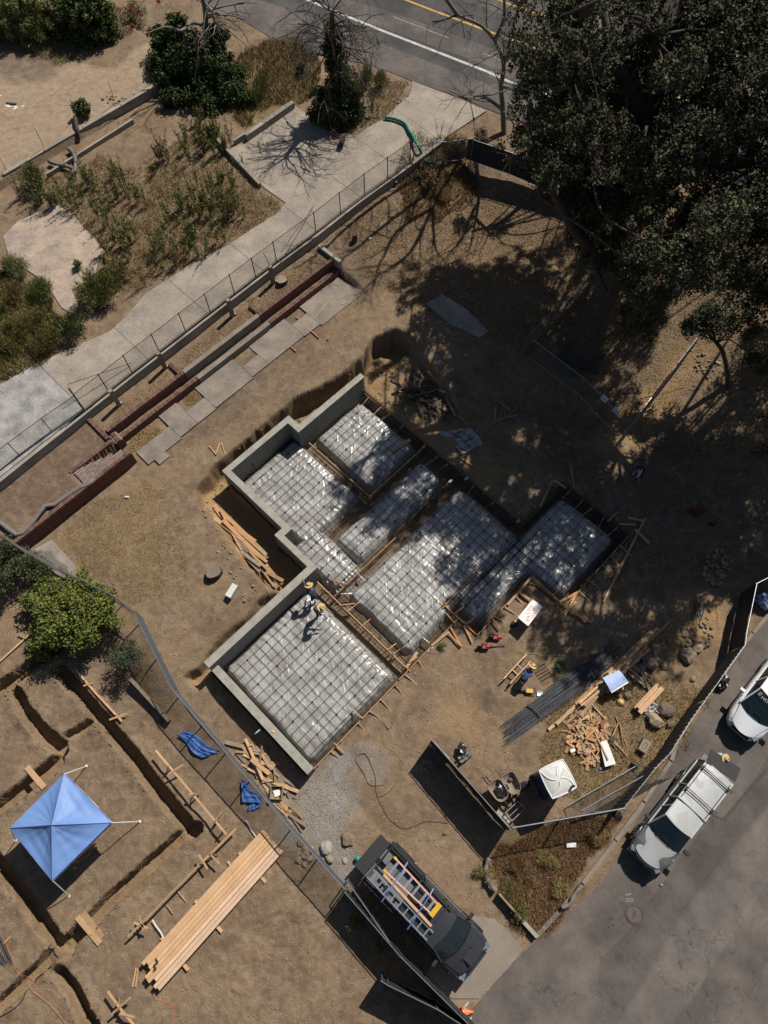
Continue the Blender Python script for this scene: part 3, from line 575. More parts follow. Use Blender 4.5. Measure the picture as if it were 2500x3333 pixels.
# rebar mats
barme = MB().tube([(0,0,0),(1,0,0)], .0105, 5).mesh('bar', mats=[M['rebar']])
def rebar_mat(label, rects, z=.075, sp=.405):
    r0 = rects[0]; o = thing('rebar_mat', label, 'rebar grid', abz(r0[0],r0[2],z), 0, 'rebar grids over the plastic pads')
    ox, oy, _ = o.location
    for (a0,a1,b0,b1) in rects:
        for k in range(math.ceil(b0/sp), math.floor(b1/sp)+1):
            x,y = AB(a0,k*sp+random.uniform(-.02,.02)); share('bar', barme, o, (x-ox,y-oy,random.uniform(-.006,.006)), (0,random.uniform(-.002,.002),math.pi/4+random.uniform(-.004,.004)), (a1-a0,1,1))
        for k in range(math.ceil(a0/sp), math.floor(a1/sp)+1):
            x,y = AB(k*sp+random.uniform(-.02,.02),b0); share('bar', barme, o, (x-ox,y-oy,.022+random.uniform(-.006,.006)), (0,random.uniform(-.002,.002),-math.pi/4+random.uniform(-.004,.004)), (b1-b0,1,1))
    b = MB()
    for (a0,a1,b0,b1) in rects:
        for i in range(math.ceil(a0/sp)+1, math.floor(a1/sp), 3):
            for j in range(math.ceil(b0/sp)+1, math.floor(b1/sp), 3):
                q = abz((i+((j//3)%2))*sp, j*sp, z-.03); b.box(q, (.075,.075,.06), [[R2,-R2,0],[R2,R2,0],[0,0,1]])
    c = b.obj('spacer_block', M['black'], o); tag(c, kind='stuff')
for (l, r), e in zip(PADS, [(.2,.4,.1,.5),(.05,.45,.1,.5),(.5,.9,.2,.3),(.05,.3,.0,.2),(.4,.5,.3,.4),(.2,.5,.2,.3),(0,.6,.0,.25)]):
    rr = [(a0-e[0],a1+e[1],b0-e[2],b1+e[3]) for a0,a1,b0,b1 in r]
    rebar_mat('rebar grid over the '+l.replace('gravel pad under clear plastic','pad').replace('plastic-covered gravel pad','pad').replace(' where two workers in straw hats stand',' of the two workers'), rr)
# wooden forms with stakes and braces
def formwork(label, l, m='wood', z=.1, h=.2, stakes=.85, side=1, brace=True):
    p0, p1 = abz(*l[0],z), abz(*l[1],z); o = thing('formwork', label, 'form board', (p0[0],p0[1],-.4), 0, 'wooden forms around the foundation')
    p0, p1 = np.array(p0), np.array(p1); L = np.linalg.norm(p1-p0); d = (p1-p0)/L; nrm = np.array([-d[1],d[0],0])*side
    n = max(1,int(round(L/4.2)))
    for i in range(n):
        q0 = p0+d*(L*i/n)+nrm*random.uniform(-.015,.015); q1 = p0+d*(L*(i+1)/n-.01)+nrm*random.uniform(-.015,.015)
        MB().bar(q0-[0,0,h/2], q1-[0,0,h/2], .045, h).obj('board', M[m], o)
    k = 0
    for t in np.arange(stakes*.5, L, stakes):
        q = p0+d*(t+random.uniform(-.2,.2))+nrm*.05; MB().bar(q+[0,0,random.uniform(.02,.1)], q-[0,0,.45], .04, .06, up=tuple(d)).obj('stake', M['wood'], o); k += 1
        if brace and (k % 2 == 0 or random.random() < .5): e = q+nrm*random.uniform(.4,.95)+d*random.uniform(-.2,.2); e[2] = -.05; MB().bar(q, e, .05, .03).obj('brace', M['wood'], o)
    return o
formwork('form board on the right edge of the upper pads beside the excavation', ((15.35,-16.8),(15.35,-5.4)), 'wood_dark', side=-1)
formwork('form board between the far pad and the wall corner pad', ((11.0,-16.7),(11.0,-11.9)), 'wood', brace=False)
formwork('form board crossing below the far pad', ((10.9,-12.05),(15.5,-12.05)), 'wood', brace=False)
formwork('yellow form board dividing the square pad from the middle pad', ((5.84,-10.6),(5.84,-4.2)), 'wood_light', stakes=1.5)
formwork('orange form board between the narrow pad and the middle pad', ((5.9,-9.45),(10.3,-9.45)), 'wood_orange', brace=False)
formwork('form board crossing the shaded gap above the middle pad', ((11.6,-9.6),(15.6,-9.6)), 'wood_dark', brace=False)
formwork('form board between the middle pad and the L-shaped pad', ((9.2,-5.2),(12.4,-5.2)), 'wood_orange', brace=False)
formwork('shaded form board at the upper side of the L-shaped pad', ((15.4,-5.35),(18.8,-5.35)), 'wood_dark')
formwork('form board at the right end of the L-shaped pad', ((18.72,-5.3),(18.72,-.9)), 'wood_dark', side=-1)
formwork('form board below the right arm of the L-shaped pad', ((13.4,-.98),(18.7,-.98)), 'wood', side=-1)
formwork('form board beside the white table at the inner corner of the L', ((13.42,-3.1),(13.42,-.9)), 'wood', side=1)
formwork('form boards in front of the L-shaped pad by the red saws', ((9.38,-3.1),(13.4,-3.1)), 'wood', side=-1)
formwork('short form board at the left end of the L-shaped pad', ((9.38,-5.2),(9.38,-3.1)), 'wood_orange', side=1)
formwork('front form boards below the middle pad by the dug hole', ((5.2,-4.3),(9.3,-4.3)), 'wood', side=-1)
formwork('front form boards below the square pad', ((-.6,-4.3),(5.1,-4.3)), 'wood', side=-1)
def cage(label, l, w=.34, nb=3):
    p0, p1 = np.array(abz(*l[0],0)), np.array(abz(*l[1],0)); L = np.linalg.norm(p1-p0); d = (p1-p0)/L; n = np.array([-d[1],d[0],0]); ang = math.atan2(d[1],d[0])
    o = thing('rebar_cage', label, 'rebar cage', (p0[0],p0[1],-.4), 0, 'rebar cages in the footing trenches')
    for i in range(nb):
        for z in (.06,-.32):
            q = p0+n*(w*(i/(nb-1)-.5)); share('bar', barme, o, (q[0]-p0[0],q[1]-p0[1],z+.4), (0,0,ang+random.uniform(-.006,.006)), (L,1,1))
    for t in np.arange(.2, L, .62):
        q = p0+d*t; MB().tube([q+n*w/2+[0,0,.08],q-n*w/2+[0,0,.08],q-n*w/2+[0,0,-.33],q+n*w/2+[0,0,-.33],q+n*w/2+[0,0,.08]], .008, 4).obj('stirrup', M['rebar'], o)
    return o
for lab, l in (('rebar cage along the front of the square pad', ((-.3,-4.5),(5.5,-4.5))), ('rebar cage along the front of the middle pad', ((6.0,-4.55),(9.3,-4.55))), ('rebar cage between the square pad and the middle pad', ((6.15,-10.4),(6.15,-4.6))),
  ('rebar cage between the narrow pad and the middle pad', ((6.4,-9.6),(15,-9.6))), ('rebar cage between the far pad and the narrow pad', ((8,-12.0),(15.1,-12.0))), ('rebar cage between the wall corner pad and the far pad', ((11.02,-16.5),(11.02,-12.2))),
  ('rebar cage between the middle pad and the L-shaped pad', ((9.5,-5.0),(15.2,-5.0))), ('rebar cage along the right end of the upper pads', ((15.1,-16.4),(15.1,-5.6))), ('rebar cage in front of the L-shaped pad', ((9.6,-3.35),(13.3,-3.35))),
  ('rebar cage at the lower edge of the right arm of the L', ((13.8,-1.2),(18.4,-1.2))), ('rebar cage at the right end of the L-shaped pad', ((18.45,-5),(18.45,-1.2))), ('rebar cage at the upper edge of the right arm of the L', ((15.4,-5.15),(18.5,-5.15)))): cage(lab, l)
# pipes, bucket, holdowns
def pipe(label, pts, r, name='pipe', m='pipe_white', cat='pipe', n=10):
    b = MB().tube(pts, r, n); return tag(b.obj(name, M[m], org=pts[0], smooth=True), label, cat)
for k,(px,lab) in enumerate(((Q(900,1800,5.53,950,350)[0],'tallest white pipe stub on the small bulging pad'),(Q(900,1800,5.53,915,515)[0],'white pipe stub nearest the end of the yellow form board'),(Q(900,1800,5.53,820,220)[0],'short white pipe stub close to the concrete wall corner'),(Q(900,1800,5.53,1085,680)[0],'white pipe stub by the lower end of the orange board'),(Q(640,1180,2.765,1285,1670)[0],'white pipe stub at the left tip of the narrow pad'),(Q(640,1180,2.765,590,990)[0],'white capped pipe on the wall corner pad'))):
    c = PZ(*px,.3); pipe(lab, [(c[0],c[1],-.2),(c[0],c[1],.25+.03*(k%3))], .035)
a_, b_ = PZ(1157,1860,-.05), PZ(1190,1895,-.1); pipe('white drain pipe lying in the trench beside the middle pad', [a_, b_], .055)
a_, b_ = PZ(1108,1934,.02), PZ(1150,1932,-.02); pipe('white pipe elbow lying at the corner of the middle pad', [a_, (a_+b_)/2, b_], .045)
a_, b_ = PZ(1375,2075,-.05), PZ(1398,2095,-.1); pipe('white pipe poking out from the front of the middle pad', [a_, b_], .05)
a_, b_ = PZ(1388,2125,.0), PZ(1410,2105,.02); pipe('short white pipe end by the dug hole', [a_, b_], .04)
c = PZ(1389, 1588, .0); bk = thing('bucket', 'white open bucket standing on the narrow pad', 'bucket', (c[0],c[1],0))
MB().lathe([(.13,0),(.155,.36),(.145,.36),(.12,.02)], 18, c).obj('pail', M['white_plastic'], bk, smooth=True)
MB().tube([c+[.15*math.cos(t),.15*math.sin(t),.33-.1*math.sin(t)] for t in np.linspace(0,3.1,9)], .006, 4).obj('handle', M['dark_metal'], bk)
for px, lab in ((Q(1100,1350,1.659,607,358)[0],'steel anchor bracket at the right end of the narrow pad'),(Q(1100,1350,1.659,693,345)[0],'steel anchor bracket on the form corner above the middle pad'),(Q(1100,1350,1.659,973,575)[0],'steel anchor bracket between the middle pad and the L-shaped pad')):
    c = PZ(*px,.15); o = thing('anchor_bracket', lab, 'bracket', (c[0],c[1],-.2), 0, 'steel anchor brackets')
    MB().box((c[0],c[1],.15),(.22,.12,.04),[[.8,-.6,0],[.6,.8,0],[0,0,1]]).obj('plate', M['galv'], o)
    for s in (-1,1): MB().tube([(c[0]+.08*s,c[1]+.04*s,.2),(c[0]+.08*s,c[1]+.04*s,-.3)], .014, 6).obj('rod', M['galv'], o)
a_, b_ = PZ(*Q(800,800,1.9518,930,1300)[0],.11), PZ(*Q(800,800,1.9518,1045,1232)[0],.11)
tag(MB().bar(a_,b_,.22,.045).obj('plank', M['wood'], org=a_), 'single brown board lying across the rebar of the far pad', 'board')
c = PZ(*Q(640,1180,2.765,535,975)[0],.0); t_ = PZ(*Q(640,1180,2.765,415,735)[0],1.7)
pipe('dark pole leaning over the tall wall from the corner pad', [c,t_], .03, 'pole', 'dark_metal', 'pole')
# ================================================================ WALLS, STEPS AND PLANTERS
def abox(mb, a0, a1, b0, b1, z0, z1, m=None): return mb.prism([AB(a0,b0),AB(a0,b1),AB(a1,b1),AB(a1,b0)][::1], z0, z1, m)
def abbrick(name, mats, parent, a0, a1, b0, b1, z0, z1):
    return abox(MB(), a0, a1, b0, b1, z0, z1).obj(name, mats, parent)
# kerb wall carrying the driveway fence
cw = thing('driveway_wall', 'long low concrete wall holding up the driveway below the chain link fence', 'concrete wall', abz(3,-25.4,1.7))
ed = [PZ(p[0]+5,p[1]+6,2.53) for p in FLINE]
for p, q in zip(ed, ed[1:]): MB().bar((p[0],p[1],2.03),(q[0],q[1],2.03),.2,1.0).obj('wall_section', M['old_concrete'], cw)
brick_me = MB().box((0,0,0),(.1,.205,.075)).mesh('brick', mats=[M['brick']]); brickg_me = MB().box((0,0,0),(.1,.205,.075)).mesh('brick_grey', mats=[M['brick_grey']])
def brick_row(parent, a0, a1, b, z, me, along=True, step=.112):
    lx, ly, lz = parent.location; n = int(abs(a1-a0)/step)
    for i in range(n):
        t = a0+(a1-a0)*(i+.5)/n; p = abz(t,b,z) if along else abz(b,t,z)
        share('brick', me, parent, (p[0]-lx+random.uniform(-.006,.006),p[1]-ly+random.uniform(-.006,.006),p[2]-lz+random.uniform(-.004,.004)), (0,0,(math.pi/4 if along else -math.pi/4)+random.uniform(-.02,.02)))
def courses(b, mats_m, a0, a1, bb0, bb1, z0, z1):
    z = z0
    while z < z1-.01: abox(b, a0, a1, bb0+random.uniform(0,.006), bb1-random.uniform(0,.006), z, min(z+.066,z1), mats_m); z += .076
M['brick_wall'] = mat('brick_wall', (.19,.075,.05), (.12,.052,.038), .9, 5, 14, .5)
def brickwall(label, a0, a1, b0, b1, z0, z1, cap=True, grey=False, name='brick_planter_wall', m='brick_wall'):
    o = thing(name, label, 'brick wall', abz((a0+a1)/2,(b0+b1)/2,z0))
    b = MB(); abox(b, a0+.01, a1-.01, b0+.012, b1-.012, z0, z1-.08, 0); o2 = b.obj('core', M['mortar'], o)
    c = MB(); courses(c, 0, a0, a1, b0, b1, z0, z1-.09); tag(c.obj('brick_course', M[m], o), kind='stuff')
    if cap:
        if a1-a0 > b1-b0: brick_row(o, a0, a1, (b0+b1)/2, z1-.038, brickg_me if grey else brick_me)
        else: brick_row(o, b0, b1, (a0+a1)/2, z1-.038, brickg_me if grey else brick_me, False)
    return o
brickwall('upper brick planter wall beside the brick steps with a red brick cap', 3.5, 8.55, -23.85, -23.62, 1.2, 2.12)
brickwall('upper brick planter wall near the stump at the far end of the terrace', 14.0, 19.7, -23.85, -23.62, 1.2, 2.12)
brickwall('lower brick step wall in front of the planter wall by the steps', 3.6, 9.0, -23.4, -23.18, .9, 1.58, m='brick_wall')
brickwall('lower brick step wall at the far end of the terrace', 14.3, 19.75, -23.4, -23.18, .9, 1.58)
cm_ = thing('planter_wall', 'grey concrete planter wall in the middle of the brick terrace', 'concrete wall', abz(11,-23.6,1))
abox(MB(),8.6,13.95,-23.85,-23.6,1.2,2.14).obj('upper_step', M['kerb'], cm_); abox(MB(),9.05,14.25,-23.42,-23.16,.9,1.58).obj('lower_step', M['kerb'], cm_)
brickwall('short brick cross wall between the second and third planter beds', 8.3, 8.55, -24.75, -23.86, 1.6, 2.12); brickwall('short brick cross wall between the third and fourth planter beds', 13.95, 14.25, -24.6, -23.86, 1.6, 2.14)
brickwall('broken brick cross wall at the lower left end of the planters', 3.15, 3.4, -25.0, -23.3, 1.5, 2.14); brickwall('brick pier at the head of the steps', 3.42, 3.85, -23.6, -22.95, 1.0, 1.9)
brickwall('tall red brick retaining wall below the reddish bed', -3.6, 3.6, -22.02, -21.78, .4, 2.12)
brickwall('low brick wall behind the brick steps', .75, 3.3, -23.28, -23.06, 1.0, 2.02)
ew = thing('planter_end_board', 'concrete end wall closing the last planter bed', 'concrete wall', abz(19.75,-24.3,1.5)); abox(MB(),19.72,19.92,-25.0,-23.2,1.2,2.18).obj('wall', M['concrete'], ew)
st = thing('brick_steps', 'brick steps climbing from the path to the reddish bed', 'steps', abz(2.2,-22.5,1.1))
for i in range(5):
    a1 = 3.4-i*.5; abox(MB(), a1-.5, a1, -23.04, -22.04, 1.0, 1.10+.17*(i+1)-.075).obj('riser', M['mortar'], st)
    for r in (0,1,2,3): brick_row(st, -23.04, -22.04, a1-.07-.115*r, 1.10+.17*(i+1)-.037, brickg_me, False)
cl = thing('garden_kerb', 'pale concrete kerb along the upper edge of the reddish bed', 'kerb', abz(0,-24.4,1.9))
p, q = PZ(*T('D',-60,1525)[0],2.05), PZ(*T('D',525,1098)[0],2.05); MB().bar((p[0],p[1],1.98),(q[0],q[1],1.98),.26,.2).obj('kerb_stone', M['old_concrete'], cl)
pts = [PZ(*p,2.1) for p in T('D',600,1480,560,1515,500,1540,430,1585,350,1645)+T('G',290,90,210,190,150,262,105,275,60,245,25,215,-20,190)]
b = MB(); rr = [.115+.012*(i%2) for i in range(len(pts))]; b.tube(pts, rr, 10); tag(b.obj('straw_roll', M['stone_dark'] if False else mat('roll_grey',(.2,.17,.16),(.12,.1,.095),.9,6,40,.5), org=pts[0], smooth=True), 'grey erosion roll lying along the top of the tall brick wall', 'erosion roll')
# square wooden posts in the planter beds
for i,(bx,lab) in enumerate(((T('D',757,1012)[0],'grey square post nearest the brick steps'),(T('D',1050,778)[0],'grey square post beside the brick cross wall'),(T('D',1478,447)[0],'grey square post beside the concrete planter wall'),(T('E',175,238)[0],'grey square post beside the stump in the farthest bed'))):
    c = G(*bx); o = thing('wooden_post', lab, 'post', c, math.pi/4, 'square posts standing in the planter beds')
    MB().box((0,0,.62),(.2,.2,1.5)).obj('shaft', M['wood_grey'], o, local=True); MB().box((.13,-.02,.05),(.2,.16,.12)).obj('footing', M['old_concrete'], o, local=True)
    if i == 3: MB().tube([(0,0,1.3),(.02,.15,1.75),(-.05,.3,2.2)],.02,5).obj('stick', M['wood_dark'], o, local=True)
def stump(label, px, r, h, m='wood_grey', lean=(0,0)):
    c = G(*px); o = thing('tree_stump', label, 'stump', c); b = MB(); n = 14; pr = []
    for k,(f,z) in enumerate(((1.12,-.1),(1.0,.12),(.94,h))):
        for j in range(n): t = 2*math.pi*j/n; rr = r*f*(1+.1*math.sin(3*t+k)+.06*math.sin(7*t)); pr.append((rr*math.cos(t)+lean[0]*z,rr*math.sin(t)+lean[1]*z,z))
    b.add(pr,[(i*n+j,i*n+(j+1)%n,(i+1)*n+(j+1)%n,(i+1)*n+j) for i in range(2) for j in range(n)]); b.obj('bark', M['bark'], o, local=True)
    MB().add([p for p in pr[2*n:]],[tuple(range(n))]).obj('cut_face', M[m], o, local=True)
stump('sawn tree stump beside the post in the farthest planter bed', T('E',232,235)[0], .3, .28); stump('weathered sawn stump on the dirt left of the wall pit', T('G',1362,520)[0], .38, .35)
stump('small dark log standing in leaf litter above the terrace', T('B',690,1535)[0], .16, .5, 'wood_dark', (.1,.2))
c = G(*T('G',1478,640)[0]); R_ = [[math.cos(1.1),-math.sin(1.1),0],[math.sin(1.1),math.cos(1.1),0],[0,0,1]]
tag(MB().box(c+[0,0,.15],(.68,.3,.32),R_).obj('concrete_block', M['white_plastic'], org=c), 'pale concrete block lying on the dirt beside the stump', 'block')
c = G(*T('G',797,38)[0]); tag(MB().lathe([(.05,0),(.065,.2)],12).obj('paper_cup', M['white'], org=(0,0,0)), 'white paper cup lying on dry grass below the brick wall', 'cup'); o = bpy.data.objects['paper_cup']; o.location = c+[0,0,.06]; o.rotation_euler = (math.pi/2,0,1.5)
c = G(*T('B',797,1515)[0]); o = tag(MB().lathe([(.045,0),(.045,.17)],10).obj('drink_can', M['white']), 'white can lying in the leaf litter above the terrace', 'can'); o.location = c+[0,0,.05]; o.rotation_euler = (math.pi/2,0,-.9)
# sand lot wall and kerbs of the weedy bed
sw = thing('retaining_wall', 'low concrete wall between the sandy lot and the weeds', 'concrete wall', abz(15,-41.8,2.4))
p, q = PZ(*T('A',20,1105)[0],3.0), PZ(*T('A',1000,530)[0],3.0)
for i in range(4): a_ = p+(q-p)*i/4; b_ = p+(q-p)*((i+1)/4-.004); MB().bar((a_[0],a_[1],2.55),(b_[0],b_[1],2.55),.25,.95).obj('wall_section', M['old_concrete'], sw)
def beam(label, p, q, w, h, m='old_concrete', name='kerb', cat='kerb', sink=.1, group=None):
    p, q = G(*p), G(*q); return tag(MB().bar(p+[0,0,h/2-sink/2], q+[0,0,h/2-sink/2], w, h+sink).obj(name, M[m], org=p), label, cat, group)
beam('thin kerb at the upper edge of the weedy bed below the sandy lot wall', T('A',305,1130)[0], T('A',850,782)[0], .14, .3)
beam('broken kerb between the weedy bed and the driveway', T('A',1330,850)[0], T('A',1655,1195)[0], .16, .35)
beam('concrete kerb below the yellow grass beside the driveway', T('B',5,895)[0], T('B',305,685)[0], .28, .45)
beam('short dark kerb piece where the weedy bed meets the driveway', T('A',1490,918)[0], T('A',1560,870)[0], .14, .3)
beam('concrete edging board casting a shadow between the shrubs and the trenches', T('G',840,1195)[0], T('G',1085,1462)[0], .14, .42, 'wood_grey', 'edging_board', 'kerb')
beam('short concrete kerb at the upper end of the black screened fence', Q(1350,2350,2.765,165,200)[0], Q(1350,2350,2.765,300,345)[0], .2, .25, 'concrete'); beam('concrete kerb at the lower end of the black screened fence', Q(1350,2350,2.765,735,805)[0], Q(1350,2350,2.765,850,920)[0], .2, .25, 'concrete')
for px, lab in ((T('A',285,945)[0],'thin steel stake with a white tag at the sandy lot wall'),(T('A',497,757)[0],'thin steel stake beside a leafy bush on the sandy lot wall'),(T('A',735,655)[0],'thin steel stake among the stones on the sandy lot wall'),(T('A',45,1085)[0],'thin steel stake at the left frame edge on the sandy lot wall')):
    c = G(*px); o = thing('steel_stake', lab, 'stake', c, 0, 'steel stakes on the sandy lot wall'); MB().tube([(0,0,-.1),(.01,.01,1.35)],.018,6).obj('rod', M['rust'], o, local=True)
    if 'white' in lab: MB().box((0,0,1.4),(.05,.03,.12)).obj('marker', M['white'], o, local=True)
# ================================================================ FENCES
M['screen_sunlit'] = mat('screen_sunlit', (.10,.10,.105), (.05,.05,.053), .7, 6, 80, .1)  # black ribbed screen lightened; sunlight through the ribs is put into its colour
def fence(name, label, pts, h, kind='wire', sep=2.4, z0=0, pr=.03, rr=.02, pm='galv', group=None, sp=.085, bottom=True, post_extra=.0, step=.2, cat='fence', wr=.003):
    pts = [np.array(p, float) for p in pts]; o = thing(name, label, cat, pts[0], 0, group)
    W = MB()
    for si, (p, q) in enumerate(zip(pts, pts[1:])):
        L = np.linalg.norm((q-p)[:2]); n = max(1, round(L/sep))
        for i in range(n+(1 if si == len(pts)-2 else 0)):
            c = p+(q-p)*i/n; MB().tube([c+[0,0,z0-.1],c+[0,0,z0+h+post_extra]], pr, 8).obj('post', M[pm], o)
        MB().tube([p+[0,0,z0+h],q+[0,0,z0+h]], rr, 6).obj('top_rail', M[pm], o)
        if bottom: MB().tube([p+[0,0,z0+.08],q+[0,0,z0+.08]], rr*.8, 6).obj('bottom_rail', M[pm], o)
        d = (q-p); up = np.array([0,0,1.])
        if kind == 'wire':
            for s in (1,-1):
                for x in np.arange(-h, L, sp):
                    x0, x1, a0, a1 = x, x+h, 0., h
                    if x0 < 0: a0 = -x0; x0 = 0
                    if x1 > L: a1 = h-(x1-L); x1 = L
                    if a1-a0 < .05: continue
                    if s < 0: x0, x1 = L-x0, L-x1
                    W.tube([p+d*(x0/L)+up*(z0+a0), p+d*(x1/L)+up*(z0+a1)], wr, 3, cap=False)
        elif kind in ('screen', 'rib'):
            nn = max(2, int(L/(.11 if kind == 'rib' else .3))); nrm = np.array([-d[1],d[0],0])/L
            k = random.random()*9
            W.grid(lambda u, v: p+d*u+up*(z0+.06+(h-.1)*v)+nrm*(.03+(.028*(-1)**int(u*nn+.5) if kind == 'rib' else .035*math.sin(u*L*2.1+k)*math.sin(v*3.1)+.015*math.sin(u*L*6+v*4))), nn, 5)
    tag(W.obj('wire_mesh' if kind == 'wire' else 'screen', M['galv' if wr > .004 else 'wire'] if kind == 'wire' else M['screen_sunlit' if kind == 'rib' else 'screen'], o), kind='stuff')
    return o
def zpts(pxs, z): return [PZ(*p,z) for p in pxs]
fence('chain_link_fence','rusty chain link fence along the lower edge of the driveway', zpts(FLINE[2:10],2.53), 1.45, sep=2.1, pm='rust', pr=.028, post_extra=.08)
fence('chain_link_fence','grey chain link fence at the left edge above the reddish bed', zpts([(-60,1585),(66,1485),(171,1407),(274,1335)],2.3), 1.35, sep=2.2, pm='rust', pr=.022)
p = PZ(*T('D',540,1050)[0],2.3); tag(MB().tube([p,p+[0,0,2.1]],.045,8).obj('corner_post', M['rust'], org=p), 'thick rusty corner post where the driveway fence turns', 'post')
for l, lab in ((T('D',430,880,835,745),'rusty brace rod across the first driveway fence panel'),(T('B',220,1605,430,1310),'rusty brace rod leaning on the driveway fence near the shaded end')):
    p, q = PZ(*l[0],3.6), PZ(*l[1],2.6); tag(MB().tube([p,q],.02,6).obj('brace_rod', M['rust'], org=p), lab, 'rod')
gp = zpts(Q(1150,400,2.37,462,335,905,285),2.1); fence('fence_gate','open wire gate frame spanning from the driveway wall to the black fence', gp, 1.5, sep=9, pm='galv')
fence('screened_fence','black screened fence in tree shade beside the main road', zpts(Q(1150,400,2.37,868,285,1200,400,1575,558,1900,700),2.0), 1.55, 'screen', sep=2.4)
O2 = Gp(T('F',130,705,450,950,690,1200)); fence('tree_protection_fence','wire fence with two white notices in front of the oak', O2, 1.6, sep=3, pr=.02, sp=.12)
O3 = Gp(T('F',660,1325,900,1010,1185,640)); fence('tree_protection_fence','wire fence running up beside the sunlit dirt strip by the oak', O3, 1.6, sep=3, pr=.02, sp=.12)
O1 = Gp(T('F',85,705,300,480,500,280)); fence('tree_protection_fence','wire fence left of the oak trunk', O1, 1.6, sep=3, pr=.02, sp=.12)
for px, lab in ((T('F',620,972)[0],'white notice hung on the oak fence, the one nearer the trunk'),(T('F',697,1050)[0],'white notice hung on the oak fence, the one nearer the open end')):
    c = PZ(*px,1.2+.2); d = (O2[2]-O2[1])/np.linalg.norm(O2[2]-O2[1]); n = np.array([d[1],-d[0],.55]); n /= np.linalg.norm(n); up = np.cross(n,d)
    tag(MB().bar(c-up*.16,c+up*.16,.42,.012,up=tuple(n)).obj('notice_board', M['white'], org=c), lab, 'sign', 'notices on the oak fence')
FA = Gp([(-40,1715),(20,1755),(65,1790),(232,1884),(402,1968),(468,2016)]); fence('chain_link_fence','grey chain link fence running through the shrubs at the left edge', FA, 1.5, sep=2.6, pr=.025)
FB = Gp([(468,2016),(589,2261)]+T('K',40,165,300,470,645,850)); fence('chain_link_fence','galvanised panel fence seen from above between the tent lot and the foundation', FB, 1.75, sep=1.9, pr=.03, rr=.026, sp=.06, wr=.0045)
g1 = Gp(T('K',645,870,985,1262)); fence('screened_fence','black screened fence section beside the dark pickup', g1, 1.75, 'screen', sep=2.4, rr=.02)
g2 = Gp(T('K',985,1262,1450,1722)); fence('screened_fence','black screened fence section running to the bottom edge', g2, 1.75, 'screen', sep=2.6, rr=.02)
g3 = Gp(T('K',975,1262,655,800)); fence('fence_gate','narrow wire gate leaf standing ajar beside the dark pickup', g3, 1.55, 'wire', sep=9, rr=.024, sp=.14, cat='gate')
g4 = Gp(T('K',1440,1722,1200,1570,900,1425,865,1400)); fence('fence_gate','black screened gate leaf swung open into the tent lot', g4, 1.75, 'screen', sep=2.4, rr=.02, cat='gate')
fb = Gp([(1398,2424),(1640,2700)]); fence('screened_fence','black screened fence behind the wheelbarrows', fb, 1.85, 'screen', sep=2.4, rr=.02)
cor = T('L',668,362)[0]
fc = Gp(T('L',-5,480)+[cor]); fence('chain_link_fence','wire fence between the toilet yard and the dry grass bed', fc, 1.85, 'wire', sep=2.4, rr=.03, sp=.06)
fd = Gp([cor,(2090,2512),(2137,2465),(2196,2372),(2244,2304),(2372,2128)]); fence('screened_fence','black ribbed screen fence along the side street kerb', fd, 1.75, 'rib', sep=2.4, rr=.018)
fe = Gp([(2372,2128),(2378,2084),(2410,1936),(2470,1905),(2560,1862)]); fence('screened_fence','black screened fence at the right edge beside the white car', fe, 1.75, 'screen', sep=2.4, rr=.02)
def panel(label, pxs, z, pm='galv', sp=.075):
    c = [PZ(*p,zz) for p,zz in zip(pxs,z)]; o = thing('loose_fence', label, 'fence panel', (c[0][0],c[0][1],0), 0, 'loose wire fence panels')
    for p, q in zip(c, c[1:]+c[:1]): MB().tube([p,q],.02,6).obj('frame_tube', M[pm], o)
    W = MB(); u, v = c[1]-c[0], c[3]-c[0]; Lu, Lv = np.linalg.norm(u), np.linalg.norm(v)
    for s in (0,1):
        for x in np.arange(-Lv, Lu, sp):
            x0, x1, a0, a1 = x, x+Lv, 0., 1.
            if x0 < 0: a0 = -x0/Lv; x0 = 0
            if x1 > Lu: a1 = 1-(x1-Lu)/Lv; x1 = Lu
            if a1-a0 < .05: continue
            if s: x0, x1 = Lu-x0, Lu-x1
            W.tube([c[0]+u*(x0/Lu)+v*a0, c[0]+u*(x1/Lu)+v*a1], .003, 3, cap=False)
    tag(W.obj('wire_mesh', M['wire'], o), kind='stuff')
panel('wire fence panel leaning in the yard corner, nearest the wood scrap heap', T('L',385,335,830,78,945,102,478,378), (.25,.3,.9,.8))
panel('wire fence panel leaning in the yard corner, nearest the kerb', T('L',470,370,930,112,745,335,640,375), (.9,1.0,.15,.15))
# ================================================================ HOSE, MAILBOX, SMALL THINGS BY THE DRIVEWAY
hz = T('B',883,745,950,757,1010,785,1040,835,1062,865,1075,895,1100,935,1122,990,1150,1030,1195,1026); pts = []
for i,p in enumerate(hz): pts.append(PZ(*p, 2.6 if i < 5 else 2.72 if i < 7 else 2.3)); 
def smoothpath(pts, n=6):
    out = []; P_ = [pts[0]]+list(pts)+[pts[-1]]
    for i in range(1, len(P_)-2):
        for t in np.arange(0,1,1/n):
            a,b,c,d = P_[i-1],P_[i],P_[i+1],P_[i+2]; out.append(.5*((2*b)+(-a+c)*t+(2*a-5*b+4*c-d)*t*t+(-a+3*b-3*c+d)*t**3))
    return out+[pts[-1]]
sp_ = smoothpath(pts); tag(MB().tube(sp_, [.085+.008*(i%2) for i in range(len(sp_))], 9).obj('green_hose', M['green_hose'], org=sp_[0], smooth=True), 'thick green hose trailing over the driveway wall', 'hose')
sp_ = smoothpath([PZ(*p,2.15) for p in T('B',1005,1088,980,1105,962,1135,952,1165)]); tag(MB().tube(sp_,.085,9).obj('green_hose', M['green_hose'], org=sp_[0], smooth=True), 'short end of green hose lying below the driveway fence', 'hose')
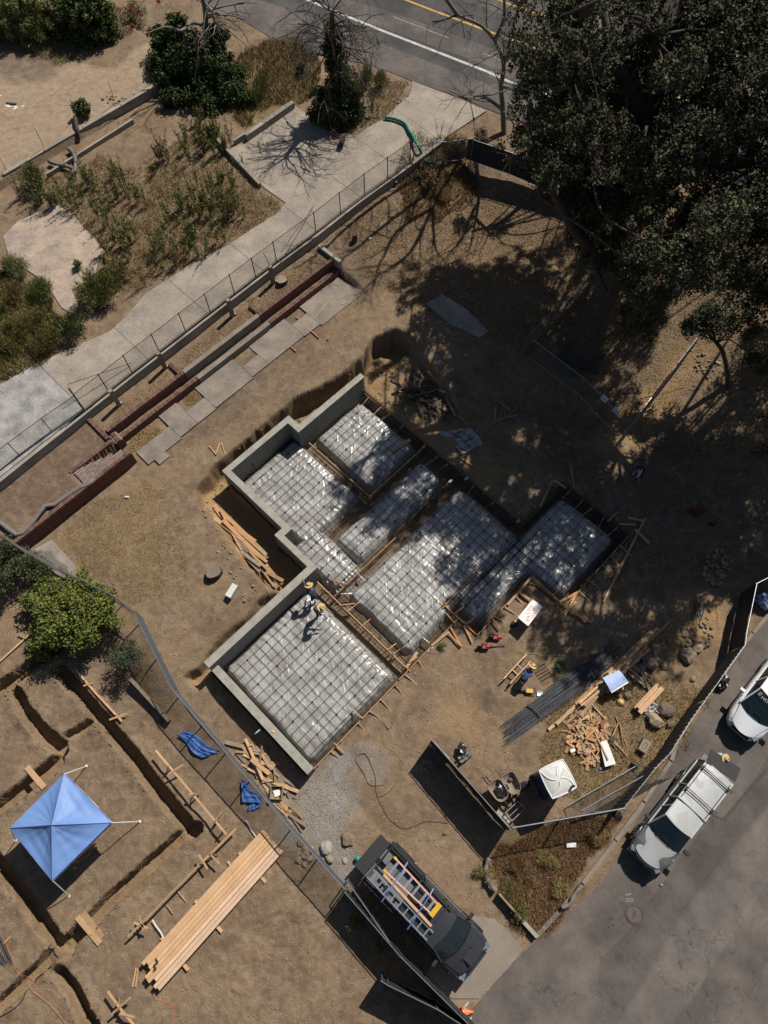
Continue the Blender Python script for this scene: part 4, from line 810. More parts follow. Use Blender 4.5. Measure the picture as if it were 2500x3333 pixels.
mb_ = thing('mailbox', 'dark mailbox on a fallen red frame lying on the driveway', 'mailbox', PZ(*T('B',610,900)[0],2.5))
c = PZ(*T('B',611,898)[0],2.75); MB().box(c,(.26,.62,.34),[[.98,.2,0],[-.2,.98,0],[0,0,1]]).obj('box', M['black'], mb_)
p0 = PZ(*T('B',598,870)[0],2.6); p1 = PZ(*T('B',512,832)[0],2.6); p2 = PZ(*T('B',545,905)[0],2.55); p3 = PZ(*T('B',595,915)[0],2.55)
for l in ((p0,p1),(p0+[0,.12,0],p1+[0,.12,0]),(p2,p3),(p1,p2)): MB().tube(l,.03,6).obj('frame_bar', M['red'], mb_)
# ================================================================ VEHICLES
def paint(name, c, rough=.3, metal=.0, coat=.6, patch=None):
    m = mat(name, c, tuple(k*.93 for k in c), rough, .9, 6, 0, metal=metal, spec=.5, coat=coat)
    if patch:
        nt = m.node_tree; N = nt.nodes; L = nt.links; bs = N['Principled BSDF']; col = bs.inputs['Base Color'].links[0].from_socket
        tc = N.new('ShaderNodeTexCoord'); n = N.new('ShaderNodeTexNoise'); n.inputs['Scale'].default_value = 1.15; n.inputs['Detail'].default_value = 7; n.inputs['Roughness'].default_value = .58; n.inputs['Distortion'].default_value = .5; L.new(tc.outputs['Object'], n.inputs['Vector'])
        r = N.new('ShaderNodeValToRGB'); r.color_ramp.elements[0].position = .47; r.color_ramp.elements[1].position = .53; L.new(n.outputs['Fac'], r.inputs[0])
        x = N.new('ShaderNodeMix'); x.data_type = 'RGBA'; L.new(r.outputs[0], x.inputs[0]); L.new(col, x.inputs[6]); x.inputs[7].default_value = (*patch,1); L.new(x.outputs[2], bs.inputs['Base Color'])
        mr = N.new('ShaderNodeMapRange'); mr.inputs[3].default_value = rough; mr.inputs[4].default_value = .6; L.new(r.outputs[0], mr.inputs[0]); L.new(mr.outputs[0], bs.inputs['Roughness'])
    return m
M['paint_dark'] = paint('paint_dark', (.03,.03,.036), .32); M['paint_silver'] = paint('paint_silver', (.47,.48,.485), .34, .3, .3, patch=(.35,.345,.33)); M['paint_silver_shaded'] = paint('paint_silver_shaded', (.16,.163,.165), .38, .4, .3)  # lower body of the silver truck: same paint with side shade coloured in
M['paint_whitecar'] = paint('paint_whitecar', (.70,.71,.72), .25); M['headlamp'] = mat('headlamp', (.2,.21,.23), (.1,.11,.13), .1, 6, 20, 0, spec=.8); M['bedliner'] = mat('bedliner', (.028,.027,.027), None, .75, 10, 60, .2)
M['interior'] = mat('interior', (.03,.03,.032), None, .8, 4, 30, 0); M['bed_grey'] = mat('bed_grey', (.17,.175,.185), (.12,.125,.13), .5, 3, 30, .1, metal=.3)
def loft(mb, st, m=None):
    prof = []
    for x, w, zc, zs, zb, *r in st:
        h = [(0,zc),(.5*w,zc-.005),(.84*w,zs+.03),(.95*w,zs-.02),(w,zs-.12),(w*1.0,(zs+zb)/2),(.985*w,zb+.12),(.93*w,zb)]
        prof.append([(x,y,z) for y,z in h[::-1]]+[(x,-y,z) for y,z in h[1:]])
    n = len(prof[0]); vs = [p for pr in prof for p in pr]
    fs = [(i*n+j,(i+1)*n+j,(i+1)*n+j+1,i*n+j+1) for i in range(len(prof)-1) for j in range(n-1)]
    fs += [tuple(range(n)), tuple((len(prof)-1)*n+j for j in range(n-1,-1,-1))]
    return mb.add(vs, fs, m)
def panel_grid(f4, bow=0, crown=0, nu=6, nv=8, th=.0):
    """f4: rear-left, rear-right, front-right, front-left; returns grid fn"""
    A,B,C,D = [np.array(p,float) for p in f4]
    def fn(u, v):
        p = (A*(1-v)+B*v)*(1-u)+(D*(1-v)+C*v)*u; k = 1-(2*v-1)**2
        return p+np.array([bow[1]*u*k+bow[0]*(1-u)*k if bow else 0,0,crown*k])
    return fn
def gaps(o, fn, r=.009):
    b = MB(); N_ = 10
    for l in ([fn(i/N_,0) for i in range(N_+1)],[fn(i/N_,1) for i in range(N_+1)],[fn(1,i/N_) for i in range(N_+1)]): b.tube([np.array(p)+[0,0,.001] for p in l], r, 4)
    b.obj('panel_gap', M['black'], o, local=True)
def wheel(par, x, y, r=.38, w=.25):
    o = bpy.data.objects.new('wheel', None); COL.objects.link(o); o.parent = par; o.location = (x,y,r); o.empty_display_size = .1
    def rev(prof, n=20):
        b = MB(); vs = [(rr*math.cos(2*math.pi*j/n), yy, rr*math.sin(2*math.pi*j/n)) for rr,yy in prof for j in range(n)]; k = len(prof)
        b.add(vs,[(i*n+j,(i+1)*n+j,(i+1)*n+(j+1)%n,i*n+(j+1)%n) for i in range(k-1) for j in range(n)]); return b
    rev([(r*.62,-w/2),(r*.93,-w/2),(r,-w*.35),(r,w*.35),(r*.93,w/2),(r*.62,w/2),(r*.62,-w/2)]).obj('tyre', M['rubber'], o, local=True, smooth=True)
    b = rev([(.001,w*.2),(r*.2,w*.25),(r*.6,w*.42),(r*.62,-w*.42),(.001,-w*.3)]); 
    for k in range(5): t = k*1.257; b.box((r*.38*math.cos(t), math.copysign(w*.36,y), r*.38*math.sin(t)), (r*.45,.05,.07), [[math.cos(t),0,-math.sin(t)],[0,1,0],[math.sin(t),0,math.cos(t)]])
    b.obj('rim', M['galv'], o, local=True)
def cabin(o, xs4, wb, wr, zb, zr, pm, splits, bowf=.12, crown=.05, rear=True, roofname='roof', glassx=True, bowr=-.05):
    xfb, xft, xrt, xrb = xs4
    rf = panel_grid([(xrt,wr,zr),(xrt,-wr,zr),(xft,-wr,zr),(xft,wr,zr)], (bowr,bowf*.7), crown)
    b = MB(); b.grid(rf, 8, 10); r_ = b.obj(roofname, M[pm], o, local=True, smooth=True)
    if glassx:
        ws = panel_grid([(xft+.01,wr*.97,zr-.012),(xft+.01,-wr*.97,zr-.012),(xfb,-wb*.95,zb),(xfb,wb*.95,zb)], (bowf*.7,bowf*1.3), .03)
        MB().grid(ws, 5, 10).obj('windshield', M['glass'], o, local=True, smooth=True)
        b = MB(); e = [ws(1,v)+[.02,0,.012] for v in np.linspace(0,1,9)]; b.tube(e,.02,5); b.obj('cowl', M['black'], o, local=True)
        for s in (.28,.68): p = ws(1,s); q = ws(.55,s+.2); MB().tube([p+[.03,0,.03],(p+q)/2+[.02,0,.03],ws(.75,min(s+.3,.97))+[.02,0,.03]],.012,4).obj('wiper', M['black'], o, local=True)
    if rear:
        rw = panel_grid([(xrb,wb*.93,zb),(xrb,-wb*.93,zb),(xrt,-wr*.95,zr-.02),(xrt,wr*.95,zr-.02)], (-.08,-.03), 0)
        MB().grid(rw, 3, 8).obj('rear_window', M['glass'], o, local=True, smooth=True)
    for s in (1,-1):
        q = lambda t, k: np.array([ (xrb*(1-k)+xrt*k)*(1-t)+(xfb*(1-k)+xft*k)*t, s*(wb*(1-k)+wr*k), zb*(1-k)+zr*k ])
        for t0, t1 in zip(splits, splits[1:]):
            MB().add([q(t0+.015,.06)+[0,s*-.01,0],q(t1-.015,.06)+[0,s*-.01,0],q(t1-.015,.9)+[0,s*-.01,0],q(t0+.015,.9)+[0,s*-.01,0]],[(0,1,2,3)]).obj('side_window', M['glass'], o, local=True)
        b = MB()
        for t in splits: b.bar(q(t,0),q(t,.97),.05,.05,up=(0,s,.3))
        b.bar(q(0,.97),q(1,.97),.06,.06); b.bar(q(0,0),q(1,0),.05,.07); b.obj('pillar', M[pm], o, local=True)
    MB().box(((xrb+xfb)/2,0,zb-.08),(abs(xfb-xrb)-.5,wb*1.7,.1)).obj('interior', M['interior'], o, local=True)
    for s in (.38,-.38):
        MB().box(((xfb+xrb)/2+.1,s,zb+.05),(.14,.5,.5),[[.95,0,-.3],[0,1,0],[.3,0,.95]]).obj('seat', M['interior'], o, local=True)
def mirrors(o, x, w, z, m):
    for s in (1,-1):
        b = MB(); b.box((x,s*(w+.14),z),(.13,.24,.18)); b.bar((x+.03,s*w,z-.05),(x,s*(w+.08),z-.03),.06,.05); b.obj('mirror', M[m], o, local=True)
def lights(o, x, w, z, tilt=.25):
    for s in (1,-1):
        b = MB(); b.box((x,s*(w-.2),z),(.22,.34,.17),[[.9,s*.42,0],[-s*.42,.9,0],[0,0,1]]); b.obj('headlight', M['headlamp'], o, local=True)
# ---- dark pickup with ladder rack
rr_, ff_ = PZ(1197,2765,.85), PZ(1552,3135,.75); hd = ff_-rr_; ang = math.atan2(hd[1],hd[0]); LEN = np.linalg.norm(hd[:2]); LB = LEN-.55
org = np.array([rr_[0]+math.cos(ang)*.55, rr_[1]+math.sin(ang)*.55, 0])
pk = thing('pickup_truck', 'dark pickup truck with ladders on its roof rack and its tailgate down', 'pickup truck', org, ang)
k = LB/5.95; b = MB()
xb = 2.05*k; xw = 4.45*k
loft(b, [(xb-.02,.99,1.3,1.3,.5),(xw-.3,1.0,1.3,1.3,.48),(xw,.995,1.32,1.28,.48),(xw+.45,.985,1.27,1.22,.5),(LB-.55,.96,1.2,1.14,.5),(LB-.2,.88,1.1,1.03,.48),(LB-.03,.72,.95,.88,.5)])
for s in (1,-1):
    pr = [(-.02,.97,.45),(-.02,.98,1.40),(-.02,.80,1.42),(-.02,.78,.8)]; b.add([(x,s*y,z) for x in (0,xb-.04) for _,y,z in pr],[(0,1,5,4),(1,2,6,5),(2,3,7,6),(0,3,2,1),(4,5,6,7)])
    n=10
    for f in (.75*k, LB-1.0): b.tube([(f+.52*math.cos(t),s*1.0,.42+.52*math.sin(t)) for t in np.linspace(.15,3.0,9)],.045,5)
b.obj('body', M['paint_dark'], pk, local=True, smooth=False)
MB().box((xb/2,0,.82),(xb-.08,1.56,.05)).obj('bed_floor', M['bed_grey'], pk, local=True); MB().box((xb-.03,0,1.1),(.05,1.6,.56)).obj('bulkhead', M['paint_dark'], pk, local=True)
MB().box((-.28,0,.86),(.56,1.62,.07)).obj('tailgate', M['bedliner'], pk, local=True); b = MB(); b.box((.22,.42,1.0),(.4,.62,.3)).obj('tool_box', M['bed_grey'], pk, local=True)
for s in (1,-1): MB().bar((0.02,s*.89,1.43),(xb-.05,s*.89,1.43),.17,.03).obj('bed_rail', M['black'], pk, local=True)
cabin(pk, (xw+.25,xw-.42,xb+.12,xb+.0), .90, .74, 1.32, 1.93, 'paint_dark', [0,.06,.48,1], bowf=.16, crown=.04)
hg = panel_grid([(xw+.32,.84,1.315),(xw+.32,-.84,1.315),(LB-.30,-.72,1.15),(LB-.30,.72,1.15)], (.14,.2), .05)
MB().grid(hg,6,10).obj('hood', M['paint_dark'], pk, local=True, smooth=True); gaps(pk, hg)
b = MB()
for s in (1,-1): b.bar((xw+.75,s*.30,1.345),(LB-.55,s*.24,1.265),.09,.03)
b.box((xw+.95,0,1.355),(.42,.46,.035)); b.obj('hood_scoop', M['paint_dark'], pk, local=True)
for s in (1,-1): MB().add([(xw+.55,s*.52,1.335),(xw+.55,s*.60,1.33),(LB-.7,s*.5,1.235),(LB-.7,s*.46,1.24)],[(0,1,2,3) if s<0 else (3,2,1,0)]).obj('hood_crease', M['paint_dark'], pk, local=True)
mirrors(pk, xw+.05, .97, 1.42, 'black'); lights(pk, LB-.2, .88, .98); MB().box((LB-.02,0,.85),(.08,1.1,.3)).obj('grille', M['black'], pk, local=True); MB().box((LB+.03,0,.58),(.16,1.7,.22)).obj('bumper', M['galv'], pk, local=True); MB().box((-.03,0,.55),(.15,1.7,.18)).obj('bumper', M['black'], pk, local=True)
for x in (.75*k, LB-1.0):
    for s in (1,-1): wheel(pk, x, s*.86, .4, .27)
b = MB()
for s in (1,-1): b.bar((.05,s*.74,2.05),(xw-.7,s*.72,2.05),.05,.05); 
for x in (.1,1.0*k,xb-.1,xb+1.3): b.bar((x,-.76,2.05),(x,.76,2.05),.05,.05)
for x in (.1,xb-.1):
    for s in (1,-1): b.bar((x,s*.76,2.05),(x,s*.88,1.43),.05,.05,up=(1,0,0))
b.obj('ladder_rack', M['black'], pk, local=True)
for s in (1,-1): MB().box((xb-.6,s*1.0,1.0),(.05,.02,.05)).obj('marker_lamp', M['white'], pk, local=True)
def LW(x, y, z): return np.array([org[0]+x*math.cos(ang)-y*math.sin(ang), org[1]+x*math.sin(ang)+y*math.cos(ang), z])
def ladder(label, p, q, w0, w1, z, m, rungs, rm='galv', cap=None, name='ladder', rw=.06, rh=.05, rungw=.05):
    p, q = np.array(p,float), np.array(q,float); o = thing(name, label, 'ladder', LW(*p,z)); d = (q-p); L = np.hypot(*d); d = d/L; n = np.array([-d[1],d[0]])
    f = lambda t, s: LW(*(p+d*L*t+n*s*(w0*(1-t)+w1*t)/2), z)
    for s in (1,-1): MB().bar(f(0,s),f(1,s),rw,rh).obj('rail', M[m], o)
    for i in range(rungs): t = (i+.6)/(rungs+.2); MB().bar(f(t,1),f(t,-1),rungw,.03).obj('rung', M[rm], o)
    if cap: 
        MB().bar(f(1.0,0)-(f(1,0)-f(.96,0)),f(1.0,0)+(f(1,0)-f(.96,0)),w1+.14,.09).obj('top_cap', M[cap], o)
        for s in (1,-1): MB().bar(f(-.01,s*1.0),f(.05,s*1.0),.1,.08).obj('foot', M[cap], o)
    return o
M['fibreglass'] = mat('fibreglass', (.66,.36,.27), (.55,.3,.22), .5, 3, 30, .05)
ladder('orange fibreglass step ladder with yellow top cap tied on the pickup rack', (.45,.26), (xb+1.0,.30), .62, .42, 2.16, 'fibreglass', 6, cap='yellow', name='step_ladder', rungw=.1)
ladder('grey aluminium extension ladder along the left edge of the pickup rack', (.12,-.52), (xw-.75,-.52), .36, .36, 2.11, 'galv', 9)
p, q = LW(.55,-.18,2.2), LW(xw-.95,-.22,2.2); tag(MB().bar(p,q,.1,.05).obj('plank', M['wood_light'], org=p), 'pale plank tied on the pickup rack between the two ladders', 'board')
for x, lab in ((1.05,'blue strap across the pickup rack nearest the tailgate'),(xb+.55,'blue strap across the pickup rack nearest the cab')):
    pts = [LW(x+.05*i-.1,y,2.27+(-.12 if abs(y)>.7 else 0)) for i,y in enumerate((.8,.5,0,-.5,-.95))]
    b = MB(); [b.bar(u,v,.045,.012) for u,v in zip(pts,pts[1:])]; tag(b.obj('strap', M['blue'], org=pts[0]), lab, 'strap')
# ---- silver pickup with camper shell
rL, fL, fR, rR = [PZ(*p,1.05) for p in ((2278,2475),(2053,2753),(2153,2852),(2372,2556))]
rc, fc_ = (rL+rR)/2, (fL+fR)/2; hd = fc_-rc; ang2 = math.atan2(hd[1],hd[0]); L2 = np.linalg.norm(hd[:2])+.02; org2 = np.array([rc[0],rc[1],0])
sv = thing('pickup_truck', 'silver pickup truck with a camper shell, peeling paint and open rear hatch', 'pickup truck', org2, ang2)
k = L2/4.9; xs_, xw = 2.15*k, 3.45*k; b = MB()
loft(b, [(0,.83,1.0,1.0,.45),(.3,.86,1.04,1.04,.42),(xw,.865,1.06,1.03,.42),(xw+.35,.855,1.06,1.0,.42),(L2-.5,.82,.98,.92,.42),(L2-.15,.74,.88,.8,.42),(L2,.58,.74,.68,.44)])
for s in (1,-1):
    for f in (.95*k, L2-.85): b.tube([(f+.44*math.cos(t),s*.84,.38+.44*math.sin(t)) for t in np.linspace(.1,3.04,9)],.05,5)
b.obj('body', M['paint_silver_shaded'], sv, local=True)
cabin(sv, (xw+.22,xw-.45,xs_+.03,xs_+.0), .80, .63, 1.04, 1.68, 'paint_silver', [0,.36,1], bowf=.14, crown=.04, rear=False)
cabin(sv, (xs_-.03,xs_-.05,.06,.0), .82, .66, 1.04, 1.72, 'paint_silver', [0,.66,1], bowf=0, crown=.035, rear=False, roofname='camper_shell', glassx=False, bowr=0)
MB().box((xs_,0,1.36),(.04,1.42,.66)).obj('gasket', M['black'], sv, local=True)
hg = panel_grid([(xw+.27,.74,1.055),(xw+.27,-.74,1.055),(L2-.16,-.58,.86),(L2-.16,.58,.86)], (.12,.16), .045)
MB().grid(hg,6,10).obj('hood', M['paint_silver'], sv, local=True, smooth=True); gaps(sv, hg)
for s in (1,-1): MB().bar((xw+.35,s*.45,1.09),(L2-.35,s*.36,.955),.03,.02).obj('hood_crease', M['paint_silver'], sv, local=True)
b = MB().bar((.03,0,1.73),(-.62,-.12,1.64),1.36,.03); b.obj('rear_hatch', M['screen'], sv, local=True); MB().box((-.24,0,.72),(.5,1.4,.06)).obj('tailgate', M['paint_silver_shaded'], sv, local=True)
for x in (.38,.46,1.55,1.66): MB().tube([(x,-.82,1.83),(x,.82,1.83)],.018,6).obj('roof_bar', M['black'], sv, local=True)
for x in (.42,1.6):
    for s in (1,-1): MB().box((x,s*.64,1.78),(.16,.07,.1)).obj('bar_clamp', M['black'], sv, local=True)
for s in (1,-1): MB().bar((.2,s*.6,1.755),(xs_-.15,s*.6,1.755),.03,.03).obj('roof_rail', M['black'], sv, local=True)
mirrors(sv, xw+.02, .85, 1.12, 'black'); lights(sv, L2-.14, .74, .74); MB().box((L2-.01,0,.70),(.06,.9,.14)).obj('grille', M['black'], sv, local=True); MB().box((L2+.0,0,.52),(.14,1.4,.2)).obj('bumper', M['paint_silver_shaded'], sv, local=True); MB().tube([(L2-.05,-.5,.84),(L2+.06,-.2,.87),(L2+.06,.2,.87),(L2-.05,.5,.84)],.025,6).obj('hood_deflector', M['dark_metal'], sv, local=True)
for x in (.95*k, L2-.85):
    for s in (1,-1): wheel(sv, x, s*.76, .36, .24)
# ---- white car at the right edge
hA, hB = PZ(2345,2310,.7), PZ(2497,2112,.75); ang3 = math.atan2(hA[1]-hB[1], hA[0]-hB[0]); f0 = PZ(2402,2385,.5)
L3, W3 = 4.45, .89; d3 = np.array([math.cos(ang3),math.sin(ang3)]); org3 = np.array([f0[0]-d3[0]*L3, f0[1]-d3[1]*L3, 0])
wc = thing('parked_car', 'white car cut off by the right edge with a lettered black windshield band', 'car', org3, ang3)
b = MB(); xw = 3.05
loft(b, [(0,.7,.95,.9,.4),(.3,.85,1.0,.98,.35),(xw,.9,1.02,.98,.35),(xw+.4,.885,1.0,.93,.35),(L3-.55,.85,.9,.82,.35),(L3-.18,.74,.78,.7,.36),(L3,.5,.66,.6,.38)])
b.obj('body', M['paint_whitecar'], wc, local=True, smooth=True)
cabin(wc, (xw+.38,xw-.55,.75,.25), .80, .60, 1.0, 1.58, 'paint_whitecar', [0,.25,.6,1], bowf=.2, crown=.05)
hg = panel_grid([(xw+.44,.76,1.0),(xw+.44,-.76,1.0),(L3-.2,-.56,.76),(L3-.2,.56,.76)], (.2,.24), .06); MB().grid(hg,8,12).obj('hood', M['paint_whitecar'], wc, local=True, smooth=True); gaps(wc, hg)
for s in (1,-1): MB().bar((xw+.6,s*.5,1.0),(L3-.45,s*.42,.86),.025,.02).obj('hood_crease', M['paint_whitecar'], wc, local=True)
MB().grid(panel_grid([(1.7,.32,1.625),(1.7,-.32,1.625),(2.35,-.32,1.632),(2.35,.32,1.632)],0,.012),3,4).obj('sunroof', M['glass'], wc, local=True)
ws = panel_grid([(xw-.54,.6*.97,1.568),(xw-.54,-.6*.97,1.568),(xw+.38,-.80*.95,1.0),(xw+.38,.80*.95,1.0)], (.14,.26), .03)
MB().grid(lambda u,v: ws(.03+u*.27,.03+.94*v)+[.006,0,.012],3,10).obj('windshield_band', M['black'], wc, local=True)
def textmesh(name, body, m, size, ext=.004):
    cu = bpy.data.curves.new(name,'FONT'); cu.body = body; cu.size = size; cu.extrude = ext; cu.align_x = 'CENTER'; cu.align_y = 'CENTER'
    t = bpy.data.objects.new(name, cu); COL.objects.link(t); bpy.context.view_layer.update()
    me = bpy.data.meshes.new_from_object(t.evaluated_get(bpy.context.evaluated_depsgraph_get())); bpy.data.objects.remove(t); me.materials.clear(); me.materials.append(m)
    o = bpy.data.objects.new(name, me); COL.objects.link(o); return o
def place(o, par, pos, xdir, ydir):
    x = np.array(xdir,float); x /= np.linalg.norm(x); y = np.array(ydir,float); y -= x*np.dot(x,y); y /= np.linalg.norm(y); z = np.cross(x,y)
    o.parent = par; o.matrix_local = Matrix([[x[0],y[0],z[0],pos[0]],[x[1],y[1],z[1],pos[1]],[x[2],y[2],z[2],pos[2]],[0,0,0,1]])
tx = textmesh('band_lettering', 'HONDA', M['white'], .17); place(tx, wc, ws(.16,.44)+[.012,0,.022], ws(.16,.3)-ws(.16,.7), ws(.05,.5)-ws(.3,.5)); tx.scale = (1.35,1,1)
em = MB(); c = ws(.15,.86)+[.012,0,.026]; X = ws(.15,.1)-ws(.15,.3); X /= np.linalg.norm(X); Y = ws(.05,.86)-ws(.25,.86); Y /= np.linalg.norm(Y); nn_ = np.cross(X,Y)
for p, q in (((-.045,-.05),(-.055,.05)),((.045,-.05),(.055,.05)),((-.047,0),(.047,0)),((-.085,.075),(.085,.075)),((-.085,.075),(-.07,-.08)),((.085,.075),(.07,-.08)),((-.07,-.08),(.07,-.08))): em.bar(c+X*p[0]+Y*p[1], c+X*q[0]+Y*q[1], .016, .006, up=tuple(nn_))
em.obj('emblem', M['white'], wc, local=True)
mirrors(wc, xw-.1, .9, 1.08, 'paint_whitecar'); lights(wc, L3-.22, .76, .68); MB().box((L3-.02,0,.6),(.08,.95,.16)).obj('grille', M['black'], wc, local=True)
for x in (.85, L3-.98):
    for s in (1,-1): wheel(wc, x, s*.74, .33, .2)
for s in (1,-1):
    for x in (1.5,2.45): MB().bar((x,s*.905,.9),(x+.18,s*.905,.9),.03,.03).obj('door_handle', M['black'], wc, local=True)
# ================================================================ PEOPLE
def person(label, c, heading, shirt, trousers, bend=.3, crouch=0., arms=((.5,.0,-.6),(.5,.0,-.6)), hat=True, hair=None, h=1.72, look=.4):
    k = h/1.75; o = thing('person', label, 'person', c, heading)
    hip = (.93-.42*crouch)*k; fx = -.12*bend
    V = []; E_ = []; Rr = []; tp = []
    def v(p, r, t, par=None):
        V.append(tuple(p)); Rr.append(r); tp.append(t)
        if par is not None: E_.append((par, len(V)-1))
        return len(V)-1
    pel = v((fx-.10*bend,0,hip),.125*k,'t'); sb, cb = math.sin(bend), math.cos(bend)
    T_ = lambda d, s=0, up=0: (V[pel][0]+sb*d*k+cb*up*0, s*k, V[pel][2]+cb*d*k)
    wst = v(T_(.16),.12*k,'s',pel); ch = v(T_(.36),.145*k,'s',wst); nb = v(T_(.5),.07*k,'s',ch); lk = bend*.6+look
    hd_ = (V[nb][0]+math.sin(lk)*.11*k,0,V[nb][2]+math.cos(lk)*.11*k); n1 = v(hd_,.056*k,'k',nb)
    h1 = v((hd_[0]+math.sin(lk)*.09*k+.015,0,hd_[2]+math.cos(lk)*.09*k),.088*k,'k',n1); h2 = v((V[h1][0]+math.sin(lk)*.08*k,0,V[h1][2]+math.cos(lk)*.08*k),.078*k,'k',h1)
    v((V[h1][0]+math.cos(lk)*.115*k,0,V[h1][2]-math.sin(lk)*.115*k),.016*k,'k',h1)
    for s in (1,-1): v((V[h1][0],s*.095*k,V[h1][2]),.02*k,'k',h1)
    for s in (1,-1):
        hj = v((V[pel][0],s*.09*k,hip-.04),.10*k,'t',pel); kn = v((V[pel][0]*.4+.05+.32*crouch,s*.12*k,(.5-.06*crouch)*k),.068*k,'t',hj)
        an = v((fx*.3-.06*crouch+.06*s*.5,s*.12*k,.09),.048*k,'t',kn); to = v((V[an][0]+.17,s*.135*k,.045),.042*k,'b',an)
    for s, d in zip((1,-1), arms):
        sh = v(T_(.44,s*.185),.062*k,'s',ch); d = np.array(d,float); d /= np.linalg.norm(d); d2 = d+np.array([.25,-s*.15,-.1]); d2 /= np.linalg.norm(d2)
        el = v(np.array(V[sh])+d*.29*k,.046*k,'s',sh); wr = v(np.array(V[el])+d2*.25*k,.03*k,'s',el); pm = v(np.array(V[wr])+d2*.08*k,.036*k,'k',wr)
        sd = np.cross(d2,[0,0,1]); sd /= np.linalg.norm(sd)+1e-6
        for f in range(4):
            q = np.array(V[pm])+sd*(f-1.5)*.019*k+d2*.03; f1 = v(q+d2*.03*k,.010,'k',pm); v(q+d2*(.07-.008*abs(f-1.4))*k+[0,0,-.025],.008,'k',f1)
        t1 = v(np.array(V[wr])+d2*.04*k+sd*s*.045*k,.011,'k',wr); v(np.array(V[t1])+d2*.045*k,.009,'k',t1)
    me = bpy.data.meshes.new('tmp'); me.from_pydata(V,E_,[]); t_ = bpy.data.objects.new('tmp',me); COL.objects.link(t_)
    m1 = t_.modifiers.new('s','SKIN'); m1.use_smooth_shade = True
    for i, r in enumerate(Rr): me.skin_vertices[0].data[i].radius = (r,r)
    me.skin_vertices[0].data[pel].use_root = True; m2 = t_.modifiers.new('u','SUBSURF'); m2.levels = 1; m2.render_levels = 1
    bpy.context.view_layer.update(); nm = bpy.data.meshes.new_from_object(t_.evaluated_get(bpy.context.evaluated_depsgraph_get())); bpy.data.objects.remove(t_)
    nm.name = 'body'; nm.materials.clear()
    for m in (shirt, trousers, 'skin', 'black'): nm.materials.append(M[m])
    Va = np.array(V); cen = np.array([p.center for p in nm.polygons]); mids = []; mt = []
    for i,(a,b) in enumerate(E_):
        for t in (.15,.5,.85,1.0): mids.append(Va[a]*(1-t)+Va[b]*t); mt.append({'s':0,'t':1,'k':2,'b':3}[tp[b] if not (tp[b]=='s' and tp[a]=='t' and t<.4) else 't'])
    mids = np.array(mids); mt = np.array(mt); near = ((cen[:,None]-mids[None])**2).sum(-1).argmin(1); nm.polygons.foreach_set('material_index', mt[near].astype(np.int32))
    bo = bpy.data.objects.new('body', nm); COL.objects.link(bo); bo.parent = o
    top = np.array(V[h2]); ax = np.array([math.sin(lk),0,math.cos(lk)]); Rm = np.array([[math.cos(lk),0,math.sin(lk)],[0,1,0],[-math.sin(lk),0,math.cos(lk)]])
    if hat:
        b = MB(); n = 24; vs = []
        for r,z,w in ((.02,.135,0),(.06,.15,0),(.085,.13,0),(.098,.06,0),(.105,.0,0),(.16,-.004,.01),(.215,-.015,.025)):
            for j in range(n): t = 2*math.pi*j/n; y = r*math.sin(t); zz = z+w*math.cos(2*t)*-1; zz -= .045*(abs(y) < .03)*(z > .12); vs.append(top+Rm@np.array([r*math.cos(t)*1.08,y,zz]))
        b.add(vs,[(i*n+j,i*n+(j+1)%n,(i+1)*n+(j+1)%n,(i+1)*n+j) for i in range(6) for j in range(n)]+[tuple(range(n-1,-1,-1))]); ho = b.obj('straw_hat', M['straw'], o, local=True, smooth=True)
        b = MB(); b.add([top+Rm@np.array([r*1.08*math.cos(2*math.pi*j/n),r*math.sin(2*math.pi*j/n),z]) for r,z in ((.109,.004),(.106,.035)) for j in range(n)],[(j,(j+1)%n,n+(j+1)%n,n+j) for j in range(n)]); b.obj('hat_band', M['wood_dark'], ho, local=True)
    if hair:
        b = MB(); b.rock(tuple(top-ax*.02-np.array([.02,0,.0])), .105, 1.0, n=2, seed=3); b.obj('hair', M[hair], o, local=True, smooth=True)
    return o
M['shirt_blue'] = mat('shirt_blue', (.07,.105,.24), (.045,.07,.17), .9, 5, 40, .3); M['shirt_navy'] = mat('shirt_navy', (.05,.085,.15), (.03,.05,.09), .9, 5, 40, .3); M['shirt_grey'] = mat('shirt_grey', (.19,.19,.215), (.12,.12,.14), .9, 8, 40, .3)
M['shirt_black'] = mat('shirt_black', (.018,.017,.019), None, .9, 5, 40, .3); M['jeans'] = mat('jeans', (.03,.035,.055), (.02,.024,.04), .9, 5, 40, .3); M['white_cloth'] = mat('white_cloth', (.62,.63,.68), (.5,.51,.56), .9, 5, 40, .2); M['shirt_pale'] = mat('shirt_pale', (.42,.43,.46), (.2,.2,.22), .9, 5, 30, .3)
def on(px, z): c = PZ(*px,z); return c
person('worker in a straw hat and blue sleeves reaching up to the concrete wall', on(Q(900,1800,5.53,690,850)[0],.07), 2.05, 'shirt_navy', 'jeans', .55, .12, ((.9,.0,.25),(.4,.0,-.8)))
person('worker in a straw hat and grey shirt standing on the square rebar pad', on(Q(900,1800,5.53,765,1095)[0],.07), -.5, 'shirt_grey', 'jeans', .45, .08, ((.7,.0,-.6),(.6,.0,-.7)))
person('worker in a straw hat and blue shirt bending over the wooden sawhorse frame', on(Q(1620,2020,5.925,490,1130)[0],.0), .95, 'shirt_blue', 'jeans', 1.15, .2, ((.6,-.4,-.7),(.75,.4,-.6)))
person('worker in a straw hat standing behind the open rear of the silver pickup', on(Q(2020,2420,3.607,1000,185)[0],.02), -.6, 'shirt_pale', 'jeans', .3, 0, ((.7,.0,-.5),(.7,.1,-.4)))
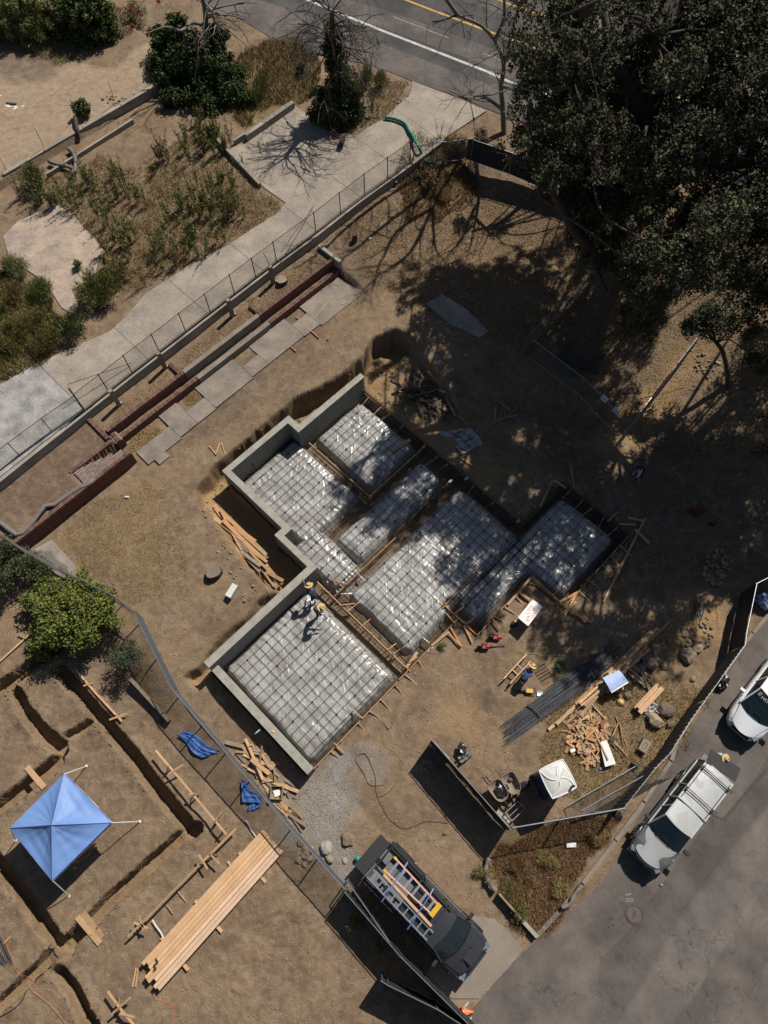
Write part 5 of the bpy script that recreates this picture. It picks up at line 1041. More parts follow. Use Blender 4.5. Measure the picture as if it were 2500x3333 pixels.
person('person in a black top and white trousers standing in deep shade below the oak', G(*T('F',810,1470)[0]), -2.0, 'shirt_black', 'white_cloth', .5, .1, ((.5,.0,-.5),(.5,.0,-.5)), hat=False, hair='black', look=.2)
# ================================================================ TENT
tz = 2.0; TC = [PZ(*p,tz) for p in T('J',405,135,705,445,330,815,60,480)]; ap = PZ(*T('J',326,460)[0],2.72); FT = [G(*p) for p in T('J',550,85,890,437,440,910,100,557)]
tn = thing('canopy_tent', 'blue pop-up canopy tent on slanted white legs in the dug lot', 'tent', G(*T('J',480,500)[0]))
M['tent_seam'] = mat('tent_seam', (.07,.13,.30), None, .6, 4, 30, 0)
for i in range(4):
    A, B = TC[i], TC[(i+1)%4]
    def fn(u, v, A=A, B=B, i=i):
        q = A*(1-v)+B*v; p = ap*(1-u)+q*u; sag = math.sin(u*3.14)*math.sin(v*3.14); p = p-np.array([0,0,.16*sag]); p = p+np.array([0,0,.02*math.sin(v*(19+7*i)+u*3)*u*(1.15-u)*2*math.sin(v*3.14)+.012*math.sin(u*23+v*5+i)*math.sin(v*3.14)]); return p
    MB().grid(fn, 20, 26).obj('roof_panel', M['tent_blue'], tn, smooth=True)
    def fv(u, v, A=A, B=B):
        q = A*(1-v)+B*v; m = (TC[0]+TC[2])/2; d = (q-m)*[1,1,0]; d /= np.linalg.norm(d); return q-np.array([0,0,.2*u])+d*.02*u+d*.012*math.sin(v*17)*u
    MB().grid(fv, 3, 24).obj('valance', M['tent_blue'], tn, smooth=True)
    MB().tube([ap+[0,0,.012]]+[ap*(1-t)+TC[i]*t+np.array([0,0,.012]) for t in (.25,.5,.75,1)], .013, 5).obj('seam', M['tent_seam'], tn); MB().tube([FT[i], TC[i]-[0,0,.08]], .022, 8).obj('leg', M['white'], tn); MB().tube([TC[i]-[0,0,.08], ap-[0,0,.1]], .015, 6).obj('truss_bar', M['white'], tn); MB().tube([TC[i]-[0,0,.12],(TC[i]+TC[(i+1)%4])/2-[0,0,.3],TC[(i+1)%4]-[0,0,.12]], .014, 6).obj('truss_bar', M['white'], tn)
    MB().box(FT[i]+[0,0,.02],(.1,.1,.03)).obj('foot', M['white'], tn)
c = (TC[1]+TC[2])/2*[1,1,0]+[-.08,.08,tz-.1]; MB().box(c+[.35,.33,0],(.1,.02,.07),[[R2,-R2,0],[R2,R2,0],[0,0,1]]).obj('maker_patch', M['white'], tn)
def board(label, p, q, w, h, m='wood', group=None, name='board', cat='board', up=(0,0,1)):
    p, q = np.array(p,float), np.array(q,float); return tag(MB().bar(p,q,w,h,up=up).obj(name, M[m], org=p), label, cat, group)
def gb(label, pxs, w, h, z0=.03, z1=None, m='wood', group=None, name='board', cat='board'):
    p, q = G(*pxs[0]), G(*pxs[1]); return board(label, p+[0,0,z0], q+[0,0,z0 if z1 is None else z1], w, h, m, group, name, cat)
# bench with offcuts under the tent
c = G(*T('J',535,640)[0]); tb = thing('work_bench', 'low work bench covered in boards under the blue tent', 'bench', c, .8)
MB().box((0,0,.7),(1.3,.6,.04)).obj('top', M['wood_grey'], tb, local=True)
for x in (-.55,.55):
    for y in (-.22,.22): MB().box((x,y,.34),(.06,.06,.68)).obj('leg', M['wood'], tb, local=True)
for i in range(9): a_ = random.uniform(-.5,.5); p = c+[random.uniform(-.5,.5),random.uniform(-.4,.4),.75+.03*i]; board('offcut board lying on the bench under the blue tent', p-[.35*math.cos(a_+.8),.35*math.sin(a_+.8),0], p+[.35*math.cos(a_+.8),.35*math.sin(a_+.8),0], .09,.03,'wood','boards on the tent bench')
# ================================================================ LUMBER, BATTER BOARDS, PLANKS
M['lumber'] = objvar(mat('lumber', (.60,.38,.205), (.46,.275,.14), .7, 1.2, 8, .1, stretch=(1.2,1.2,1.2)), .88, 1.1); M['lumber_pink'] = objvar(mat('lumber_pink', (.66,.45,.30), (.54,.355,.23), .7, 1.2, 8, .1, stretch=(1.2,1.2,1.2)), .9, 1.08)
p0, p1 = PZ(*T('J',985,1405)[0],.36), PZ(*T('K',175,568)[0],.36); d = (p1-p0)/np.linalg.norm(p1-p0); n = np.array([-d[1],d[0],0])
offs = [(.62,-.10),(.47,.0),(.31,.0),(.15,-.36),(-.01,-.34),(-.17,-.1),(-.34,-.30),(-.50,-.26)]
for lay in range(3):
    for i,(o_,st_) in enumerate(offs):
        z = .36-.09*lay-(.0 if i < 5 else .012); w = .148
        board('hidden lower board inside the big lumber stack' if lay else ['leftmost','second','third','fourth','fifth','sixth','seventh','rightmost'][i]+' top board of the big lumber stack, counted from the tent side', p0+n*o_+d*(st_-.03*lay+random.uniform(-.03,.03))+[0,0,z-.36], p1+n*o_+d*(random.uniform(-.06,.06)-.02*lay)+[0,0,z-.36], w, .085, 'lumber' if i < 5 else 'lumber_pink', 'boards of the big lumber stack', 'lumber_board')
for t, lab in ((.14,'short block under the lower end of the lumber stack'),(.42,'short block under the middle of the lumber stack'),(.8,'short block under the upper end of the lumber stack')):
    q = p0+(p1-p0)*t; board(lab, q+n*.82-[0,0,.30], q-n*.86-[0,0,.30], .12,.1,'wood_light',None,'bearer_block','wood block')
ch_ = thing('lifting_chain', 'dark chain and hook lying on the lower end of the lumber stack', 'chain', PZ(*T('J',990,1345)[0],.42)); c0 = np.array(ch_.location)
for i in range(14): t = i*.5; MB().tube([c0+[.05*math.sin(t*1.7)+.1*(i/14-.5)+.028*math.cos(a),.26*(i/14-.5)*1.6+.028*math.sin(a)*1.4,.02+.004*(i%3)] for a in np.linspace(0,6.28,9)],.01,5).obj('link', M['dark_metal'], ch_)
def batter(label, line, z=.55, crosses=(), m='wood_light', w=.04, h=.09, stakes=()):
    P_ = [PZ(*p,z) for p in line]; o = thing('batter_board', label, 'layout board', (P_[0][0],P_[0][1],0), 0, 'layout boards staked around the trenches')
    for p, q in zip(P_,P_[1:]): MB().bar(p,q,h,w).obj('board', M[m], o)
    for p, q in crosses:
        a_, b_ = PZ(*p,z+.03), PZ(*q,z+.03); MB().bar(a_,b_,.08,.03).obj('cross_board', M['wood'], o)
    for s in stakes:
        c = PZ(*s,z); MB().bar(c+[0,0,.12],(c[0]+.02,c[1],-.15),.05,.05).obj('stake', M['wood'], o); e = c+[random.uniform(-.4,.4),random.uniform(-.4,.4),0]; MB().bar(c,(e[0],e[1],.0),.05,.03).obj('brace', M['wood_grey'], o)
batter('long pale layout board running beside the straight trench right of the tent', T('J',990,-15,1100,115,1440,520), .62, [(T('J',1070,135)[0],T('J',1165,75)[0]),(T('J',1200,262)[0],T('J',1245,262)[0])], stakes=T('J',1070,85,1240,262,1370,430,1410,490))
batter('bent layout board from the trench corner down to the tent lot', T('J',1500,482,1340,640,1280,700,1120,860,900,1085,815,1168), .5, [(T('J',1265,650)[0],T('J',1320,740)[0]),(T('J',1330,640)[0],T('J',1395,705)[0]),(T('J',850,1078)[0],T('J',940,1115)[0]),(T('J',885,1035)[0],T('J',912,1125)[0])], 'wood', stakes=T('J',1340,640,1280,700,900,1085))
batter('layout boards crossing at the bottom edge of the tent lot', T('J',685,1515,760,1620,860,1740), .5, [(T('J',705,1665)[0],T('J',832,1552)[0]),(T('J',760,1655)[0],T('J',860,1680)[0])], stakes=T('J',740,1590,760,1620))
batter('layout board lying from the shrub shade to a crossed stake', T('G',480,1130,600,1270,775,1458), .4, [(T('G',695,1450)[0],T('G',808,1410)[0]),(T('G',530,1235)[0],T('G',590,1215)[0])], stakes=T('G',540,1200,740,1420))
batter('single layout board at the left edge under the shrubs', T('G',-20,1095,195,902), .35, [(T('G',115,905)[0],T('G',165,930)[0])], stakes=T('G',160,935))
for l, lab, m in ((T('J',175,92,285,222),'short plank bridging the trench above the blue tent','wood_light'),(T('J',495,1040,640,1212),'left plank of the pair bridging the trench below the tent','wood'),(T('J',530,1015,655,1175),'right plank of the pair bridging the trench below the tent','wood'),(T('J',868,1368,845,1487),'left stick of two thin sticks beside the lumber stack','wood_light'),(T('J',880,1370,865,1487),'right stick of two thin sticks beside the lumber stack','wood_light'),
  (T('J',1060,965,1105,1025),'short flat stick lying below the bent layout board','wood'),(T('J',1125,870,1185,945),'short flat stick lying beside the bent layout board','wood'),(T('J',25,1215,75,1165),'stick lying across the rebar ends at the left edge','wood'),(T('J',1450,690,1480,735),'pale block lying by the middle of the lumber stack','wood_light'),(T('H',800,1370,920,1500),'wide plank lying on the dirt in front of the square pad','wood_grey'),
  (T('I',875,175,610,705),'very long board lying on the dirt right of the L-shaped pad','wood'),(T('E',190,560,320,675),'orange stick lying across the garden path, the lower left one','wood_orange'),(T('E',320,455,465,590),'orange stick lying across the garden path, the middle one','wood_orange'),(T('E',610,245,435,470),'thin brown stick lying along the far end of the garden path','wood'),(T('E',612,378,640,362),'small orange block lying on the garden path','wood_orange'),(T('E',520,600,532,583),'small brick-like block lying on the dirt by the path','wood_grey'),
  (T('D',1330,1275,1375,1330),'left bleached stick of three lying on the bare dirt','wood_light'),(T('D',1400,1255,1375,1320),'middle bleached stick of three lying on the bare dirt','wood_light'),(T('D',1410,1258,1435,1335),'right bleached stick of three lying on the bare dirt','wood_light')):
    wd = .24 if 'wide' in lab or 'plank' in lab else .1 if 'long' in lab or 'block' in lab else .05
    gb(lab, l, wd, .045, .06, m=m)
# white strips
for l, lab in ((T('J',968,1062,990,1100,1020,1140,1038,1180,1042,1205),'white plastic strip curling beside the lumber stack'),(T('J',1560,430,1590,480,1620,525,1640,545),'white plastic strip at the upper end of the lumber stack')):
    p = smoothpath([PZ(*q,.12) for q in l]); tag(MB().tube(p,.03,6).obj('plastic_strip', M['white'], org=p[0]), lab, 'strip')
def heap(label, group, center, spread, n, lens, ang, mats, w=(.06,.16), h=(.025,.05), zmax=.35, name='board', axis=0, cat='board', aspread=.5):
    for i in range(n):
        r = random.random()**.6; t = random.uniform(0,6.283); ca, sa = math.cos(axis), math.sin(axis); x, y = r*spread[0]*math.cos(t), r*spread[1]*math.sin(t)
        c = np.array([center[0]+x*ca-y*sa, center[1]+x*sa+y*ca, 0]); L = random.uniform(*lens); a = random.gauss(ang, aspread); z = Hg(c[0],c[1])+.03+zmax*(1-r)*random.random()
        e = np.array([math.cos(a),math.sin(a),random.uniform(-.09,.09)])*L/2; c[2] = z+abs(e[2]); tag(MB().bar(c-e,c+e,random.uniform(*w),random.uniform(*h),up=(random.uniform(-.3,.3),random.uniform(-.3,.3),1)).obj(name, M[random.choice(mats)], org=c), label, cat, group)
heap('loose offcut in the wooden scrap heap above the portable toilet','offcuts of the scrap heap', G(*Q(1750,2100,3.318,540,980)[0]), (1.0,1.25), 125, (.2,.85), 0, ['wood','wood','wood_light','wood_orange','wood_grey'], w=(.05,.17), zmax=.45, name='offcut', aspread=2.2)
heap('long thin lath sticking out of the wooden scrap heap','laths of the scrap heap', G(*Q(1750,2100,3.318,620,930)[0]), (1.2,1.3), 14, (.9,1.7), 2.1, ['wood','wood_light'], w=(.03,.06), zmax=.5, name='lath', aspread=.9)
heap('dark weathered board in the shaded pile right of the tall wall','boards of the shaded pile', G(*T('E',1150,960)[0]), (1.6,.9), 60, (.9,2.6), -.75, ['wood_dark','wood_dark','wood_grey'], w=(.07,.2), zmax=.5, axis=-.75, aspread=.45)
heap('brown board piled in the pit left of the concrete wall','boards piled in the wall pit', G(*Q(640,1180,2.765,430,1640)[0]), (2.1,.42), 26, (1.3,2.8), -.80, ['wood','wood','wood_grey','wood_orange'], w=(.08,.2), zmax=.35, axis=-.86, aspread=.13)
heap('grey-brown board in the pile between the fence and the low stem wall','boards between fence and stem wall', G(*Q(700,2350,2.765,420,420)[0]), (1.7,.55), 30, (.6,2.0), -.75, ['wood_grey','wood','wood_grey'], w=(.08,.2), zmax=.3, axis=-.75, aspread=.35)
heap('long board lying along the galvanised fence by the gravel','boards along the fence', G(*Q(700,2350,2.765,560,690)[0]), (1.0,.28), 12, (1.2,2.2), -.82, ['wood','wood_grey'], w=(.06,.14), zmax=.12, axis=-.82, aspread=.08)
heap('stick lying in the shaded tangle by the anchor brackets','sticks in the shade', G(*T('E',1610,1050)[0]), (.7,.7), 8, (.7,1.5), .4, ['wood'], w=(.04,.09), zmax=.2, aspread=1.3)
heap('broken stick lying by the upper end of the tall wall','broken sticks', G(*T('E',840,830)[0]), (.5,.4), 6, (.4,.9), 1, ['wood'], w=(.04,.09), zmax=.1, aspread=1.5)
heap('brown board in the long lumber pile under the blue-white sheets','boards of the long brown pile', G(*T('I',660,1170)[0]), (2.5,.32), 22, (2.2,4.2), .70, ['wood','wood','wood_light'], w=(.09,.16), zmax=.3, axis=.70, aspread=.035)
heap('board end beside the plastic bag and timbers','boards by the bag', G(*T('I',830,1190)[0]), (.9,.5), 12, (.5,1.3), 2.3, ['wood_grey','wood'], w=(.08,.16), zmax=.2, axis=2.2, aspread=.35)
for i,(o_,z) in enumerate(((0,.22),(.15,.22),(.3,.2),(.08,.36),(.23,.36))):
    p, q = PZ(*T('I',812,1378)[0],z), PZ(*T('I',945,1235)[0],z); dd = (q-p)/np.linalg.norm(q-p); nn_ = np.array([dd[1],-dd[0],0]); board('thick squared timber in the short stack on the clear plastic', p+nn_*o_+dd*.12*(i%2), q+nn_*o_+dd*.15*((i+1)%2), .135,.13,'wood_light','short thick timbers','timber','timber')
for i in range(2):
    pxs = T('I',607+6*i,1182+8*i,712+6*i,1137+8*i,765+8*i,1205+10*i,660+6*i,1272+8*i); C4 = [PZ(*p,.72-.03*i) for p in pxs]
    b = MB(); b.grid(lambda u,v: (C4[0]*(1-v)+C4[1]*v)*(1-u)+(C4[3]*(1-v)+C4[2]*v)*u+np.array([0,0,.06*math.sin(u*3.1)*(1-i)+.03*v]), 8, 8)
    n0 = len(b.v); b.grid(lambda u,v: (C4[0]*(1-v)+C4[1]*v)*(1-u)+(C4[3]*(1-v)+C4[2]*v)*u+np.array([0,0,.06*math.sin(u*3.1)*(1-i)+.03*v-.018]), 8, 8)
    tag(b.obj('plan_sheet', mat('sheet_blue',(.42,.52,.74),(.26,.36,.62),.45,1.4,10,.05) if i == 0 else M['white'], org=C4[0], smooth=True), ['blue-white curved sheet lying on top of the lumber pile','white sheet showing under the blue-white curved sheet'][i], 'sheet')
c = (C4[0]+C4[2])/2; sup = thing('sawhorse', 'low sawhorse holding the blue-white sheets above the ground', 'sawhorse', (c[0],c[1],Hg(c[0],c[1])))
for s in (-.3,.3): MB().bar(c+[s,-.4,-.12],c+[s,.4,-.12],.08,.1).obj('beam', M['wood'], sup); MB().bar(c+[s,-.35,-.15],(c[0]+s,c[1]-.42,0),.06,.06,up=(1,0,0)).obj('leg', M['wood'], sup); MB().bar(c+[s,.35,-.15],(c[0]+s,c[1]+.42,0),.06,.06,up=(1,0,0)).obj('leg', M['wood'], sup)
# rebar bundle
rb = thing('rebar_bundle', 'long bundle of grey steel rods lying across the yard', 'steel rods', G(*T('I',300,1280)[0])); M['steel_rod'] = mat('steel_rod', (.085,.09,.10), (.05,.053,.06), .6, 6, 50, .1, metal=.4); rod_me = MB().tube([(0,0,0),(1,0,0)], .011, 5).mesh('rod', mats=[M['steel_rod']]); lo_ = np.array(rb.location)
A0, A1 = PZ(*T('I',30,1510)[0],.1), PZ(*T('I',690,1030)[0],.1); dd = (A1-A0)/np.linalg.norm(A1-A0); nn_ = np.array([-dd[1],dd[0],0]); LT = np.linalg.norm(A1-A0)
for i in range(110):
    o_ = random.uniform(-.42,.42); z = .03+.10*random.random()*(1-(o_/.5)**2); s0 = random.uniform(-.5,.9)-.9*max(0,-o_); Lb_ = random.choice((6.0,6.0,5.4,4.6)); c = A0+nn_*o_+dd*s0; share('rod', rod_me, rb, c-lo_+[0,0,z-.1+Hg(c[0],c[1])], (0,0,math.atan2(dd[1],dd[0])+random.gauss(0,.018)), (min(Lb_,LT+.4-s0),1,1))
for l, lab in ((T('I',120,1352,212,1432),'steel bar laid across the lower part of the rod bundle'),(T('I',545,1190,510,1120),'stick laid across the shaded part of the rod bundle')): gb(lab, l, .05, .04, .2, m='dark_metal', name='cross_bar', cat='bar')
rb2 = thing('rebar_bundle', 'bundle of steel rod ends at the left edge below the tent', 'steel rods', G(*T('J',10,1290)[0])); lo_ = np.array(rb2.location); A0 = G(*T('J',45,1330)[0])
for i in range(26): c = A0+np.array([random.uniform(-.25,.25),random.uniform(-.15,.15),.03+random.random()*.08]); share('rod', rod_me, rb2, c-lo_, (0,0,2.25+random.gauss(0,.04)), (2.4,1,1))
rb3 = thing('rebar_bundle', 'small tangle of steel stirrups in the sunlit dirt near the street fence', 'steel rods', G(*T('I',1225,765)[0])); lo_ = np.array(rb3.location)
for i in range(22): share('rod', rod_me, rb3, (random.uniform(-.25,.25)-.2,random.uniform(-.3,.3)-.35,.03+random.random()*.1), (0,0,1.2+random.gauss(0,.22)), (random.uniform(.6,1.1),1,1))
# ================================================================ YARD OBJECTS
rc4 = [PZ(*p,2.25) for p in Q(1350,2350,2.765,1130,440,1335,345,1455,585,1245,675)]; cen = sum(rc4)/4; e1 = rc4[2]-rc4[1]; ta = math.atan2(e1[1],e1[0])
pt = thing('portable_toilet', 'portable toilet with a ribbed white roof behind the fence corner', 'toilet', (cen[0],cen[1],Hg(cen[0],cen[1])), ta); M['toilet_side'] = mat('toilet_side', (.06,.075,.12), (.04,.05,.085), .45, 3, 30, .05)
MB().box((0,0,.1),(1.16,1.1,.18)).obj('base', M['black'], pt, local=True); b = MB(); b.box((0,0,1.12),(1.08,1.04,1.95)); b.obj('cabin', M['toilet_side'], pt, local=True); MB().box((.55,0,1.1),(.04,.66,1.8)).obj('door', M['white_plastic'], pt, local=True)
for i in range(5): MB().box((0,-.53,.5+.3*i),(.9,.03,.08)).obj('side_rib', M['toilet_side'], pt, local=True)
b = MB(); n = 24
def roofp(u, v):
    x, y = (u-.5)*2, (v-.5)*2; e = (abs(x)**4+abs(y)**4)**.25; sx = .63*x*(1-.05*y*y); sy = .60*y*(1-.05*x*x); return (sx,sy,2.12+.15*(1-min(1,e)**2.4))
b.grid(roofp, 20, 20); rim = [roofp(1,v/10) for v in range(11)]+[roofp(1-u/10,1) for u in range(1,11)]+[roofp(0,1-v/10) for v in range(1,11)]+[roofp(u/10,0) for u in range(1,11)]; rf = b.obj('roof', M['white_plastic'], pt, local=True, smooth=True); MB().tube([(x,y,z+.005) for x,y,z in rim],.03,6).obj('roof_rim', M['white'], pt, local=True)
for s in range(4):
    a0 = s*math.pi/2+math.pi/4; pts = []
    for t in np.linspace(.0,1,9): r = .12+.62*t; a = a0+.75*(1-t)**1.2; x, y = r*math.cos(a), r*math.sin(a); x = max(-.6,min(.6,x)); y = max(-.57,min(.57,y)); z = roofp(x/1.26+.5,y/1.2+.5)[2]; pts.append((x,y,z+.012))
    MB().tube(pts,.032,6).obj('roof_rib', M['white'], rf, local=True)
for r in (.2,.29,.38,.47):
    for a0 in (.9,2.5): MB().tube([(r*math.cos(a),r*math.sin(a),roofp(r*math.cos(a)/1.26+.5,r*math.sin(a)/1.2+.5)[2]+.004) for a in np.linspace(a0,a0+1.35,9)],.012,5).obj('roof_groove', M['white_plastic'], rf, local=True)
MB().lathe([(.055,2.1),(.055,2.42),(.04,2.42),(.04,2.3)],12,(.50,.40,0)).obj('vent_pipe', M['black'], pt, local=True)
M['barrow'] = mat('barrow_metal', (.27,.22,.17), (.17,.14,.11), .7, 5, 30, .2, metal=.2)
def barrow(label, px, front, load):
    c = G(*px); f = G(*front); a = math.atan2(f[1]-c[1],f[0]-c[0]); o = thing('wheelbarrow', label, 'wheelbarrow', c, a)
    b = MB()
    def pr(z,s,x0): return [(x0+s*.46*math.copysign(abs(math.cos(t))**.6,math.cos(t))*(1 if math.cos(t)>0 else .95), s*.33*math.copysign(abs(math.sin(t))**.6,math.sin(t))*(1-.18*math.cos(t)), z) for t in np.linspace(0,2*math.pi,25)[:-1]]
    L_ = [pr(.66,1,0),pr(.64,.97,0),pr(.36,.62,.02),pr(.35,.01,.02)]; vs = [p for l in L_ for p in l]; b.add(vs,[(i*24+j,i*24+(j+1)%24,(i+1)*24+(j+1)%24,(i+1)*24+j) for i in range(3) for j in range(24)])
    b.obj('tray', M['barrow'], o, local=True, smooth=True); MB().tube(pr(.665,1,0)+pr(.665,1,0)[:1],.014,5).obj('rim', M['barrow'], o, local=True)
    for s in (1,-1): MB().tube([(.5,s*.08,.24),(0,s*.2,.33),(-.5,s*.27,.5),(-1.0,s*.29,.6)],.02,6).obj('handle', M['wood_grey'], o, local=True); MB().tube([(-.25,s*.22,.38),(-.3,s*.24,0),(-.1,s*.22,.36)],.014,5).obj('leg', M['dark_metal'], o, local=True)
    wh = MB(); wh.tube([(.62+.16*math.cos(t),0,.2+.16*math.sin(t)) for t in np.linspace(0,6.283,17)],.045,8); wh.obj('wheel', M['rubber'], o, local=True)
    return o
barrow('wheelbarrow with a black bag lying in its tray', Q(1350,2350,2.765,735,625)[0], Q(1350,2350,2.765,800,720)[0], 1); barrow('wheelbarrow with dried cement in its tray, nearer the toilet', Q(1350,2350,2.765,850,560)[0], Q(1350,2350,2.765,905,655)[0], 0)
def lump(label, px, z, r, sq, m, name, cat, n=2, seed=1):
    c = PZ(*px,z); b = MB().rock(c, r, sq, n=3 if n == 2 else n, seed=seed); q = np.random.default_rng(seed)
    if n == 2: V = np.array(b.v)-c; V = V*(1+.5*fbm(V[:,0]*3+V[:,2]*4+seed, V[:,1]*3-V[:,2]*3, 4.0, 3, seed))[:,None]; b.v = [tuple(p) for p in V+c]
    return tag(b.obj(name, M[m], org=c), label, cat)
lump('black plastic bag in the tray of the left wheelbarrow', Q(1350,2350,2.765,790,615)[0], .5, .26, .5, 'bag_black', 'plastic_bag', 'bag', 2, 5); lump('small dark stone in the tray of the right wheelbarrow', Q(1350,2350,2.765,862,520)[0], .45, .12, .7, 'stone_dark', 'stone', 'stone', 1, 6)
lump('dark rag hanging beside the right wheelbarrow', Q(1350,2350,2.765,985,570)[0], .2, .2, .6, 'bag_black', 'rag', 'rag', 2, 8); lump('black plastic bag on top of the grey paver pile', Q(1350,2350,2.765,425,235)[0], .35, .22, .5, 'bag_black', 'plastic_bag', 'bag', 2, 9); lump('black bag hanging on the street kerb by the ribbed fence', T('I',1375,1215)[0], .2, .27, .7, 'bag_black', 'trash_bag', 'bag', 2, 10); lump('dark bag lying at the fence corner above the dry bed', T('L',705,395)[0], .1, .22, .5, 'bag_black', 'trash_bag', 'bag', 2, 11); 
pc = G(*Q(1350,2350,2.765,440,305)[0])
for i in range(20):
    lv = i//7; x, y = (i%7)%3, (i%7)//3; a = .55+random.gauss(0,.12); p = pc+[ (x-1)*.2*math.cos(.55)-(y-1)*.12*math.sin(.55)+random.uniform(-.03,.03), (x-1)*.2*math.sin(.55)+(y-1)*.14*math.cos(.55)+random.uniform(-.03,.03), .05+.09*lv]
    tag(MB().box(p,(.2,.1,.085),[[math.cos(a),-math.sin(a),0],[math.sin(a),math.cos(a),0],[0,0,1]]).obj('paver', M['paver'], org=p), 'grey paver block in the pile by the upper end of the black fence', 'paver', 'grey paver pile')
fr = [PZ(*p,z) for p,z in zip(Q(1350,2350,2.765,815,820,930,712,990,780,875,890),(.5,.5,.5,.5))]; ct = thing('cart_frame', 'small empty metal frame cart beside the fence corner', 'cart', (fr[0][0],fr[0][1],0))
for p, q in zip(fr,fr[1:]+fr[:1]): MB().tube([p,q],.022,6).obj('top_bar', M['galv'], ct); MB().tube([p*[1,1,.2],q*[1,1,.2]],.018,6).obj('base_bar', M['rust'], ct)
for p in fr: MB().tube([p,p*[1,1,0]],.02,6).obj('leg', M['rust'], ct)
MB().tube([(fr[0]+fr[3])/2,(fr[1]+fr[2])/2],.018,6).obj('top_bar', M['galv'], ct)
# table with sprayed marks
tq = [PZ(*p,.74) for p in Q(1640,1920,10.37,975,315,1310,570,820,1225,470,930)]; tbx = thing('folding_table', 'white folding table with orange spray marks on its top', 'table', (sum(tq)[0]/4,sum(tq)[1]/4,0))
def rquad(q, r=.05):
    out = []
    for i in range(4):
        p = q[i]; a = q[i-1]-p; b_ = q[(i+1)%4]-p; a /= np.linalg.norm(a); b_ /= np.linalg.norm(b_)
        for t in np.linspace(0,1,5): out.append(p+a*r*(1-t)**2+b_*r*t**2)
    return out
rq = rquad(tq)[::-1]; MB().prism([(p[0],p[1]) for p in rq],.70,.742).obj('table_top', M['white'], tbx)
ctr = sum(tq)/4
for p in tq: q = ctr+(p-ctr)*.82; MB().tube([(q[0],q[1],.7),(p[0]*.05+q[0]*.95,p[1]*.05+q[1]*.95,0)],.018,6).obj('leg', M['dark_metal'], tbx)
b = MB()
for l in ((840,582,925,575,908,515,945,575,1015,690,1012,722),(815,690,800,672,830,640,880,640,900,668,880,695,830,695),(728,797,860,792,872,762),(750,912,835,900,882,888,850,868),(850,880,822,950,792,985),(760,1050,752,1020,778,1000,812,1012,812,1045,785,1062),(815,1010,865,1048),(822,1060,850,1030),(948,762,960,800,1000,806,1045,790,1082,745),(1042,792,1040,862,990,885,922,862),(922,942,970,957,1000,935,1012,905)):
    pts = [PZ(*p,.746) for p in Q(1640,1920,10.37,*l)]
    for p, q in zip(pts,pts[1:]): b.bar(p,q,.022,.003)
b.obj('spray_marks', M['orange'], tbx)
# tools
M['shaded_red'] = mat('shaded_red', (.13,.018,.018), (.09,.012,.012), .5, 4, 30, .05)  # red darkened: the deep shade on machine and can is in the colour
def tool(name, label, px, parts_, cat='tool', rot=0, z=0):
    o = thing(name, label, cat, G(*px)+[0,0,z], rot)
    for nm_, m, fn in parts_: b = MB(); fn(b); b.obj(nm_, M[m], o, local=True)
    return o
for px, rot, lab in ((T('H',1590,930)[0],.9,'red cut-off saw with an orange cap standing on the dirt, nearer the table'),(T('H',1520,990)[0],-.35,'red cut-off saw with a long black guide lying on the dirt')):
    tool('power_saw', lab, px, [('body','red',lambda b: (b.box((0,0,.14),(.34,.22,.22)), b.box((.12,0,.27),(.16,.12,.08)))),('blade','dark_metal',lambda b: b.tube([(-.26,-.02,.17),(-.26,.02,.17)],.16,16)),('handle','black',lambda b: b.tube([(.1,.1,.3),(-.1,.1,.34),(-.2,.1,.2)],.02,6)),('nozzle','orange',lambda b: b.tube([(.28,.1,.2),(.36,.12,.22)],.05,8))]+([('guide','black',lambda b: b.tube([(.15,0,.05),(.95,.05,.04)],.025,6))] if rot < 0 else []))
tool('jackhammer','yellow and black jackhammer lying on the dirt near the rod bundle', T('I',125,1270)[0], [('motor','yellow',lambda b: (b.box((.12,0,.12),(.3,.18,.18)), b.box((.0,0,.12),(.12,.14,.14)))),('barrel','dark_metal',lambda b: b.tube([(-.06,0,.1),(-.35,.0,.08),(-.48,0,.07)],[.06,.045,.02],8)),('bit','dark_metal',lambda b: b.tube([(-.48,0,.07),(-.75,.02,.05)],.016,6)),('handle','black',lambda b: b.tube([(.28,.12,.14),(.36,.12,.14),(.36,-.12,.14),(.28,-.12,.14)],.02,6))], rot=-.05)
tool('circular_saw','small yellow and black tool lying beside the white table', T('I',45,845)[0], [('body','black',lambda b: b.rock((0,0,.1),.16,.7,seed=4)),('housing','yellow',lambda b: b.box((.08,.1,.16),(.14,.1,.1)))])
tool('shovel','flat steel shovel lying against the rod bundle', T('I',215,1275)[0], [('blade','galv',lambda b: b.grid(lambda u,v: ((u-.5)*.28-.05,(v-.5)*.26-.05,.05+.05*(v-.5)**2),4,4)),('shaft','wood',lambda b: b.tube([(.05,.05,.06),(.62,.42,.1)],.018,6)),('grip','black',lambda b: b.tube([(.60,.48,.1),(.68,.37,.1)],.022,6))])
tool('generator','red machine standing in deep shade at the right', T('I',1195,135)[0], [('engine','shaded_red',lambda b: b.box((0,0,.3),(.5,.38,.35))),('frame','dark_metal',lambda b: [b.tube([(s*.3,-.24,0),(s*.3,-.24,.55),(s*.3,.24,.55),(s*.3,.24,0)],.02,6) for s in (1,-1)])], rot=.5)
tool('fuel_can','red fuel can standing in deep shade near the red machine', T('I',1300,210)[0], [('can','shaded_red',lambda b: b.box((0,0,.14),(.28,.18,.28))),('spout','black',lambda b: b.tube([(.08,0,.28),(.16,0,.36)],.025,6))])
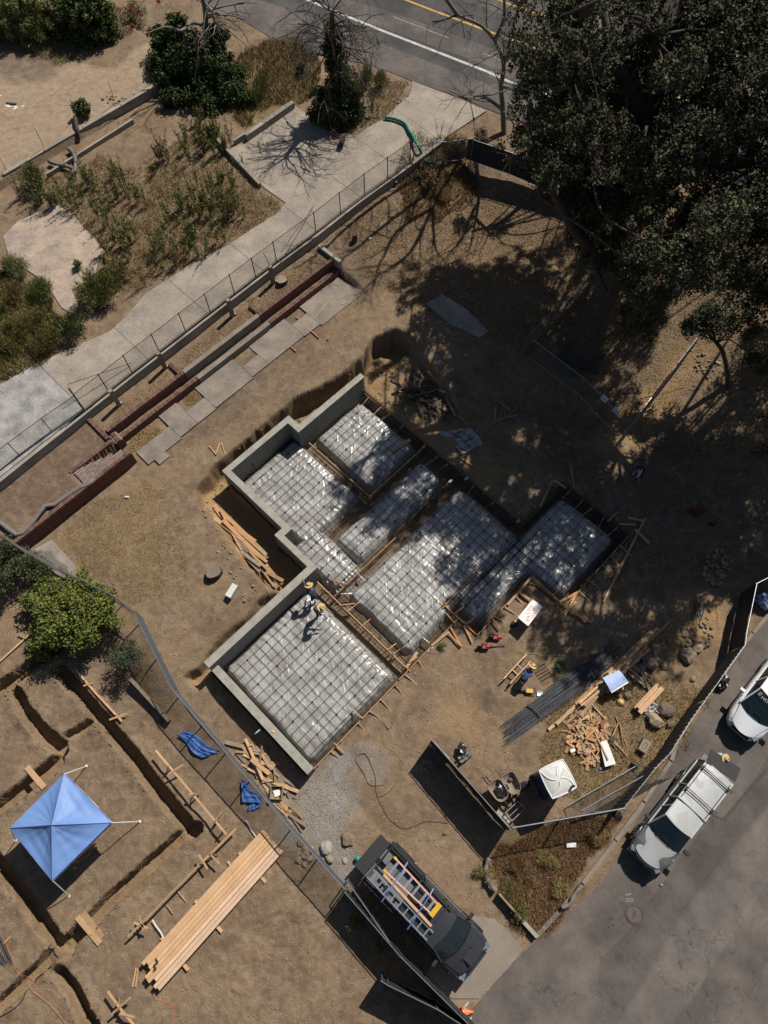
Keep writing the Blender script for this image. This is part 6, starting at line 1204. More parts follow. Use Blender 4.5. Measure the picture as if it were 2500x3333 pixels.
# trestle frame the worker bends over
pp = [PZ(*p,.42) for p in Q(1620,2020,5.925,560,645,110,1125,640,775,235,1225,385,850,475,940,290,955,385,1045)]
sf = thing('ladder_sawhorse','pale wooden ladder-like frame beside the bending worker','sawhorse',(pp[0][0],pp[0][1],0))
for i, nm_ in ((0,'rail'),(2,'rail'),(4,'rung'),(6,'rung')): MB().bar(pp[i],pp[i+1],.06 if i<4 else .05,.07).obj(nm_, M['wood_light'], sf)
for p in (pp[0],pp[1],pp[2],pp[3]): q = p+(sum(pp[:4])/4-p)*.2; MB().bar(q,(q[0],q[1],0),.05,.05,up=(1,0,0)).obj('leg', M['wood_light'], sf)
# small rebar mat, cords, coil
o = thing('rebar_mat','small square of welded rods lying beside the bending worker','rebar grid',G(*T('I',228,1150)[0])); l0 = np.array(o.location)
for k in range(5):
    for s in (0,1): a = .5+s*math.pi/2; share('bar', barme, o, (-.36*math.cos(a)-(k-2)*.15*math.sin(a),-.36*math.sin(a)+(k-2)*.15*math.cos(a),.05+.02*s), (0,0,a), (.72,1,1))
def cord(label, pts, r, m, z=.02):
    g = [G(*p) for p in pts]; g = smoothpath(g,8); g = [np.array([p[0],p[1],float(Hg(p[0],p[1]))+z]) for p in g]; return tag(MB().tube(g,r,5).obj('cord', M[m], org=g[0]), label, 'cord')
cord('black cable curving over the gravel and dirt toward the black fence', T('K',790,62,822,150,830,260,870,350,920,430,1000,480,1070,468,1150,437,1285,448), .016, 'cord_black'); cord('black cable looping by the front of the square pad', T('K',790,62,760,10,715,15,700,50,745,125,775,190,810,212,880,205), .014, 'cord_black'); cord('black cable end bent over the gravel', T('K',830,265,850,280,900,255,950,205), .012, 'cord_black')
cord('yellow cord winding past the wooden frame', Q(1620,2020,5.925,0,700,120,770,270,700,310,600,420,600,520,640,700,640,860,680,1150,680,1320,700,1370,790,1300,890,1180,880), .012, 'cord_yellow'); cord('yellow cord trailing through the dappled shade', Q(1620,2020,5.925,1180,880,1050,680,940,560,980,450,1100,360,1300,240,1500,170,1660,110), .012, 'cord_yellow')
cord('dark cord along the bottom trench of the tent lot', T('J',335,1215,350,1270,330,1350,240,1430,150,1560,70,1640,-30,1690), .02, 'cord_black', .05); cord('thin orange string stretched over the tent lot', T('J',40,1190,200,1420,330,1600,440,1735), .006, 'orange', .12); cord('thin orange cord below the lumber stack', T('J',970,1500,990,1560,1090,1600,1120,1723), .007, 'orange', .02)
g = []; c = G(*T('I',335,1110)[0])
for t in np.linspace(0,12*6.283,260): r = .22+.05*math.sin(t*.37); g.append(c+[r*.75*math.cos(t)+.04*math.sin(t*.21),r*1.25*math.sin(t)-.05*math.cos(t*.13),.03+.06*t/75])
tag(MB().tube(g,.011,4).obj('cord_coil', M['green_cord'] if 'green_cord' in M else mat('green_cord',(.09,.14,.05),(.06,.1,.035),.6,4,30,0), org=c), 'coil of green cord lying on the dirt above the rod bundle', 'cord')
# tarps, boxes, bags, sheets
def cloth(label, pxs, zf, m, name='tarp', cat='tarp', n=18, amp=.06):
    C4 = [G(*p) for p in pxs]; k = random.random()*9
    b = MB().grid(lambda u,v: (C4[0]*(1-v)+C4[1]*v)*(1-u)+(C4[3]*(1-v)+C4[2]*v)*u+np.array([.05*math.sin(v*9+k),.06*math.sin(u*8+k),zf+amp*(math.sin(u*13+v*7+k)+math.sin(v*19-u*6))*.5+amp*.8*math.sin(u*31+k)*math.sin(v*3)]), n, n); return tag(b.obj(name, M[m], org=C4[0], smooth=True), label, cat)
cloth('torn blue tarp lying along the fence above the lumber, the upper one', T('G',1130,1545,1185,1515,1395,1660,1290,1700), .15, 'blue_tarp'); cloth('torn blue tarp hanging by the galvanised fence, the lower one', Q(700,2350,2.765,235,520,300,560,450,720,245,710), .18, 'blue_tarp'); cloth('frayed tail of the lower blue tarp', Q(700,2350,2.765,330,715,420,700,405,765,305,795), .1, 'blue_tarp', n=10)
M['blue_bag'] = mat('blue_bag', (.3,.4,.6), (.2,.3,.5), .35, 4, 30, .4)
lump('blue-white plastic bag behind the right edge fence', T('I',1648,700)[0], .35, .4, .9, 'blue_bag', 'trash_bag', 'bag', 2, 12)
cloth('clear plastic sheet crumpled under the thick timbers', T('I',850,1395,915,1300,975,1395,900,1435), .1, 'clear_sheet', 'plastic_sheet', 'plastic sheet', 14, .1); cloth('clear plastic sheet crumpled in the shade by the board pile', T('E',1230,1180,1420,1150,1500,1260,1380,1330), .12, 'clear_sheet', 'plastic_sheet', 'plastic sheet', 16, .12)
def carton(label, px, w, l, h, a, m='cardboard', inner=None):
    c = G(*px); o = thing('cardboard_box', label, 'box', c, a); b = MB()
    for s in (1,-1): b.box((s*w/2,0,h/2),(.02,l,h)); b.box((0,s*(l/2-.01),h/2-.002),(w-.02,.02,h-.004))
    b.box((0,0,.02),(w-.02,l-.02,.03)); b.obj('carton', M[m], o, local=True)
    if inner: MB().box((.02,.0,h*.35),(w*.6,l*.5,h*.4),[[.9,-.4,0],[.4,.9,0],[0,0,1]]).obj('contents', M[inner], o, local=True)
    return o
carton('open wooden tray box on the board pile, the upper of two boxes', Q(700,2350,2.765,485,490)[0], .55,.5,.28,.15,'cardboard','wood'); carton('open cardboard box holding white paper, the lower of two boxes', Q(700,2350,2.765,562,640)[0], .5,.55,.42,-.05,'cardboard','white'); carton('small open carton with a shiny lining by the rocks', T('I',868,1200)[0], .3,.3,.2,.5,'cardboard','galv')
lump('dark glove lying at the end of the fence boards', Q(700,2350,2.765,672,770)[0], .05, .14, .5, 'bag_black', 'glove', 'glove', 2, 3)
for l, lab, m, z in ((Q(1750,2100,3.318,670,1050,745,1022,845,1280,730,1315),'white paper sack lying on the scrap heap','white',.3),(Q(1750,2100,3.318,665,1325,715,1305,725,1330,680,1352),'small blue box below the scrap heap','blue',.1),(Q(1750,2100,3.318,675,830,720,820,715,890,690,895),'red and blue drink pack on the scrap heap','red',.4),(T('L',378,570,440,572,440,600,382,602),'white foam tray lying on the dry bed','white',.2),(Q(1750,2100,3.318,770,1000,820,980,845,1020,790,1045),'black battery box on the scrap heap','black',.35),(Q(1750,2100,3.318,345,1130,400,1110,412,1140,365,1165),'pale square lid on the scrap heap','white',.2)):
    C4 = [PZ(*p,z) for p in l]; b = MB(); b.add([p for p in C4]+[p-[0,0,.05] for p in C4],[(3,2,1,0),(4,5,6,7),(0,1,5,4),(1,2,6,5),(2,3,7,6),(3,0,4,7)]); tag(b.obj(lab.split(' ')[-5] if False else {'w':'paper_sack','s':'small_box','r':'drink_pack','b':'battery_box','p':'lid'}.get(lab[0],'tray'), M[m], org=C4[0]), lab, {'w':'litter','s':'box','r':'litter','b':'box','p':'lid'}[lab[0]])
c = G(*Q(1750,2100,3.318,1135,1095)[0]); mbx = thing('meter_box','grey plastic ground box with a ringed lid lying in dry grass','utility box',c,.95); MB().box((0,0,.14),(.62,.4,.28)).obj('box', M['stone_dark'], mbx, local=True); MB().box((0,0,.295),(.56,.34,.03)).obj('lid', M['barrow'], mbx, local=True); MB().tube([(.16*math.cos(t),.09*math.sin(t),.32) for t in np.linspace(0,6.283,15)],.012,5).obj('ring', M['stone_dark'], mbx, local=True)
c = G(*Q(1750,2100,3.318,1005,1270)[0]); bkt = tag(MB().lathe([(.12,0),(.15,.3),(.135,.3),(.11,.03)],16).obj('bucket', M['black']), 'black bucket lying on its side in the dry grass by the ribbed fence', 'bucket'); bkt.location = c+[0,0,.13]; bkt.rotation_euler = (1.45,0,.9)
c = G(*T('I',720,1340)[0]); hatd = tag(MB().lathe([(.2,.0),(.1,.02),(.09,.1),(.02,.12)],18,cap=True).obj('straw_hat', M['straw'], smooth=True), 'pale straw hat lying on the dry grass by the timbers', 'hat'); hatd.location = c+[0,0,.03]
tag(MB().lathe([(.035,0),(.035,.2),(.014,.26),(.014,.29)],10).obj('water_bottle', mat('bottle_clear',(.4,.5,.62),(.3,.4,.55),.15,4,20,0,spec=.7)), 'clear water bottle with a blue label lying on the low stem wall', 'bottle'); o = bpy.data.objects['water_bottle']; o.location = PZ(*Q(700,2350,2.765,405,70)[0],.985); o.rotation_euler = (1.57,0,-.9)
lump('small yellow-green glove lying on the low stem wall', Q(700,2350,2.765,522,88)[0], .97, .07, .4, 'yellow', 'glove', 'glove', 1, 7)
c = G(*T('K',712,672)[0]); tag(MB().lathe([(.1,0),(.12,.25),(.05,.3)],14,tuple(c)).obj('water_jug', mat('teal_plastic',(.02,.28,.30),(.015,.2,.22),.4,4,20,0), org=c, smooth=True), 'teal water jug standing by the pickup tailgate', 'jug')
o = thing('traffic_cone','orange cone fallen by the gate at the bottom edge','cone',G(*T('K',1405,1645)[0])); MB().tube([(-.18,.0,.1),(.25,.02,.16)],[.16,.03],14).obj('cone', M['orange'], o, local=True); MB().box((-.2,0,.15),(.04,.36,.36)).obj('foot', M['orange'], o, local=True); MB().tube([(-.05,0,.12),(.05,.0,.135)],[.115,.085],14).obj('band', M['white'], o, local=True)
tr = thing('gate_stand','small white and red tubular stand at the bottom edge by the gate','stand',G(*T('K',1385,1660)[0]))
for l in (((-.2,-.3,.0),(.05,.35,.3)),((-.2,.0,.0),(.2,.4,.05)),((.0,-.4,.05),(.3,-.1,.05))): MB().tube(l,.022,6).obj('tube', M['white'], tr, local=True)
# street furniture
M['lid_frame'] = mat('lid_frame', (.085,.07,.062), (.06,.05,.045), .85, 6, 40, .2); c = PZ(2064.4,2976.4,.010); mh = thing('manhole_cover','round brown manhole cover in the side street','manhole cover',c); MB().lathe([(.0,.012),(.31,.012),(.315,.0)],32).obj('lid', M['rust_lid'] if 'rust_lid' in M else mat('rust_lid',(.115,.088,.075),(.085,.066,.056),.8,6,40,.3), mh, local=True)
MB().lathe([(.33,.0),(.335,.016),(.375,.016),(.39,0)],32,cap=False).obj('frame', M['lid_frame'], mh, local=True)
b = MB()
for i in range(7):
    for j in range(3): b.box((.0+(j-1)*.05+.02*i-.06,(i-3)*.045,.016),(.035,.02,.012))
tag(b.obj('raised_marks', M['rust'], mh, local=True), kind='stuff')
for q in ((-.04,.26),(-.03,.33),(.05,-.25),(.06,-.32)): MB().lathe([(.016,.02)],8,(q[0],q[1],0)).obj('hole', M['black'], mh, local=True) if False else MB().box((q[0],q[1],.014),(.03,.03,.006)).obj('hole', M['black'], mh, local=True)
tx = textmesh('chalk_number','2006',mat('chalk',(.36,.34,.325),(.2,.185,.175),.9,20,60,0),.2,.002); c = PZ(2049,2930,.014); tx.location = c; tx.rotation_euler = (0,0,.06); tx.scale = (.85,1,1); tag(tx,'white chalk number drawn on the side street above the manhole','street marking')
for l, lab in ((((2036,2914),(2055,2909)),'thin chalk dash above the chalk number'),):
    p, q = PZ(*l[0],.012), PZ(*l[1],.012); tag(MB().bar(p,q,.015,.003).obj('chalk_dash', M['paint_white'], org=p), lab, 'street marking')
c = PZ(*T('L',980,838)[0],.01); tag(MB().box(c+[0,0,.03],(.12,.09,.05)).obj('litter_box', M['cardboard'], org=c), 'tiny cardboard box lying on the street in front of the silver pickup', 'box')
# edging log of the dry bed and its corner kerb
lg = smoothpath([PZ(*p,.25) for p in T('K',1548,672,1528,720,1530,780,1550,830,1590,880)]); tag(MB().tube(lg,[.1+.02*math.sin(i*.9) for i in range(len(lg))],9).obj('edging_log', M['bark_pale'], org=lg[0], smooth=True), 'pale weathered log edging the dry grass bed', 'log')
lg = smoothpath([PZ(*p,.25) for p in T('L',478,842,430,900,400,960,345,985)]); tag(MB().tube(lg,[.08+.015*math.sin(i*.9) for i in range(len(lg))],9).obj('edging_log', M['bark_pale'], org=lg[0], smooth=True), 'grey log lying by the kerb end of the dry bed', 'log')
beam('concrete corner kerb at the tip of the dry bed', T('L',185,1165)[0], T('L',95,1065)[0], .16, .3, 'concrete')
beam('wooden board edging the dry bed beside the pickup', T('K',1600,890)[0], T('L',95,1065)[0], .08, .45, 'wood_grey', 'edging_board')
# logs in the weedy lot
for l, r, lab in ((T('A',445,965,480,1000,492,1050,485,1100,470,1125),.13,'curved dead log lying over the kerb in the weedy lot'),(T('A',320,1045,370,1065,430,1075,475,1095),.12,'short dead log lying beside the curved log'),(T('A',490,770,495,820,505,870,512,890),.13,'dark log leaning on the sandy lot wall')):
    p = smoothpath([G(*q)+[0,0,.25] for q in l]); tag(MB().tube(p,[r*(1+.15*math.sin(i*.8)) for i in range(len(p))],9).obj('dead_log', M['bark_pale'] if 'dark' not in lab else M['bark'], org=p[0], smooth=True), lab, 'log')
strip('spilled_plaster', T('A',-20,605,40,610,70,625,30,640,-20,640), M['white'], .03); strip('spilled_plaster', T('A',-20,665,40,660,80,680,150,660,160,675,110,690,60,710,-20,712), M['white'], .03)
c = G(*T('A',75,662)[0]); tag(MB().bar(c+[-.35,.05,.08],c+[.35,-.05,.08],.1,.05).obj('plank', M['wood_dark'], org=c), 'dark plank lying on the spilled white plaster', 'board')

for l in (T('H',598,722,692,712),T('H',732,862,792,810),T('H',898,1008,956,965),T('H',680,1388,742,1442),T('H',560,1596,622,1655),T('H',545,560,640,590),T('H',1090,1050,1040,1085),T('H',1270,770,1330,840),T('H',1560,800,1615,870),T('H',1290,900,1370,985)): 
    p, q = PZ(*l[0],.17), PZ(*l[1],.17); board('short orange spreader board nailed across the footing forms', p, q, .05, .08, 'wood_orange', 'spreader boards on the forms', 'spreader_board')
for i, l in enumerate((T('H',1300,860,1370,985),T('H',1385,850,1440,960),T('H',1180,980,1290,890),T('H',1020,1120,1090,1020),T('I',5,720,160,540),T('I',160,540,335,700),T('I',335,700,450,640),T('I',370,770,440,700),T('I',380,745,535,830),T('I',350,820,440,650),T('I',80,640,150,690),T('I',715,205,820,212),T('I',770,165,860,185),T('I',815,240,905,330),T('I',700,130,640,190),T('E',1340,1330,1480,1420),T('F',210,1659,290,1490),T('F',400,1370,430,1545),T('F',300,1490,380,1540))):
    p, q = PZ(*l[0],.12), PZ(*l[1],.06+.05*(i%3)); board('rough board braced against the outer forms of the L-shaped pad' if i > 3 else 'rough board braced against the front forms of the middle pad', p, q, random.uniform(.06,.14), .045, random.choice(('wood','wood','wood_orange')), 'rough bracing boards', 'brace_board')
# ================================================================ VEGETATION AND STONES
def proj(p):
    d = np.asarray(p,float)-np.array([0,0,HCAM]); z = d@_F; return 1250+FPX*(d@_R)/z, 1666.5-FPX*(d@_U)/z
def inpoly(u, v, pg):
    ins = False
    for i in range(len(pg)):
        (ax,ay),(bx,by) = pg[i], pg[(i+1)%len(pg)]
        if (ay > v) != (by > v) and u < (bx-ax)*(v-ay)/(by-ay)+ax: ins = not ins
    return ins
def leafmat(name, c1, c2, rough=.55, sc=.9, trans=.0):
    m = mat(name, c1, c2, rough, sc, 9, 0, spec=.12, fmix=.6); return m
LM = dict(oak=leafmat('oak_leaf',(.078,.084,.038),(.036,.04,.02),.65), oak2=leafmat('oak_leaf_dull',(.064,.054,.036),(.034,.029,.021),.7), oak3=leafmat('oak_leaf_bright',(.105,.11,.05),(.055,.06,.028),.6), dark=leafmat('dark_leaf',(.055,.075,.025),(.026,.038,.015)), ivy=leafmat('ivy_leaf',(.07,.095,.022),(.03,.045,.014)), yel=leafmat('yellow_green_leaf',(.20,.215,.045),(.095,.115,.025)),
  blue=leafmat('grey_green_leaf',(.085,.11,.075),(.045,.06,.04)), weed=leafmat('weed_leaf',(.15,.175,.05),(.07,.09,.03)), weed2=leafmat('weed_leaf_yellow',(.24,.225,.08),(.13,.13,.045)), brown=leafmat('dry_leaf',(.20,.115,.05),(.11,.06,.03)), straw=leafmat('straw_blade',(.36,.26,.115),(.21,.145,.06)), rust=leafmat('rust_leaf',(.22,.12,.065),(.12,.065,.04)), bed=leafmat('bed_leaf',(.29,.175,.10),(.16,.098,.06)))
def quads(C, D, Nn, L, Wd):
    """rhombic leaves at C along D with side vectors from Nn"""
    s = np.cross(D, Nn); s /= np.linalg.norm(s,axis=1,keepdims=True)+1e-9
    V = np.stack([C-D*L[:,None]/2, C+s*Wd[:,None]/2, C+D*L[:,None]/2, C-s*Wd[:,None]/2],1); return V.reshape(-1,3)
def rdir(n, zb=0.):
    d = rng.normal(size=(n,3)); d[:,2] += zb; return d/np.linalg.norm(d,axis=1,keepdims=True)
def ell(c, r, n, shell=.45):
    d = rdir(n); rad = shell+(1-shell)*rng.random(n)**.7; return np.array(c)+d*np.array(r)*rad[:,None]
def leafmesh(name, C, size, mats, parent, asp=.55, zb=.6, D=None):
    n = len(C); D = rdir(n) if D is None else D; Nn = rdir(n, zb); L = rng.uniform(*size,n); V = quads(C,D,Nn,L,L*asp)-np.array(parent.location if parent is not None else (0,0,0))
    o = npmesh(name, V, np.arange(4*n).reshape(-1,4), [LM[m] for m in mats], parent=parent)
    if len(mats) > 1: o.data.polygons.foreach_set('material_index', rng.integers(0,len(mats),n).astype(np.int32))
    return o
def clumped(c, r, n, k, cr, flat=1.0):
    """leaf points in k sub-clumps inside an ellipsoid"""
    cc = ell(c, np.array(r)*.78, k, .35); out = []
    for q in cc: out.append(ell(q, (cr,cr,cr*flat), max(1,n//k), .2))
    return np.concatenate(out), cc
def limb(b, pts, r0, r1, n=7): p = smoothpath([np.array(q,float) for q in pts],4); b.tube(p, np.linspace(r0,r1,len(p)), n); return p
def bare(b, p, d, L, r, dep, droop=.0, spread=.6, rs=None, k=3):
    n = 4; pts = [np.array(p,float)]; d = np.array(d,float)
    for i in range(n): d = d+rs.normal(size=3)*.16+np.array([0,0,-droop]); d /= np.linalg.norm(d); pts.append(pts[-1]+d*L/n)
    b.tube(pts, np.linspace(r,r*.55,n+1), 5 if dep > 1 else 3, cap=False)
    if dep <= 0: return
    for i in range(k):
        t = rs.integers(1,n+1); q = pts[t]; e = d+rs.normal(size=3)*spread; e /= np.linalg.norm(e); bare(b, q, e, L*rs.uniform(.55,.8), r*.5, dep-1, droop, spread, rs, k)
# ---------------- the great oak
oak = thing('oak_tree','huge dark evergreen oak spreading over the upper right','tree',G(1900,1150)); tb_ = MB(); lb_ = MB()
Z = lambda u,v,h: PZ(u,v,h)
limb(tb_, [Z(1893,1165,.1),Z(1905,1120,1.2),Z(1940,1030,3.0),Z(1985,920,5.2),Z(2015,820,7.2)], 1.0, .5, 12)
for s in range(6): a = s*1.05; c = np.array(Z(1893,1165,.15)); tb_.tube([c+[.5*math.cos(a),.5*math.sin(a),.7],c+[1.0*math.cos(a),1.0*math.sin(a),.1],c+[1.6*math.cos(a),1.6*math.sin(a),-.3]],[.4,.28,.1],7)
tb_.obj('trunk', M['bark'], oak, smooth=True)
LIMBS = [[(1985,920,5.2),(1930,830,7),(1840,700,9),(1760,520,11.5),(1720,380,13)],[(2015,820,7.2),(2010,640,9.5),(1930,470,12),(1860,280,14),(1780,120,16)],[(2015,820,7.2),(2080,600,10),(2110,380,13),(2130,120,16)],[(2015,820,7.2),(2150,640,9),(2300,500,11),(2450,350,14)],[(1985,920,5.2),(2120,840,6.5),(2300,800,8),(2500,760,9.5),(2700,700,11)],[(2300,500,11),(2500,560,12.5),(2750,520,14)],[(2130,120,16),(2250,-60,17),(2400,-180,17)],[(2110,380,13),(2000,200,15),(1960,0,16.5)]]
for l in LIMBS: limb(lb_, [Z(*q) for q in l], .38, .1, 8)
LIT = [[(1950,1500),(2040,1180),(2280,1060),(2480,1120),(2320,1330),(2120,1500)],[(1150,500),(1760,560),(1760,860),(1420,930),(1150,900)],[(1590,1870),(1790,1870),(1790,2090),(1590,2090)]]
BOUND = [(1420,700),(1330,930),(1190,1250),(1080,1450),(1000,1560),(990,1660),(1120,1800),(1250,1880),(1480,1980),(1700,2110),(1950,2200),(2150,2190),(2350,1960),(2800,1900),(2900,700),(1900,600)]
clumps = []; rs = np.random.default_rng(11); tries = 0
while len(clumps) < 190 and tries < 20000:
    tries += 1; v = rs.uniform(-420,1080); u = rs.uniform(max(1715,1715+(v-430)*.55) if v > 430 else 1715, 3000)
    h = rs.uniform(11,17.2) if v < 250 else rs.uniform(9,15) if v < 560 else rs.uniform(7,12.6) if v < 800 else rs.uniform(5.5,9.5)
    p = Z(u,v,h); q = proj((p[0]-.52*h,p[1]-.663*h,.4))
    if v > 600 and u < 2230 and rs.random() < .55: continue
    if u > 2200 and v > 960: continue
    if not inpoly(*q, BOUND) or any(inpoly(*q, g) for g in LIT): continue
    if any(np.linalg.norm(p-c[0]) < 1.25 for c in clumps): continue
    clumps.append((p, rs.uniform(1.25,1.95)))
DARK = [[(1640,1440),(2520,1430),(2600,1900),(2330,1950),(2150,2170),(1880,2150),(1700,2080),(1480,1960),(1350,1840),(1560,1640)],[(1400,930),(1750,960),(1680,1480),(1500,1420)],[(2080,1480),(2560,1480),(2560,1900),(2080,1900)]]
tries = 0
while len(clumps) < 385 and tries < 15000:
    tries += 1; g = DARK[tries % 3]; u0 = rs.uniform(min(q[0] for q in g),max(q[0] for q in g)); v0 = rs.uniform(min(q[1] for q in g),max(q[1] for q in g))
    if not inpoly(u0,v0,g) or any(inpoly(u0,v0,q) for q in LIT): continue
    h = rs.uniform(7,15); c = PZ(u0,v0,.4); p = c+np.array([.52*h,.663*h,h]); u, v = proj(p)
    if v < -500 or u > 3300 or (u < 2560 and (v > 1080 or u < (1715 if v < 430 else 1715+(v-430)*.55))): continue
    if v > 600 and u < 2230 and rs.random() < .6: continue
    if u > 2180 and u < 2560 and v > 940: continue
    if any(np.linalg.norm(p-q[0]) < 1.3 for q in clumps): continue
    clumps.append((p, rs.uniform(1.2,1.8)))
ends = [np.array(Z(*l[i])) for l in LIMBS for i in range(1,len(l))]; pts = []
for p, r in clumps:
    e = min(ends, key=lambda q: np.linalg.norm(q-p)); m = (e+p)/2+rs.normal(size=3)*.4; limb(lb_, [e,m,p], .10, .03, 5)
    for _ in range(4): lb_.tube([p,p+rs.normal(size=3)*r*.5],[.03,.01],3,cap=False)
    C, _ = clumped(p,(r,r,r*.75),1500,30,.30); pts.append(C)
lb_.obj('branches', M['bark'], oak, smooth=True); C = np.concatenate(pts); cr_ = leafmesh('crown', C, (.08,.19), ['oak','oak2','oak3'], oak, .6, 1.2); cid = np.repeat(rng.integers(0,6,len(C)//50+1),50)[:len(C)]; cr_.data.polygons.foreach_set('material_index', np.array([0,0,1,1,2,0])[cid].astype(np.int32))
# lower sprays
def tree(name, label, base_px, trunk, crown, mats, n=500, size=(.1,.2), r0=.2, bark='bark', cr=.45, k=8, flat=.8, group=None, asp=.55):
    o = thing(name, label, 'tree', G(*base_px), 0, group); b = MB(); top = np.array(trunk[-1]); limb(b, trunk, r0, r0*.45, 8); P_ = []
    for c, r in crown:
        c = np.array(c); limb(b, [top*.5+np.array(trunk[-2])*.5, (top+c)/2+rng.normal(size=3)*.2, c], r0*.3, .02, 5); Cc, _ = clumped(c,(r*1.2,r*1.2,r*flat*1.1),int(n*1.2),k*3,cr*.75); P_.append(Cc)
    b.obj('trunk', M[bark], o, smooth=True); leafmesh('crown', np.concatenate(P_), size, mats, o, asp, .9); return o
tree('oak_tree','small oak with an arching trunk right of the wire fence', (2372,1290), [Z(2372,1290,.4),Z(2368,1210,2),Z(2350,1140,3.5),Z(2312,1095,4.5)], [(Z(2310,1050,5),1.0),(Z(2360,1010,5.5),1.1),(Z(2260,1060,4.6),.7),(Z(2420,1060,5),1.0),(Z(2480,980,6),1.2),(Z(2470,1180,4),.8)], ['oak','blue'], 1100, (.09,.18), .17)
tree('oak_tree','slender dark oak growing beside the black screened fence', (1856,600), [Z(1856,600,1.4),Z(1854,520,2.8),Z(1850,440,4.4),Z(1790,400,5.6),Z(1722,350,6.6)], [(Z(1870,470,3.6),.8),(Z(1900,620,2.4),.8),(Z(1960,560,3),1.0),(Z(2000,640,2.6),.9),(Z(1780,420,5.6),.7),(Z(1830,640,2.2),.6),(Z(1880,720,1.9),.7),(Z(1700,300,7),.7)], ['oak2','oak','blue'], 900, (.08,.17), .2)
for px, r, lab in ((T('F',620,180)[0],.9,'grey-green shrub against the oak trunk'),(T('F',980,320)[0],.7,'small pale shrub right of the oak trunk'),(T('C',1430,1400)[0],1.3,'grey-green shrub in the shade at the right edge'),(T('F',1250,430)[0],.7,'grey shrub at the upper end of the wire fence'),(T('C',560,1230)[0],.9,'shrub behind the lower end of the black screened fence')):
    c = G(*px); o = thing('shrub', lab, 'shrub', c); Cc, cc = clumped(c+[0,0,r*.6],(r,r,r*.7),1300,16,.28); b = MB(); [b.tube([c,q],[.025,.008],3,cap=False) for q in cc]; b.obj('stem', M['twig'], o); leafmesh('foliage', Cc, (.06,.13), ['blue','oak'], o, .5)
# ---------------- bare trees
def baretree(label, base_px, mains, dep=3, droop=.03, seed=1, bark='twig', r0=.2, L=2.2, k=3, name='bare_tree', spread=.6):
    o = thing(name, label, 'tree', G(*base_px)); rs = np.random.default_rng(seed); b = MB()
    for i, l in enumerate(mains):
        p = limb(b, [Z(*q) for q in l], r0*(1 if i == 0 else .6), r0*.35, 8)
        for j in range(max(3,len(p)//3), len(p), 2):
            d = p[j]-p[j-1]; d /= np.linalg.norm(d); e = d+rs.normal(size=3)*.8; e /= np.linalg.norm(e); bare(b, p[j], e, L*rs.uniform(.6,1.1), r0*.22, dep-1, droop, spread, rs, k)
        d = p[-1]-p[-2]; bare(b, p[-1], d/np.linalg.norm(d), L, r0*.3, dep, droop, spread, rs, k)
    b.obj('trunk', M[bark], o, smooth=True); return o
t1 = baretree('leafless tree arching over the main road beside the oak', (1642,455), [[(1642,455,1.8),(1638,360,3.4),(1632,280,4.8),(1640,210,6),(1610,130,7.6),(1560,80,8.6),(1490,50,9.6)],[(1640,210,6),(1665,110,8),(1690,20,10),(1720,-60,11.5)],[(1632,280,4.8),(1690,290,5.6),(1745,250,6.8),(1800,180,8.4)],[(1610,130,7.6),(1640,60,9),(1640,-30,10.5)],[(1638,360,3.4),(1600,330,4.2),(1560,310,4.8),(1530,320,5)],[(1490,50,9.6),(1430,-40,11.5),(1400,-130,13.2)],[(1640,-30,10.5),(1600,-150,12.6),(1560,-240,14.2)],[(1720,-60,11.5),(1760,-180,13.4),(1740,-260,14.6)],[(1690,20,10),(1640,-90,12),(1660,-170,13.5)],[(1745,250,6.8),(1800,120,8.8),(1860,0,10.8),(1900,-110,12.4)],[(1690,20,10),(1770,-70,11.6),(1850,-160,13)],[(1800,120,8.8),(1880,80,9.6),(1960,0,10.8)]], 3, .02, 4, 'bark_pale', .2, 2.0)
ivy = thing('ivy_tree','ivy-wrapped column tree with bare drooping twigs beside the driveway','tree',G(1105,405)); b = MB(); rs = np.random.default_rng(5)
limb(b,[Z(1105,405,2.4),Z(1098,280,4.4),Z(1085,120,7),Z(1080,40,8.6)],.28,.12,8); b.obj('trunk', M['bark'], ivy, smooth=True); b = MB()
for q in ((1085,120,7),(1080,40,8.6),(1095,200,5.8),(1088,80,7.8),(1090,150,6.5)):
    for _ in range(6): e = rs.normal(size=3)*[1,1,.5]+[0,0,.35]; bare(b, Z(*q), e/np.linalg.norm(e), 2.3, .05, 3, .10, .55, rs, 3)
b.obj('twigs', M['twig'], ivy); P_ = []
for u,v,h,r in ((1108,385,2.8,1.25),(1104,340,3.5,1.3),(1100,290,4.3,1.25),(1098,240,5.0,1.15),(1092,190,5.7,1.0),(1088,145,6.4,.8),(1150,360,3.0,.9),(1045,370,3.0,1.0),(1050,310,3.6,.9),(1150,300,4,.7),(1085,100,7,.5)): P_.append(clumped(Z(u,v,h),(r,r,r*.8),2000,18,.36)[0])
leafmesh('ivy_leaves', np.concatenate(P_), (.08,.17), ['ivy','dark','dark'], ivy, .75)
syc = thing('sycamore_tree','broad dark leafy tree with pale bare upper limbs at the top left','tree',G(*T('A',1300,420)[0])); b = MB(); rs = np.random.default_rng(9)
limb(b,[Z(668,210,2.4),Z(670,120,4.2),Z(668,40,5.8),Z(650,-40,7.4)],.24,.1,8); limb(b,[Z(668,80,5),Z(620,75,5.4),Z(590,100,5.6),Z(540,88,5.8),Z(474,112,5.6)],.13,.05,7)
